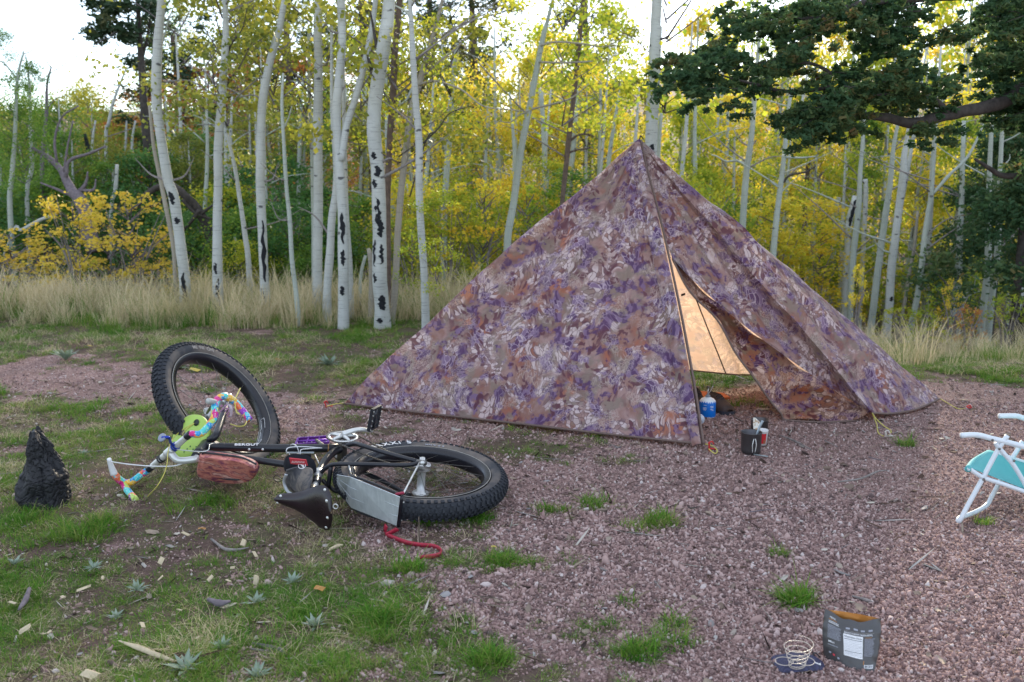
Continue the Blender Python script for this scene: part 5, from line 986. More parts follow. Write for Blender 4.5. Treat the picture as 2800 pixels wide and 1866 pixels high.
def pedal(c, ax, wd, la_, mat, L_=.052, W_=.045):
    ax = Vector(ax).normalized(); wd = (Vector(wd) - ax * ax.dot(Vector(wd))).normalized(); th = ax.cross(wd); pdl = part('pedal', tube([c - ax * L_, c + ax * L_], .008, 8, 2), mat, bike)
    for s in (-1, 1): part('plate', boxg(c + wd * W_ * s, ax * L_, wd * .005, th * .008), mat, pdl, False); part('plate', boxg(c + ax * L_ * s, ax * .005, wd * W_, th * .007), mat, pdl, False)
    for s in (-.5, .5): part('plate', boxg(c + ax * L_ * s * .7, ax * .003, wd * W_, th * .005), mat, pdl, False)
    V, F = [], []
    for s in (-1, 1):
        for q in (-.9, -.5, 0, .5, .9):
            for z in (-1, 1): g = boxg(c + wd * W_ * s + ax * L_ * q + th * .010 * z, ax * .002, wd * .002, th * .003); kk = len(V); V += g[0]; F += [tuple(i + kk for i in w__) for w__ in g[1]]
    part('grip_pins', (V, F), SILV, pdl, False, kind='stuff'); return pdl
pedal(CE + FN * .063 + Vector((.008, 0, 0)), FN + Vector((.12, 0, 0)), (.35, 1, .1), 'a', BLACK)
PURP = plain('anodised_purple', (.20, .045, .42), .35, .5); LC = P(856, 1206, .05)
bt('crank_arm', [BB - FN * .06, LC + Vector((.03, -.06, .02))], [.014, .009], STEEL, 8)
pedal(LC, (1, .05, .05), (0, 1, .1), 'b', PURP, .085, .045)
RH = fp(1156, 1284, .07)
cog = part('sprocket', lathe(RH, FN, [(.0, .004), (.032, .002), (.034, 0), (.032, -.002), (0, -.004)], 24), STEEL, bike)
side = (RH - CR).normalized().cross(FN); c1 = [CR + side * .0745 * s for s in (-1, 1)]; c2 = [RH + side * .034 * s for s in (-1, 1)]
V, F = [], []; loop = []
for s in range(2):
    for k in range(40): loop.append(c1[s].lerp(c2[s], k / 39) - FN * .012 * math.sin(math.pi * k / 39))
aw = math.atan2(-(RH - CR).dot(cb), -(RH - CR).dot(ca))
for k in range(24): an = aw - 1.5 + 3. * k / 23; loop.append(CR + (ca * math.cos(an) + cb * math.sin(an)) * .0752)
for k, q in enumerate(loop): t = (loop[(k + 1) % len(loop)] - q).normalized() if k % 40 != 39 and k != len(loop) - 1 else Vector((1, 0, 0)); g = boxg(q, t * .0052, t.cross(FN) * .0035, FN * (.0032 if k % 2 else .0022)); kk = len(V); V += g[0]; F += [tuple(i + kk for i in w__) for w__ in g[1]]
part('chain', (V, F), STEEL, bike, False, kind='stuff')
# fork, stem, bars
HN = Vector((.12, -.93, -.12)).normalized(); HN = (HTt - HTb).normalized()
for s in (1, -1): he = FC + FN2 * .09 * s; cw_ = HTb + FN2 * .06 * s - HN * .035; bt('fork_leg', [HTb - HN * .015 + FN2 * .02 * s, cw_, cw_.lerp(he, .5), he], [.018, .018, .0155, .011])
part('cage_clamp', join(*[boxg(FC.lerp(HTb, .42) + FN2 * .09 + Vector((.010 * i, .004 * j, .012 * j)), (.0045, 0, .002), (0, .004, 0), (-.001, 0, .0045)) for i in range(-2, 3) for j in range(-2, 3) if (i + j) % 2 == 0]), plain('anodised_pink', (.55, .28, .50), .4, .4), bike, False, kind='stuff')
BC = D(464, 1241, 4.52) + Vector((0, 0, .01)); n = FN2; u = HN; f = -(n.cross(u)).normalized(); f = f if f.x < 0 else -f; u = (u - n * u.dot(n)).normalized()
bar = bt('handlebar', [BC - n * .20, BC - n * .05, BC + n * .05, BC + n * .145], [.0135, .0155, .0155, .014], plain('bar_alloy', (.62, .62, .58), .3, .35, var=.04))
for s, q in ((-1, .125), (1, .120)): bt('tape_end', [BC + n * q * s, BC + n * (q + .03) * s], .0165, BLACK, 14, bar)
E1, E2 = BC - n * .225, BC + n * .225
bt('bar_tape', [BC - n * .155, D(385, 1300, 4.585), D(362, 1317, 4.60), D(343, 1321, 4.60), D(326, 1312, 4.58), D(313, 1297, 4.55)], [.0155, .0155, .016, .017, .017, .016], TAPE)
bt('bar_tape', [D(338, 1320, 4.60), D(345, 1336, 4.57), D(357, 1352, 4.53), P(372, 1369, .016)], [.016, .016, .0155, .0155], TAPE)
bt('bar_tape', [BC + n * .150, D(548, 1187, 4.46), D(571, 1164, 4.46), D(586, 1141, 4.48), D(587, 1118, 4.50), D(590, 1100, 4.53)], [.0155, .0155, .0160, .0165, .017, .017], TAPE)
bt('bar_tape', [D(589, 1106, 4.53), D(596, 1091, 4.56), D(614, 1085, 4.60), D(638, 1096, 4.63), D(661, 1120, 4.63), D(683, 1149, 4.61)], [.017, .0165, .0165, .016, .0155, .0155], TAPE)
bt('brake_hood', [D(312, 1297, 4.55), D(304, 1275, 4.53), D(298, 1255, 4.51)], [.0165, .0125, .0095], WHITE, 12)
bt('brake_hood', [D(590, 1102, 4.53), D(578, 1098, 4.49), D(568, 1097, 4.47)], [.014, .0135, .0135], plain('hood_grey', (.45, .46, .45), .5), 14)
bt('brake_lever', [D(585, 1106, 4.56), D(574, 1118, 4.66), D(566, 1130, 4.74)], [.008, .007, .006], BLACK, 8); bt('brake_lever', [D(620, 1103, 4.62), D(631, 1115, 4.60), D(632, 1140, 4.62)], [.005, .008, .006], plain('lever_pale', (.6, .5, .58), .4), 8)
bt('brake_cable', [D(303, 1263, 4.50), P(352, 1270, .16), P(410, 1275, .17), P(470, 1275, .16), P(500, 1268, .17)], .0025, WHITE, 6)
bt('brake_cable', [BC + n * .02, P(560, 1235, .26), P(575, 1215, .27), P(598, 1212, .25)], .0025, SILV, 6)
bt('stem', [BC, BC + (HTt - BC) * .35 + Vector((0, -.02, -.03)), HTt - HN * -.03 + Vector((0, 0, -.01)), HTt + HN * .012], [.018, .016, .017, .018], SILV)
bt('clamp', [BC - n * .022, BC + n * .022], .0195, SILV, 16); bt('headset_cap', [HTt, HTt + HN * .03], .021, BLACK, 16)
for q in (-.055, -.068): part('clamp_ring', lathe(BC + n * q, n, [(.0165, -.003), (.0195, -.003), (.0195, .003), (.0165, .003)], 20, closed=True), BLACK, bike)
BLU = plain('anodised_blue', (.02, .05, .38), .3, .6)
for q in (.035, .048): part('clamp_ring', lathe(BC + n * q, n, [(.0165, -.004), (.020, -.004), (.020, .004), (.0165, .004)], 20, closed=True), BLU, bike)
MC = D(443, 1197, 4.42); mt_ = part('computer_mount', lathe(MC, (-.3, -.7, .6), [(0, .004), (.016, .004), (.020, .002), (.020, -.004), (0, -.004)], 24), plain('mount_grey', (.25, .28, .36), .5), bike)
bt('mount_arm', [MC, MC + Vector((.03, 0, 0)), (MC + BC) / 2 + Vector((.022, 0, .01)), BC + n * .042 + Vector((0, -.018, .01))], [.007, .007, .0065, .007], BLU, 8)
# bottle cage on the down tube
WIRE = plain('wire_bright', (.75, .75, .78), .3, .4)
cg = bt('bottle_cage', [fp(785, 1242, .02), fp(783, 1232, .04), fp(792, 1224, .05), fp(830, 1222, .055), fp(881, 1226, .045)], .0026, WIRE, 6)
for pa in ([fp(797, 1259, .01), fp(792, 1243, .02), fp(786, 1238, .03)], [fp(816, 1257, .0), fp(817, 1240, .03), fp(812, 1222, .06), fp(802, 1215, .07), fp(795, 1217, .06)], [fp(820, 1256, 0), fp(821, 1240, .03), fp(824, 1230, .04), fp(850, 1227, .045), fp(878, 1226, .045)], [fp(861, 1244, .0), fp(866, 1255, .0), fp(872, 1268, .0)]): bt('wire', pa, .0022, WIRE, 6, cg)
part('plate', boxg(fp(822, 1238, .022), (fp(858, 1238) - fp(786, 1238)) * .5, Vector((0, -.006, .002)), Vector((0, 0, .004))), ALU, cg, False)
part('strap', boxg(fp(841, 1251, .0), Vector((.017, 0, 0)), Vector((0, .003, 0)), Vector((0, -.005, .018))), BLACK, bike, False)
# saddle
s0, s1 = P(748, 1367, .13), P(908, 1399, .118); sx = (s1 - s0).normalized(); sz_ = (FN - sx * FN.dot(sx)).normalized(); sy = sx.cross(sz_); sy = sy if sy.y < 0 else -sy
Ls = .285; V = []; F = []; prof = lambda s: np.interp(s, [0, .03, .12, .3, .45, .6, .72, .84, .91, .96, .99, 1], [.006, .019, .027, .037, .052, .074, .092, .098, .090, .070, .040, .010]); ns, nw = 44, 22
for i in range(ns + 1):
    s = i / ns; w_ = prof(s)
    for j in range(nw + 1):
        q = 2 * j / nw - 1; ang = q * 1.15; V.append(s0 + sx * (s * Ls + .012 * (1 - q * q) * (s > .9) * 0) + sz_ * w_ * math.sin(ang) / math.sin(1.15) + sy * ((.030 + .12 * w_) * (math.cos(ang) - 1) + .012 * math.sin(s * 3.1) * -1 + .015 * (s > .0) * s))
for i in range(ns):
    for j in range(nw): a = i * (nw + 1) + j; F.append((a, a + 1, a + nw + 2, a + nw + 1))
LEA = plain('saddle_leather', (.016, .007, .012), .30, var=.4, vs=14, bump=.15, spec=.6)
sad = part('saddle', (V, F), LEA, bike)
for s, q in ((.05, -.5), (.10, .6), (.86, .80), (.92, .42), (.94, -.28), (.88, -.76)):
    w_ = prof(s); an = q * 1.15; c_ = s0 + sx * s * Ls + sz_ * w_ * math.sin(an) / math.sin(1.15) + sy * ((.030 + .12 * w_) * (math.cos(an) - 1) - .012 * math.sin(s * 3.1) + .015 * s)
    part('rivet', lathe(c_, sy + sz_ * q * .5, [(0, .0035), (.004, .003), (.0065, 0)], 12), SILV, sad)
part('badge_loop', lathe(s0 + sx * (Ls + .010) + sz_ * .02 - sy * .01, sy + Vector((.3, 0, 0)), [(.008, -.002), (.012, -.002), (.012, .002), (.008, .002)], 12, closed=True), SILV, sad)
for s in (-1, 1): bt('saddle_rail', [s0 + sx * .03 - sy * .04, s0 + sx * .12 - sy * .05 + sz_ * .02 * s, s0 + sx * .26 - sy * .035 + sz_ * .045 * s], .0035, SILV, 6, sad)
# aluminium rack deck over the rear wheel
o1 = [P(921, 1299, .21), P(960, 1306, .205), P(1093, 1360, .17), P(1083, 1438, .03), P(960, 1389, .045), P(940, 1362, .06), P(921, 1322, .13)]
o1 = [EYE + (q - EYE) * .972 for q in o1]
nd = (o1[2] - o1[1]).cross(o1[4] - o1[1]).normalized(); nd = nd if nd.y < 0 else -nd
def lift(p, k): return p + nd * k
V = [*o1]; V2 = [lift(p, -.003) for p in V]; V = V + V2; F = [(1, 2, 3, 4), (0, 1, 4, 5, 6), (8 + 3, 8 + 2, 8 + 1, 8 + 0)[::1]]
F = [(1, 2, 3, 4), (0, 1, 4, 5, 6), (11, 10, 9, 8), (13, 12, 11, 8, 7)] + [(i, i + 7, (i + 1) % 7 + 7, (i + 1) % 7) for i in range(7)]
deck = part('rack_deck', (V, F), ALU, bike, False)
for t in (.33, .66):
    a = [o1[6].lerp(o1[0], 1 - t), o1[1].lerp(o1[4], t), o1[2].lerp(o1[3], t)]; part('rib', tube([lift(q, .001) for q in a], .0012, 5, 2, True, False), ALU, deck)
for q in ((1, .12, .05), (1, .06, .93), (2, .08, .97)): pass
for X, Y, z in ((983, 1320, .19), (1087, 1365, .165), (1079, 1433, .035), (973, 1390, .06), (958, 1347, .12)): part('bolt', lathe(lift(P(X, Y, z), .004), nd, [(0, .003), (.004, .002), (.005, -.003)], 8), BLACK if X < 1000 else SILV, deck)
rk = bt('rack_rail', [fp(952, 1272, .05), P(958, 1296, .21), P(970, 1305, .21), P(1000, 1314, .20), P(1095, 1353, .18)], [.0045, .0055, .006, .006, .006], BLACK, 8)
bt('rack_rail', [P(925, 1310, .17) + Vector((0, .03, 0)), P(960, 1392, .04) + Vector((0, .02, 0)), P(1085, 1440, .03) + Vector((0, .02, 0))], .006, BLACK, 8)
bt('rack_strut', [fp(1147, 1266, .105), P(1103, 1350, .18)], .0042, SILV, 8); bt('rack_strut', [fp(952, 1266, .06), P(959, 1292, .21)], .0035, SILV, 8)
bt('rack_end', [P(1098, 1356, .175), P(1090, 1440, .03)], .008, BLACK, 10); bt('quick_release', [P(1082, 1352, .18), P(1104, 1348, .19)], .006, plain('qr_red', (.35, .02, .06), .4), 8)
bt('thumb_screw', [P(1092, 1424, .05), P(1100, 1422, .052)], .005, SILV, 8); bt('thumb_screw', [P(1098, 1376, .13), P(1106, 1375, .132)], .005, SILV, 8); bt('wire_stay', [P(1092, 1428, .04), P(1104, 1410, .06)], .0018, PALEWOOD, 5)
# bags strapped to the frame
def pillow(name, outl, n, th, mat, parent, rings=5, puff=.16, **k):
    n = Vector(n).normalized(); c = sum(outl, Vector()) / len(outl); oc = catmull(outl + [outl[0]], 6)[:-1]; L = len(oc); V = []; F = []
    for i in range(-rings, rings + 1):
        t = i / rings; s = 1 - puff * (abs(t) ** 3)
        for p in oc: V.append(c + (p - c) * s + n * th / 2 * math.sin(t * math.pi / 2) + n * .004 * wr(p, 25, i))
    for i in range(2 * rings):
        for j in range(L): F.append((i * L + j, i * L + (j + 1) % L, (i + 1) * L + (j + 1) % L, (i + 1) * L + j))
    F += [tuple(range(L))[::-1], tuple(2 * rings * L + j for j in range(L))]
    return part(name, (V, F), mat, parent, **k)
m = N(newmat('salmon_print_fabric')); v = m.vadd(m.coord('Object', (1, 1, 2.2)), m.noise(m.coord(), 12, 3, out='Color'), .12); f_ = m.noise(v, 9, 5, .6)
PINKB = m.out(m.ramp(f_, [(.34, (.14, .03, .09)), (.43, (.50, .15, .13)), (.5, (.66, .26, .21)), (.55, (.30, .07, .09)), (.62, (.74, .42, .36))]), .6, 0, m.bump(m.noise(m.coord(), 20, 3), .4, .01))
bo = [P(550, 1239, .225), P(605, 1246, .222), P(663, 1254, .215), P(700, 1272, .18), P(704, 1292, .13), P(684, 1310, .07), P(634, 1316, .045), P(570, 1305, .06), P(543, 1289, .10)]
bag = empty('frame_bag', P(620, 1305, 0), 'salmon pink printed bag strapped under the bicycle\'s top tube', 'bag')
pillow('pouch', bo, (0, 1, .1), .075, PINKB, bag, puff=.07)
part('zip', tube([q + Vector((0, -.030, 0)) for q in (P(562, 1291, .09), P(600, 1301, .08), P(650, 1306, .08), P(682, 1302, .09))], [.004, .006, .006, .004], 6, 5), BLACK, bag); part('piping', tube([q + Vector((0, -.02, .006)) for q in (P(550, 1237, .225), P(605, 1243, .222), P(665, 1252, .215), P(704, 1270, .19))], .005, 6, 5), BLACK, bag)
part('strap', tube([P(556, 1236, .24), P(552, 1262, .16) + Vector((0, -.035, 0)), P(549, 1290, .09) + Vector((0, -.03, 0))], .004, 6, 4), BLACK, bag)
DKF = plain('pouch_black_fabric', (.03, .032, .045), .7, var=.3, vs=20, bump=.3)
bg2 = empty('frame_pouch', P(820, 1275, 0), 'black pouch with a red embroidered patch on the top tube', 'bag')
pillow('pouch', [P(776, 1272, .2), P(784, 1258, .23), P(805, 1252, .24), P(840, 1255, .235), P(860, 1268, .21), P(862, 1284, .18), P(820, 1284, .18), P(780, 1282, .18)], (0, -.4, 1), .05, DKF, bg2)
pcx = P(818, 1268, .246); part('patch', boxg(pcx + Vector((0, -.012, .012)), (.036, 0, -.004), (0, .002, .0008), (-.001, -.008, .015)), plain('patch_red', (.60, .05, .07), .6), bg2, False)
sq = [pcx + Vector((-.028 + .0032 * i, -.0165, .009 + (.008 if i % 2 else -.003))) for i in range(18)]; part('stitching', tube(sq, .0011, 4, 2), plain('patch_stitch', (.8, .55, .55), .6), bg2)
bg3 = empty('saddle_bag', P(815, 1345, 0), 'tapering grey camouflage roll bag between the seatpost and saddle', 'bag')
m = N(newmat('smoky_camo_fabric')); v = m.coord('Object', (1, 1, 1)); GREYC = m.out(m.ramp(m.noise(v, 16, 4, .6, .8), [(.35, (.03, .03, .04)), (.5, (.09, .085, .09)), (.6, (.20, .17, .15)), (.7, (.05, .05, .06))]), .7, 0, m.bump(m.noise(v, 12, 3), .5, .01))
pillow('roll', [P(783, 1288, .19), P(815, 1280, .21), P(850, 1284, .21), P(856, 1300, .19), P(846, 1345, .14), P(825, 1352, .10), P(800, 1345, .08), P(777, 1318, .11)], (.2, -.9, .5), .09, GREYC, bg3, puff=.12)
part('reflective_edge', ribbon([P(790, 1292, .20) + Vector((-.005, -.03, 0)), P(785, 1312, .14) + Vector((-.005, -.035, 0)), P(794, 1335, .10) + Vector((-.004, -.04, 0)), P(812, 1350, .08) + Vector((0, -.04, 0))], .014, (1, -.3, 0), .003), plain('reflective_grey', (.55, .57, .62), .5), bg3)
ec_ = P(831, 1286, .21) + Vector((0, -.035, .03)); part('emblem', lathe(ec_, (0, -.6, .8), [(.014, 0), (.0165, 0), (.0165, .002), (.014, .002)], 28, closed=True), WHITE, bg3)
part('emblem', slab([ec_ + Vector((x_, y_ * -.0 , y_)) for x_, y_ in ((-.008, .006), (.004, .004), (.003, -.002), (.009, .006), (.008, -.007), (.003, -.009), (.002, -.003))], (0, -.6, .8), .002), WHITE, bg3, False)
part('loop', tube([P(776, 1313, .1), P(760, 1318, .07), P(748, 1309, .07), P(756, 1300, .09), P(772, 1310, .1)], .0018, 5, 5), CORD_BLK, bg3)
# flying disc with a face
LIME = plain('disc_lime', (.52, .74, .16), .42, var=.06, vs=8, trans=.25)
dc = D(518, 1196, 4.74); dn_ = Vector((-.42, -.80, .42)).normalized(); disc = empty('flying_disc', dc, 'lime green flying disc tied to the front of the handlebar', 'disc'); da, db, _z = axes(dn_, Vector((1, 0, 1)))
part('plate', lathe(dc, dn_, [(0, .010), (.07, .010), (.100, .006), (.112, -.006), (.114, -.018), (.110, -.018), (.106, -.006), (.095, .002), (0, .005)], 48), LIME, disc)
DOT = plain('disc_black_print', (.015, .02, .02), .4)
def ond(X, Y): return PLN(X, Y, dc, dn_, .0115)
part('eye', lathe(ond(537, 1156), dn_, [(0, .001), (.0165, .001), (.0165, 0)], 24), DOT, disc); part('eye', lathe(ond(499, 1184), dn_, [(0, .001), (.015, .001), (.015, 0)], 24), plain('disc_hole_grey', (.16, .13, .11), .8), disc)
for X, Y in ((512, 1228), (520, 1221), (528, 1229), (503, 1236), (536, 1222)): part('marking', lathe(ond(X, Y), dn_, [(0, .001), (.004, .001), (.004, 0)], 10), plain('disc_green_print', (.10, .25, .08), .5) if X == 512 else bpy.data.materials['disc_green_print'], disc)
cy = empty('yellow_cord', P(405, 1370, 0), 'thin yellow cord wound over the disc and bar, its tail hanging to the grass', 'cord')
part('cord', tube([ond(532, 1158), ond(505, 1172), ond(487, 1186) + Vector((0, -.03, 0)), D(466, 1212, 4.5), D(459, 1240, 4.46), D(457, 1268, 4.42), D(447, 1300, 4.4), D(428, 1332, 4.36), P(404, 1358, .02), P(401, 1372, .01), P(405, 1380, .006)], .0022, 6, 6), CORD_Y, cy)
part('cord', tube([ond(512, 1202), ond(500, 1185), ond(532, 1158)], .002, 6, 3), CORD_Y, cy)
cy2 = empty('yellow_cord', D(640, 1160, 4.7), 'yellow elastic cord looped between the upper handlebar drop and the front rim', 'cord')
part('cord', tube([D(657, 1062, 4.95), D(646, 1085, 4.75), D(640, 1095, 4.5)], .0032, 6, 4), CORD_Y, cy2); part('cord', tube([D(675, 1152, 4.55), D(668, 1164, 4.5), D(650, 1166, 4.6), D(630, 1160, 4.7)], .0025, 6, 5), CORD_Y, cy2); part('cord', tube([D(642, 1100, 4.5), D(646, 1125, 4.5), D(655, 1134, 4.5)], .003, 6, 4), CORD_Y, cy2)
# red strap on the ground
REDS = plain('strap_red', (.42, .018, .05), .5, var=.1); st_ = empty('rubber_strap', P(1140, 1480, 0), 'perforated red rubber strap snaking over the gravel by the saddle', 'strap')
sp3 = [P(1056, 1437, .06), P(1053, 1452, .03), P(1058, 1462, .018), P(1080, 1472, .014), P(1110, 1483, .014), P(1145, 1490, .014), P(1180, 1493, .014), P(1200, 1500, .014), P(1207, 1511, .014), P(1195, 1519, .014), P(1170, 1523, .014), P(1148, 1526, .010)]
part('band', ribbon(sp3, .019, (0, -.25, 1), .004, 7), REDS, st_); part('band', ribbon([P(1058, 1461, .022), P(1072, 1455, .03), P(1087, 1447, .045)], .02, (0, -.5, 1), .004), REDS, st_)
part('tip', ribbon([P(1148, 1526, .010), P(1136, 1524, .008)], (.020, .008), (0, -.4, 1), .004), PALEWOOD, st_)
V, F = [], []; cc_ = catmull(sp3[2:], 7)
for i in range(2, len(cc_) - 2, 2): t = (cc_[i + 1] - cc_[i - 1]).normalized(); b = Vector((0, -.25, 1)); b = (b - t * b.dot(t)).normalized(); nn = t.cross(b); nn = nn if nn.y < 0 else -nn; g = boxg(cc_[i] + nn * .0022, t * .0018, b * .0024, nn * .0004); kk = len(V); V += g[0]; F += [tuple(j + kk for j in w__) for w__ in g[1]]
part('punched_holes', (V, F), plain('hole_pale', (.25, .08, .09), .8), st_, False, kind='stuff')
# ============================================================= CHARRED STUMP
m = N(newmat('charcoal')); v = m.coord(); c = m.mix(m.noise(v, 30, 3), (.005, .005, .007), (.024, .025, .031)); CHAR = m.out(c, .55, 0, m.bump(m.noise(v, 130, 4), .6, .004), spec=.35)
cb0 = P(125, 1385, 0); cs = empty('charred_stump', cb0, 'black charred stump with cracked blocky surface standing in the grass at left', 'stump')
zt = [(0, -.093, .118), (.05, -.108, .116), (.10, -.112, .112), (.15, -.102, .104), (.19, -.080, .078), (.23, -.060, .060), (.27, -.046, .046), (.31, -.046, .030), (.335, -.043, .014), (.352, -.038, -.002)]
zs = [q[0] for q in zt]; V = []; F = []; nz_, na = 110, 132; zmax = .352
for i in range(nz_ + 1):
    z = zmax * i / nz_ - .02 * (i == 0); l = np.interp(z, zs, [q[1] for q in zt]); r = np.interp(z, zs, [q[2] for q in zt]); cx_ = (l + r) / 2; rx = (r - l) / 2; ry = rx * .8 + .012
    for k in range(na):
        a = 2 * math.pi * k / na; x = rx * math.cos(a); y = ry * math.sin(a)
        row = z / .024 + 1.5 * mn.noise(Vector((math.cos(a) * 1.7, math.sin(a) * 1.7, z * 7))) + .5 * mn.noise(Vector((a * 6, z * 30, 1))); ri = math.floor(row); fr = row - ri; colw = 11 + (ri * 7919 % 5); cf = (a / 6.283 * colw + (ri * .37) % 1 + .5 * mn.noise(Vector((z * 30, a * 3, 4)))); fc = cf - math.floor(cf)
        e = min(min(fr, 1 - fr) * .021 * 1.6, min(fc, 1 - fc) * 6.283 * max(rx, .03) / colw); dsp = .0065 * (1 - math.exp(-e / .0028)) - .008 + .010 * mn.noise(Vector((math.floor(cf) * 3.1, ri * 2.3, 0))) + .026 * mn.noise(Vector((math.cos(a) * 1.5, math.sin(a) * 1.5, z * 9)))
        dsp += -.014 * math.exp(-abs(a - 5.1) / .10) * (z < .2)
        nn = Vector((math.cos(a), math.sin(a) * .9, 0)); q = Vector((cb0.x + cx_ + x, cb0.y + y, z + h1(cb0.x, cb0.y) * 0 + (.012 * mn.noise(Vector((a * 2, z * 20, 7))) if i < nz_ - 3 else .02 * mn.noise(Vector((a, 3, 3)))))) + nn * dsp; V.append(q)
for i in range(nz_):
    for k in range(na): F.append((i * na + k, i * na + (k + 1) % na, (i + 1) * na + (k + 1) % na, (i + 1) * na + k))
F.append(tuple(nz_ * na + k for k in range(na)))
part('trunk', (V, F), CHAR, cs, False)
# ============================================================= CAMP CHAIR
CHW = plain('chair_white_enamel', (.66, .72, .78), .35, var=.05); m = N(newmat('chair_aqua_cloth')); v = m.coord(); AQUA = m.out(m.mix(m.noise(v, 7, 3), (.10, .46, .50), (.20, .58, .60)), .75, 0, m.bump(m.noise(v, 300, 2), .2, .001), .25)
yn = P(2622, 1431, 0).y; yf = yn + .50
ch = empty('camp_chair', (P(2622, 1431, 0).x + .25, yn + .2, 0), 'low white framed folding chair with aqua cloth seat at the right edge', 'chair')
def ct_(name, pts, r=.0096, mat=None): return part(name, tube(pts, r, 12, 6), mat or CHW, ch)
def cn_(X, Y): return PY(X, Y, yn)
def cfar(X, Y): return PY(X, Y, yf)
foot = cn_(2624, 1428); foot.z = .012
fl = P(2697, 1383, .012); yf = fl.y + .02
ct_('leg', [cn_(2755, 1191), cn_(2728, 1232), cn_(2688, 1307), cn_(2650, 1376), foot, foot + Vector((.012, .03, 0)), foot.lerp(fl, .5), fl, PY(2712, 1358, yf), PY(2728, 1329, yf), PY(2759, 1269, yf), PY(2797, 1207, yf)], .0100)
ct_('armrest', [cn_(2627, 1191), cn_(2672, 1190), cn_(2713, 1200), cn_(2751, 1209), cn_(2800, 1222), cn_(2890, 1248)], .0115)
ct_('armrest', [PY(2731, 1138, yf), PY(2777, 1138, yf), PY(2800, 1144, yf), PY(2900, 1170, yf)], .0115)
sa, sb = cn_(2642, 1284), cn_(2920, 1385); fa_, fb_ = PY(2703, 1239, yf), PY(2910, 1300, yf)
ct_('seat_rail', [sa + Vector((.01, .0, .004)), cn_(2688, 1306), cn_(2739, 1323), cn_(2797, 1343), sb]); ct_('seat_rail', [fa_, PY(2733, 1243, yf), PY(2800, 1265, yf), fb_]); ct_('seat_rail', [sa, sa.lerp(fa_, .5) + Vector((-.01, 0, 0)), fa_])
ct_('back_post', [cn_(2723, 1211), cn_(2731, 1225), cn_(2769, 1269), cn_(2800, 1320), cn_(2830, 1375)], .010); ct_('back_post', [cn_(2840, 1370), cn_(2900, 1230), cn_(2990, 1000)], .0115); ct_('back_post', [PY(2840, 1290, yf), PY(2900, 1180, yf), PY(3000, 960, yf)], .0115)
V = []; F = []
for i in range(21):
    t = i / 20
    for j in range(13): q = j / 12; p = (sa.lerp(sb, t)).lerp(fa_.lerp(fb_, t), q) + Vector((0, 0, .012 - .035 * math.sin(math.pi * q) * min(1, t * 5 + .1) - .01 * t)); V.append(p)
for i in range(20):
    for j in range(12): a = i * 13 + j; F.append((a, a + 1, a + 14, a + 13))
se = part('seat', (V, F), AQUA, ch); md = se.modifiers.new('thick', 'SOLIDIFY'); md.thickness = .004
ct_('seat_sleeve', [sa + Vector((.005, -.004, .002)), sa.lerp(fa_, .5) + Vector((-.012, 0, .0)), fa_], .0135, AQUA)
bk = [cn_(2850, 1345), PY(2850, 1275, yf), PY(3000, 965, yf), cn_(2985, 1010)]; V = []; F = []
for i in range(11):
    for j in range(9): V.append(bk[0].lerp(bk[3], i / 10).lerp(bk[1].lerp(bk[2], i / 10), j / 8) + Vector((.05 * math.sin(math.pi * j / 8), 0, 0)))
for i in range(10):
    for j in range(8): a = i * 9 + j; F.append((a, a + 1, a + 10, a + 9))
part('backrest', (V, F), AQUA, ch)
for X, Y in ((2710, 1202), (2729, 1226), (2686, 1309), (2769, 1258)): part('rivet', lathe(cn_(X, Y) + Vector((0, -.0125, 0)), (0, -1, .1), [(0, .003), (.005, .002), (.006, 0)], 10), STEEL, ch)
# ============================================================= COOKING THINGS
POT = plain('anodised_grey', (.10, .095, .10), .38, .75, var=.08)
def sc_at(X, Y): p = P(X, Y, 0); return p, (p - EYE).dot(Vector((0, _c, -_s))) / FPX
p, k = sc_at(2055, 1243); r = 28 * k; h = 58 * k
p = P(2055, 1241, 0) + Vector((0, .02, .002)); pot = empty('cooking_pot', p, 'dark grey metal pot with folded wire handle and a spoon standing in it', 'pot')
part('body', lathe(p, (0, 0, 1), [(0, 0), (r * .86, 0), (r * .94, .006), (r * .96, .02), (r, h * .96), (r * 1.05, h), (r * 1.02, h * 1.01), (r * .96, h * .96), (r * .92, .02), (0, .006)], 48), POT, pot)
for s in (-1, 1): part('handle', tube([p + Vector((.004 + .004 * s, -r - .004, h * .80)), p + Vector((.002 + .010 * s, -r - .010, h * .5)), p + Vector((.006 * s, -r - .010, h * .16))], .0022, 6, 5), SILV, pot)
part('spoon', tube([p + Vector((.012, 0, h * .3)), p + Vector((.045, .01, h * 1.25)), p + Vector((.06, .015, h * 1.55))], [.0065, .006, .006], 6, 3), plain('spoon_grey', (.33, .38, .42), .4, .5), None, label='grey titanium spoon leaning in the nearer pot', cat='spoon') if False else None
sp = empty('spoon', p + Vector((.02, 0, .05)), 'blue grey spoon handle leaning up out of the nearer pot', 'spoon'); part('handle', ribbon([p + Vector((.012, 0, h * .3)), p + Vector((.040, .01, h * 1.1)), p + Vector((.062, .018, h * 1.5))], (.010, .014), (1, 0, -.3), .003), plain('spoon_grey', (.33, .38, .42), .4, .4), sp)
p2 = P(2085, 1207, 0) + Vector((0, .08, .002)); pot2 = empty('cooking_pot', p2, 'second grey pot half hidden behind the white and red cup', 'pot')
part('body', lathe(p2, (0, 0, 1), [(0, 0), (.042, 0), (.047, .008), (.048, .10), (.050, .103), (.047, .102), (.045, .02), (0, .006)], 40), POT, pot2)
p3_ = P(2086, 1222, 0) + Vector((0, .035, .002)); cup = empty('paper_cup', p3_, 'white paper cup printed with a red band between the two pots', 'cup'); hc_ = .080
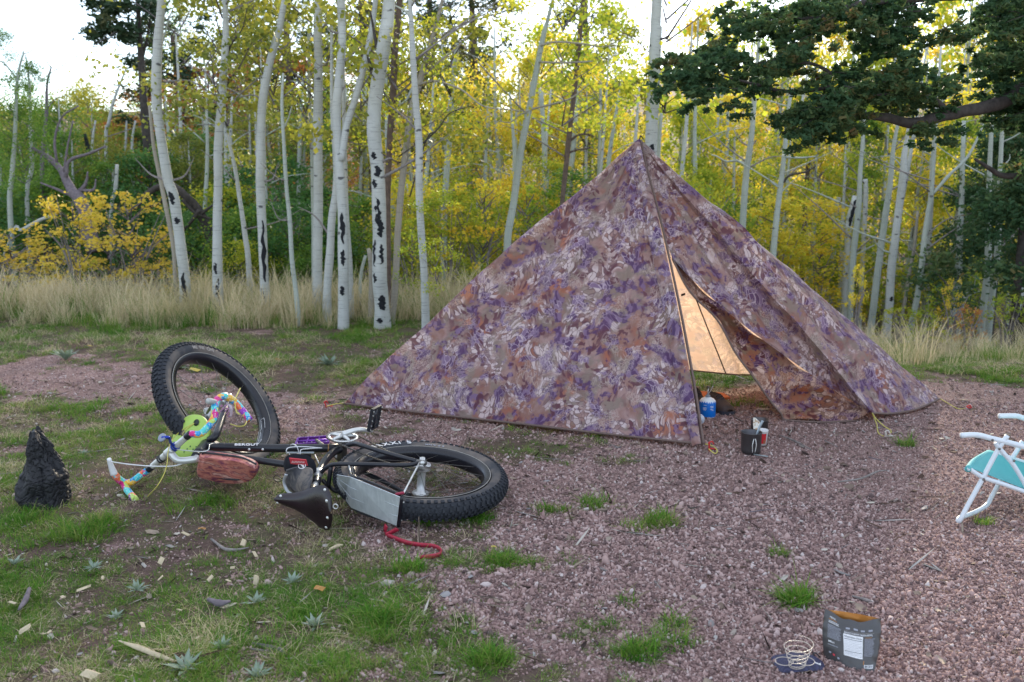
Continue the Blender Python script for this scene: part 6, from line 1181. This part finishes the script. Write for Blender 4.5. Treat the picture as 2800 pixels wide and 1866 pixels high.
part('body', lathe(p3_, (0, 0, 1), [(0, 0), (.027, 0), (.0345, hc_), (.0365, hc_ + .002), (.0355, hc_ + .004), (.033, hc_), (.026, .004), (0, .004)], 36), plain('cup_white', (.75, .74, .74), .5, var=.03), cup)
part('print_band', lathe(p3_, (0, 0, 1), [(.0288, .012), (.0350, hc_ * .86)], 14, Vector((0, -1, 0)), False, -.35, .55), plain('cup_red', (.58, .02, .03), .5), cup); part('print_band', lathe(p3_, (0, 0, 1), [(.0290, .012), (.0315, hc_ * .42)], 8, Vector((0, -1, 0)), False, .1, .45), plain('cup_gold', (.30, .12, .05), .5), cup)
part('lid', lathe(p3_, (0, 0, 1), [(0, hc_ - .004), (.034, hc_ - .003)], 24), plain('cup_lid', (.7, .72, .75), .5), cup)
fl_ = empty('cup_flap', p3_ + Vector((-.03, .0, .08)), 'torn white lid leaf with brown print standing up from the cup', 'lid')
fo = [PY(X, Y, p3_.y + .01) for X, Y in ((2060, 1142), (2066, 1143), (2078, 1155), (2078, 1183), (2072, 1186), (2061, 1186), (2059, 1160))]
m = N(newmat('printed_paper')); v = m.coord(); PAP = m.out(m.mix(m.ramp(m.noise(m.coord('Object', (1, 1, 1)), 75, 3), [(.5, 0.), (.58, .8)]), (.78, .74, .66), (.42, .22, .08)), .6)
part('leaf', slab(fo, (.2, -1, .1), .002), PAP, fl_, False)
sk = empty('metal_peg', P(2085, 1246, .004), 'short grey metal peg lying right in front of the pot', 'peg'); part('shaft', tube([P(2061, 1243, .006), P(2100, 1249, .006)], .004, 6, 2), plain('peg_grey', (.3, .34, .35), .4, .5), sk)
# gas canister with stove
p, k = sc_at(1937, 1149); r = 23 * k; h = 56 * k; p = P(1937, 1145, 0) + Vector((0, .04, .002)); gc = empty('gas_canister', p, 'blue and white gas canister with a small burner screwed on top', 'canister')
m = N(newmat('canister_print')); tcn = m.n('ShaderNodeTexCoord'); sx_ = m.n('ShaderNodeSeparateXYZ'); m.t.links.new(tcn.outputs['Object'], sx_.inputs[0]); an = m.math('ARCTAN2', sx_.outputs[0], sx_.outputs[1])
cx2 = m.n('ShaderNodeCombineXYZ'); m.set(cx2.inputs[0], m.math('MULTIPLY', an, 7.)); zz_ = m.math('ADD', sx_.outputs[2], m.math('MULTIPLY', m.math('ABSOLUTE', m.math('SUBTRACT', m.math('FRACT', m.math('MULTIPLY', an, 3.3)), .5)), .022)); zz_ = m.math('ADD', zz_, m.math('MULTIPLY', m.noise(cx2.outputs[0], 2.5, 2), .022))
cvn = m.ramp(m.math('MULTIPLY', m.math('SUBTRACT', zz_, h * .70 + .016), 40), [(.45, (.0, .16, .62)), (.55, (.80, .86, .90))]); CAN = m.out(cvn, .3, 0)
part('body', lathe(p, (0, 0, 1), [(0, .004), (r * .8, .002), (r * .96, 0), (r, .006), (r, h * .72), (r * .94, h * .82), (r * .72, h * .92), (r * .35, h * .985), (r * .30, h), (0, h)], 48), CAN, gc)
part('base_ring', lathe(p, (0, 0, 1), [(r * .97, -.001), (r * 1.01, .001), (r * 1.01, .005), (r * .98, .007)], 40), SILV, gc)
for i, (dx, dz, wd_) in enumerate(((-.024, .50, .018), (-.026, .40, .022), (-.026, .36, .022), (-.027, .32, .02), (.018, .46, .022), (.018, .41, .022), (.016, .34, .018), (.024, .30, .014))):
    a_ = dx / r; part('print_line', lathe(p, (0, 0, 1), [(r * 1.004, h * dz * 1.3), (r * 1.004, h * dz * 1.3 + .003)], 6, Vector((0, -1, 0)), False, -a_ - wd_ / r / 2 - .0, -a_ + wd_ / r / 2) if False else lathe(p, (0, 0, 1), [(r * 1.004, h * dz * 1.3), (r * 1.004, h * dz * 1.3 + .003)], 6, Vector((0, -1, 0)), False, a_ - wd_ / r / 2, a_ + wd_ / r / 2), WHITE, gc)
part('collar', lathe(p + Vector((0, 0, h)), (0, 0, 1), [(0, 0), (r * .30, 0), (r * .30, .010), (r * .16, .013), (r * .12, .022), (0, .022)], 20), plain('collar_grey', (.24, .26, .3), .45), gc)
part('burner_stem', tube([p + Vector((0, 0, h + .02)), p + Vector((.001, 0, h + .055))], .004, 8, 2), SILV, gc); part('burner_head', lathe(p + Vector((0, 0, h + .055)), (0, 0, 1), [(0, 0), (.006, 0), (.014, .008), (.012, .012), (0, .013)], 16), STEEL, gc)
for a in (0.3, 2.4, 4.5): part('pot_support', tube([p + Vector((0, 0, h + .045)), p + Vector((.022 * math.cos(a), .022 * math.sin(a), h + .055)), p + Vector((.036 * math.cos(a), .036 * math.sin(a), h + .078))], .002, 5, 3), STEEL, gc)
part('valve_handle', tube([p + Vector((.004, 0, h + .02)), p + Vector((.016, -.005, h + .042)), p + Vector((.028, -.005, h + .068))], .0022, 5, 3), SILV, gc)
# lantern ball
p = P(1916, 1168, 0); rb = .033; lb = empty('ball_lantern', (p.x - .006, p.y + .03, 0), 'small round frosted white lantern peeping out behind the tent\'s door edge', 'lantern')
part('globe', lathe((p.x - .006, p.y + .03, .038), (0, 0, 1), [(rb * math.sin(a) * (1 - .0 * a), -rb * math.cos(a)) for a in np.linspace(0.01, math.pi - .01, 16)], 28), plain('frosted_white', (.66, .72, .82), .4, var=.03, trans=.3), lb); part('base', lathe((p.x - .006, p.y + .03, 0), (0, 0, 1), [(0, 0), (.018, 0), (.016, .008), (0, .008)], 20), BLACK, lb)
# shoes
SH1 = plain('shoe_brown', (.075, .05, .045), .7, var=.3, vs=30, bump=.4); SH2 = plain('shoe_dark', (.03, .022, .026), .7, var=.3, vs=30, bump=.4); SOLE = plain('shoe_sole', (.035, .036, .05), .8)
def shoe(toe, heel, la, mat, wd=.052):
    toe, heel = Vector(toe), Vector(heel); x = (heel - toe); L = x.length; x.normalize(); y = Vector((-x.y, x.x, 0)); s = empty('shoe', (toe + heel) / 2, la, 'shoe', 'pair of shoes under the tarp'); V = []; F = []; ns, na_ = 22, 18
    ht = lambda t: np.interp(t, [0, .08, .25, .45, .6, .8, .95, 1], [.018, .042, .055, .080, .098, .100, .095, .070]); wf = lambda t: np.interp(t, [0, .08, .3, .6, .85, 1], [.45, .85, 1., .8, .78, .5])
    for i in range(ns + 1):
        t = i / ns; c = toe + x * L * t
        for k_ in range(na_): a = math.pi * k_ / (na_ - 1); V.append(c + y * wd * wf(t) * math.cos(a) * (1 - .25 * math.sin(a) * (t > .4)) + Vector((0, 0, .018 + ht(t) * math.sin(a) ** .7 * (1 if not (.52 < t < .92 and .3 < a / math.pi < .7) else .55))))
    for i in range(ns):
        for k_ in range(na_ - 1): a = i * na_ + k_; F.append((a, a + 1, a + na_ + 1, a + na_))
    F += [tuple(range(na_)), tuple(ns * na_ + q for q in range(na_))[::-1]]
    part('upper', (V, F), mat, s); V = []; ol = []
    for i in range(20): t = i / 19; ol.append(toe + x * (L * t * 1.04 - .008) + y * wd * 1.10 * wf(t))
    for i in range(20): t = 1 - i / 19; ol.append(toe + x * (L * t * 1.04 - .008) - y * wd * 1.10 * wf(t))
    part('sole', slab([q + Vector((0, 0, .013)) for q in ol], (0, 0, 1), .026), SOLE, s, False)
    for t in (.34, .42, .5): c = toe + x * L * t; part('lace', tube([c + y * .025 + Vector((0, 0, .018 + ht(t) * .86)), c + Vector((0, 0, .022 + ht(t))), c - y * .025 + Vector((0, 0, .018 + ht(t) * .86))], .0025, 5, 3), SOLE, s)
a = P(1996, 1138, 0); shoe(a + Vector((0, 0, .002)), a + Vector((-.09, .23, .002)), 'brown hiking shoe with its toe towards the camera beside the gas canister', SH1)
a = P(1930, 1132, 0); shoe(a + Vector((-.03, .03, .002)), a + Vector((-.02, .27, .002)), 'dark shoe mostly hidden behind the gas canister', SH2)
mp_ = [P(1890, 1090, .012), P(1992, 1088, .012), P(1975, 1079, .02), P(1890, 1074, .03), P(1800, 1076, .02), P(1790, 1090, .012)]
mt = empty('sleeping_mat', mp_[1], 'orange sleeping mat edge lying behind the shoes in the tent', 'mat'); part('pad', slab([P(1770, 1098, .012), P(1905, 1100, .012), P(1996, 1091, .012), P(1978, 1079, .012), P(1890, 1072, .012), P(1775, 1072, .012)], (0, 0, 1), .022), plain('mat_orange', (.62, .16, .05), .7, vs=60, var=.12, bump=.3), mt, False)
# ============================================================= FOOD POUCH AND MESH BAG
POUCH = plain('foil_pouch_dark', (.085, .082, .085), .36, .25, var=.25, vs=18, bump=.25); OR = plain('foil_inside_orange', (.50, .20, .04), .35, .3)
y0 = P(2260, 1822, 0).y
pu = empty('food_pouch', (P(2305, 1822, 0).x, y0, 0), 'opened dark foil meal pouch with nutrition label standing on the gravel', 'pouch')
TLc, TRc, BLc, BRc = PY(2256, 1665, y0 + .035), PY(2409, 1690, y0 + .03), P(2254, 1800, .004), P(2390, 1838, .004)
TRc = PY(2409, 1690, BRc.y + .045); TLc = PY(2256, 1665, BLc.y + .035)
def ps(u, v, back=0.):
    """a point on the pouch: u across, v down"""
    c = TLc.lerp(TRc, u).lerp(BLc.lerp(BRc, u), v); puff = math.sin(math.pi * u) ** .6 * (.012 + .030 * v ** 1.1) * (1 if not back else -1.)
    sag = -.016 * math.exp(-((u - .30) / .16) ** 2) * (1 - v) ** 3 - .020 * math.exp(-((u - .62) / .2) ** 2) * (1 - v) ** 3 if not back else -.004 * (1 - v) ** 2 + .0 * u
    c = c + Vector((-.012 * math.sin(math.pi * v) * (u - .5) * 2 * -.6, -puff, sag)); c += Vector((0, .004 * mn.noise(Vector((u * 5, v * 6, back))), .0)); 
    if v > .9: c.z = max(.003, c.z - .0)
    return c
def psgrid(back, nu=40, nv=44):
    V = [ps(i / nu, j / nv, back) for i in range(nu + 1) for j in range(nv + 1)]; F = [(i * (nv + 1) + j, i * (nv + 1) + j + 1, (i + 1) * (nv + 1) + j + 1, (i + 1) * (nv + 1) + j) for i in range(nu) for j in range(nv)]; return V, F
part('front_panel', psgrid(0.), POUCH, pu); part('back_panel', psgrid(1.), OR, pu, label='orange inner face of the pouch'); 
V = [ps(i / 30, 1, 0.) for i in range(31)] + [ps(i / 30, 1, 1.) for i in range(31)]; part('base_gusset', (V, [(i, i + 1, 32 + i, 31 + i) for i in range(30)]), POUCH, pu)
def onp(u, v, k=.0015): q = ps(u, v); return q + (ps(u, v + .01) - q).cross(ps(u + .01, v) - q).normalized() * -k if False else q + Vector((0, -k, .0004))
def quadp(name, u0, u1, v0, v1, mat, k=.0015, n=8):
    V = [onp(u0 + (u1 - u0) * i / n, v0 + (v1 - v0) * j / n, k) for i in range(n + 1) for j in range(n + 1)]; F = [(i * (n + 1) + j, i * (n + 1) + j + 1, (i + 1) * (n + 1) + j + 1, (i + 1) * (n + 1) + j) for i in range(n) for j in range(n)]; return part(name, (V, F), mat, pu)
def textp(s, mat, u0, v0, size, du, k=.0022, squash=1.):
    """print wrapped on the pouch face: u0,v0 left end of the baseline, du the width of the line"""
    o = text('print', s, mat, pu, rootloc(pu), (1, 0, 0), (0, 0, 1), 1., 0.); W_ = max(vv.co.x for vv in o.data.vertices) or 1
    off = rootloc(pu)
    for vv in o.data.vertices: q = onp(u0 + du * vv.co.x / W_, v0 - size * vv.co.z, k); vv.co = q - off
    return o
lab = quadp('nutrition_label', .325, .66, .335, .745, WHITE, .002)
INK = plain('label_ink', (.03, .03, .05), .6)
textp('BACKCOUNTRY BISON BOWL', WHITE, .335, .318, .050, .50); textp('Nutrition Facts', INK, .34, .400, .055, .30, .0032); textp('PEAK', WHITE, .09, .125, .045, .10)
for v_, h_ in ((.425, .010), (.650, .009), (.46, .003), (.49, .003), (.52, .003), (.545, .003), (.57, .003), (.60, .003), (.625, .003), (.675, .003), (.695, .003), (.715, .003)): quadp('label_rule', .335, .65, v_, v_ + h_, INK, .0032, 3)
for v_ in np.arange(.26, .52, .0165): quadp('text_line', .07, .07 + .22 * R_.uniform(.8, 1), v_, v_ + .0065, GREYP, .002, 4)
for v_ in np.arange(.37, .70, .0165): quadp('text_line', .69, .69 + .19 * R_.uniform(.75, 1), v_, v_ + .006, GREYP, .002, 4)
for v_ in (.185, .21): quadp('text_line', .08, .24, v_, v_ + .009, WHITE, .002, 4)
quadp('heading_line', .08, .21, .145, .155, OR, .002, 4); quadp('heading_line', .70, .82, .345, .353, OR, .002, 4); quadp('divider_line', .33, .86, .262, .266, plain('foil_line_grey', (.4, .36, .34), .5), .002, 6)
for u_, v_ in ((.36, .195), (.50, .19), (.62, .195), (.76, .2)): quadp('icon', u_, u_ + .07, v_, v_ + .035, GREYP, .002, 3)
textp('Mat', WHITE, .08, .60, .055, .10); quadp('text_line', .07, .23, .64, .65, GREYP, .002, 4)
quadp('barcode', .70, .90, .84, .90, WHITE, .002, 4)
for k_ in range(14): u_ = .712 + k_ * .0125; quadp('barcode_bar', u_, u_ + R_.choice([.004, .007]), .845, .885, INK, .003, 2)
for v_ in (.775, .80, .825): quadp('icon', .675, .695, v_, v_ + .016, OR, .0025, 3)
for u_, v_, mm in ((.08, .78, GREYP), (.14, .80, bpy.data.materials['patch_red']), (.21, .83, GREYP)): quadp('icon', u_, u_ + .035, v_, v_ + .035, mm, .002, 3)
# mesh sack
m = N(newmat('mesh_net_navy')); v = m.coord('Object', (1, 1, 1), (0, 0, 0), (0, 0, .78)); ck_ = m.n('ShaderNodeTexChecker'); m.set(ck_.inputs['Vector'], v); ck_.inputs['Scale'].default_value = 380; c = m.mix(ck_.outputs[1], (.008, .008, .03), (.05, .05, .12)); MESHB = m.out(c, .55)
mo = [P(2107, 1808, .006), P(2150, 1801, .012), P(2200, 1801, .03), P(2235, 1810, .02), P(2252, 1825, .008), P(2248, 1842, .004), P(2200, 1846, .006), P(2140, 1850, .004), P(2115, 1826, .006)]
mb = empty('mesh_sack', P(2180, 1830, 0), 'dark blue mesh stuff sack lying flat under the wire coil', 'sack'); c_ = sum(mo, Vector()) / len(mo); oc = catmull(mo + [mo[0]], 5)[:-1]; V = []; F = []; L = len(oc)
for i in range(7):
    s = 1 - i / 7; 
    for q in oc: w_ = c_ + (q - c_) * s; w_.z = .012 + (q.z * s + .034 * (1 - s * s)) + .008 * mn.noise(w_ * 28) * (i > 0); V.append(w_)
V.append(Vector((c_.x, c_.y, .050)))
for i in range(6):
    for j in range(L): F.append((i * L + j, i * L + (j + 1) % L, (i + 1) * L + (j + 1) % L, (i + 1) * L + j))
F += [(6 * L + j, 6 * L + (j + 1) % L, 7 * L) for j in range(L)]; part('net', (V, F), MESHB, mb)
part('drawcord', tube([P(2222, 1795, .02), P(2228, 1785, .03), P(2240, 1795, .02), P(2248, 1802, .006)], [.004, .002, .002, .002], 6, 5), BLACK, mb); part('label', boxg(P(2235, 1812, .032), (.010, 0, -.004), (.002, .008, 0), (0, 0, .001)), WHITE, mb, False)
wc = P(2176, 1824, .045); wi = empty('wire_coil', wc, 'springy spiral of thin pale wire standing on the mesh sack', 'wire coil'); W = []
for i in range(150):
    t = i / 149; a = t * 2 * math.pi * 6.2; rr_ = .024 + .020 * max(0, (t - .30)) / .7; W.append(wc + Vector((.004 + rr_ * math.cos(a), rr_ * math.sin(a) * .95, .004 + .010 * min(t, .3) / .3 + max(0, t - .3) * .088 + .004 * math.sin(a + 1))))
part('coil', tube(W, .0012, 5, 1, True, False), plain('wire_pale', (.62, .55, .48), .35, .5), wi)
for s, cx_ in ((-1, -.035), (1, .028)): part('coil', tube([wc + Vector((cx_ * .5 + .022 * math.cos(a) * 1.2 + cx_ * .5, .018 * math.sin(a), .018 + .004 * math.sin(a))) for a in np.linspace(0, 6.28, 22)], .0012, 5, 1, True, False), bpy.data.materials['wire_pale'], wi)
# ============================================================= SMALL THINGS ON THE GROUND
sv_ = empty('split_kindling', P(410, 1785, 0), 'long pale pointed splinter of split kindling lying in the grass', 'kindling')
a, b = P(324, 1752, .022), P(502, 1818, .012); part('splinter', tube([a, a.lerp(b, .3), a.lerp(b, .65), b], [.002, .011, .010, .003], 4, 4, True, True, .3, 3), PALEWOOD, sv_)
chips = [(442, 1535, .022), (697, 1518, .018), (625, 1590, .014), (700, 1587, .026), (230, 1613, .03), (280, 1582, .014), (250, 1848, .03), (508, 1463, .022), (70, 1723, .025), (135, 1730, .012), (390, 1712, .016), (540, 1745, .008), (490, 1670, .014), (575, 1583, .016), (118, 1735, .012), (635, 1554, .014), (35, 1650, .016), (173, 1634, .013), (665, 1487, .02), (440, 1582, .014)]
CHL = ['upright pale chip left of centre in the grass', 'small square chip in the mid grass', 'tiny chip beside the standing chip', 'standing pale chip right of the tiny one', 'long pale chip in the left grass', 'small chip just right of the left dark bark', 'large pale chip at the bottom edge below the kindling', 'pale flake beside the orange leaf', 'pale chip at the far left edge', 'little chip by the far left one', 'pale chip above the tip of the kindling', 'tiny round chip right of the kindling', 'upright small chip in the middle grass', 'small chip left of the standing one', 'little yellowish chip in the lower left', 'thin chip above the standing one', 'pale chip near the curled bark strip', 'crumb of pale wood in the left grass', 'thin white chip below the saddle', 'grey white chip beside the upright chip']
for i, (X, Y, s) in enumerate(chips):
    p = P(X, Y, .016); o = part('wood_chip', boxg((0, 0, s * .2), (s * R_.uniform(.6, .9), 0, s * .08), (s * .1, s * R_.uniform(.25, .42), 0), (0, s * .1, s * .14)), PALEWOOD, None, False, label=CHL[i], cat='wood chip', group='wood chips strewn in the grass')
    o.location = p; o.rotation_euler = (R_.uniform(-.5, .5), R_.uniform(-.5, .5) - (.9 if i in (0, 3) else 0), R_.uniform(0, 3.1))
    if i not in (): o.data.update()
tw_ = [([(578, 1474), (612, 1500), (640, 1504), (680, 1498)], .008, 'pale forked twig lying in the grass below the saddle', TWIG), ([(900, 1505), (920, 1494), (938, 1490)], .009, 'short tan stick pointing at the red strap', PALEWOOD), ([(2290, 1318), (2350, 1310), (2400, 1290), (2430, 1286)], .006, 'long thin grey twig on the gravel left of the chair', TWIG), ([(2130, 1190), (2170, 1205), (2220, 1230)], .007, 'curved dry root on the gravel between pots and cord', TWIG), ([(1790, 1590), (1808, 1612)], .006, 'small bleached stick in the middle of the gravel', TWIG), ([(1795, 1690), (1830, 1700), (1850, 1698)], .009, 'flat grey sliver on the gravel', DEAD), ([(1640, 1555), (1660, 1562)], .01, 'thin weathered sliver near the lone tufts', TWIG), ([(2330, 1630), (2372, 1642), (2385, 1646)], .007, 'bleached flat stick above the food pouch', TWIG), ([(80, 1610), (70, 1640), (52, 1668)], .012, 'curled grey bark strip at the left edge', DEAD), ([(570, 1640), (600, 1650), (630, 1645)], .014, 'broken grey chunk of bark in the grass', DEAD), ([(870, 1262), (880, 1280)], .003, 'thin stalk beside the bottle cage', TWIG), ([(690, 1760), (760, 1775), (785, 1790)], .008, 'grey brown stick half buried in the lower grass', DEAD), ([(688, 1775), (740, 1782)], .006, 'short grey twig beside the half buried stick', TWIG), ([(300, 1810), (325, 1826)], .012, 'brown flake of bark below the kindling', BARK_B), ([(1880, 1385), (1890, 1390), (1915, 1385)], .004, 'thin black twig on the gravel right of the round tuft', BARK_D), ([(2050, 1400), (2120, 1392)], .004, 'straight thin twig in the wide open gravel', DEAD), ([(1690, 1225), (1660, 1213)], .008, 'bleached sliver under the tarp\'s long hem', TWIG), ([(1980, 1100), (2015, 1143), (2040, 1152)], .003, 'pale wiry root on the gravel before the shoes', TWIG), ([(2255, 1205), (2290, 1222)], .006, 'grey twig below the yellow guy cord', TWIG), ([(2375, 1250), (2420, 1262)], .005, 'small twig right of the pots', DEAD)]
for pa, r, la, mt in tw_:
    s = part('twig', tube([P(X, Y, .008 + R_.uniform(0, .006)) for X, Y in pa], [r * .6, r, r * .35] if len(pa) > 2 else [r * .7, r * .4], 6, 5, True, True, .3, pa[0][0]), mt, None, label=la, cat='stick', group='sticks lying on the ground')
STN = plain('stone_grey', (.20, .19, .20), .85, var=.3, vs=30, bump=.5); STP = plain('stone_pale', (.45, .40, .38), .85, var=.2, vs=30, bump=.5)
for (X, Y, s, mt, la) in ((745, 1405, .020, STN, 'dark grey stone in the grass left of the saddle\'s tip'), (1058, 1595, .034, STP, 'pale flat stone at the edge of grass and gravel'), (1580, 1535, .020, STN, 'grey stone lying in the middle gravel'), (1835, 1805, .018, STN, 'blue grey stone near the bottom of the gravel'), (2072, 1730, .013, STP, 'pale pebble beyond the mesh sack'), (1445, 1392, .014, STN, 'dark angular stone right of the rear tyre'), (1280, 1800, .016, STP, 'white pebble above the lower bright tuft'), (890, 1492, .018, STP, 'white stone chip below the saddle'), (1650, 1530, .022, STN, 'low grey stone below the pair of small tufts'), (1600, 1868, .03, BARK_B, 'brown rounded clod at the bottom edge'), (2190, 1425, .012, STP, 'small pale pebble in the open gravel')):
    V, F, _r = pebble(int(X)); o = part('stone', (V * np.array([s, s * .7, s * .5]), F), mt, None, False, label=la, cat='stone'); o.location = P(X, Y, s * .2); o.rotation_euler.z = R_.uniform(0, 3)
def leafg(s): return [(-s, 0, .002), (-s * .5, s * .6, .008), (s * .3, s * .65, .004), (s, .0, .010), (s * .4, -s * .6, .003), (-s * .5, -s * .5, .009), (0, 0, .012)], [(0, 6, 1), (1, 6, 2), (2, 6, 3), (3, 6, 4), (4, 6, 5), (5, 6, 0)]
DL = plain('dead_leaf_orange', (.52, .26, .07), .7, var=.3, vs=40); DL2 = plain('dead_leaf_yellow', (.62, .48, .10), .7, var=.3, vs=40)
for (X, Y, s, mt, la) in ((552, 1450, .022, DL, 'orange dead leaf beside the forked twig'), (873, 1612, .022, DL, 'tan dead leaf right of the stick below the saddle'), (1350, 1500, .014, DL2, 'yellow leaf by the bright tuft right of the strap'), (245, 948, .04, DL2, 'yellow fallen leaf on the green verge at left'), (532, 1013, .045, DL2, 'yellow fallen leaf seen through the front wheel'), (760, 985, .03, DL, 'brown fallen leaf on the grass right of the front wheel')):
    o = part('fallen_leaf', leafg(s), mt, None, False, label=la, cat='leaf'); o.location = P(X, Y, .022); o.rotation_euler = (.3, .2, R_.uniform(0, 3))
# grey green sage rosettes
def rosette(X, Y, s, la, n=14):
    p = P(X, Y, .005); V = []; F = []; t = empty('sage_plant', p, la, 'plant', 'grey green herbs in the grass')
    for k in range(n):
        a = 6.283 * k / n + R_.uniform(-.2, .2); e = R_.uniform(.25, 1.1); L_ = s * R_.uniform(.7, 1.15); d = Vector((math.cos(a) * math.cos(e), math.sin(a) * math.cos(e), math.sin(e))); sd_ = Vector((-math.sin(a), math.cos(a), 0)) * L_ * .12
        kk = len(V); V += [p, p + d * L_ * .45 + sd_, p + d * L_ - Vector((0, 0, L_ * .15)), p + d * L_ * .45 - sd_, p + d * L_ * .5 + Vector((0, 0, -.002))]; F += [(kk, kk + 1, kk + 4), (kk + 1, kk + 2, kk + 4), (kk + 2, kk + 3, kk + 4), (kk + 3, kk, kk + 4)]
    part('leaves', (V, F), L_SAGE, t, False, {'rnd': [R_.random() for _ in V]})
for X, Y, s, la in ((508, 1835, .085, 'large pale rosette of pointed sage leaves at the tip of the kindling'), (375, 1615, .05, 'blue green sage sprig above the kindling'), (318, 1690, .04, 'small sage sprig in the left grass'), (860, 1715, .06, 'grey green herb in the lower middle grass'), (610, 1775, .05, 'bright green leafy herb right of the kindling tip'), (700, 1855, .06, 'sage clump at the bottom edge'), (700, 1650, .06, 'feathery green herb in the middle of the grass'), (255, 1555, .045, 'small sage sprig left of the pale chips'), (40, 1545, .05, 'sage sprig at the left edge'), (230, 1245, .05, 'grey herb behind the charred stump'), (800, 1595, .05, 'blue green herb right of the dead stick'), (480, 1010, .12, 'bluish sage clump on the verge behind the front wheel'), (1150, 955, .15, 'bluish sage clump on the verge left of the tent'), (180, 985, .14, 'sage clump on the left verge'), (900, 1000, .12, 'low sage clump between wheel and trunks')): rosette(X, Y, s, la, 16 if s < .1 else 34)
bpy.context.view_layer.update()
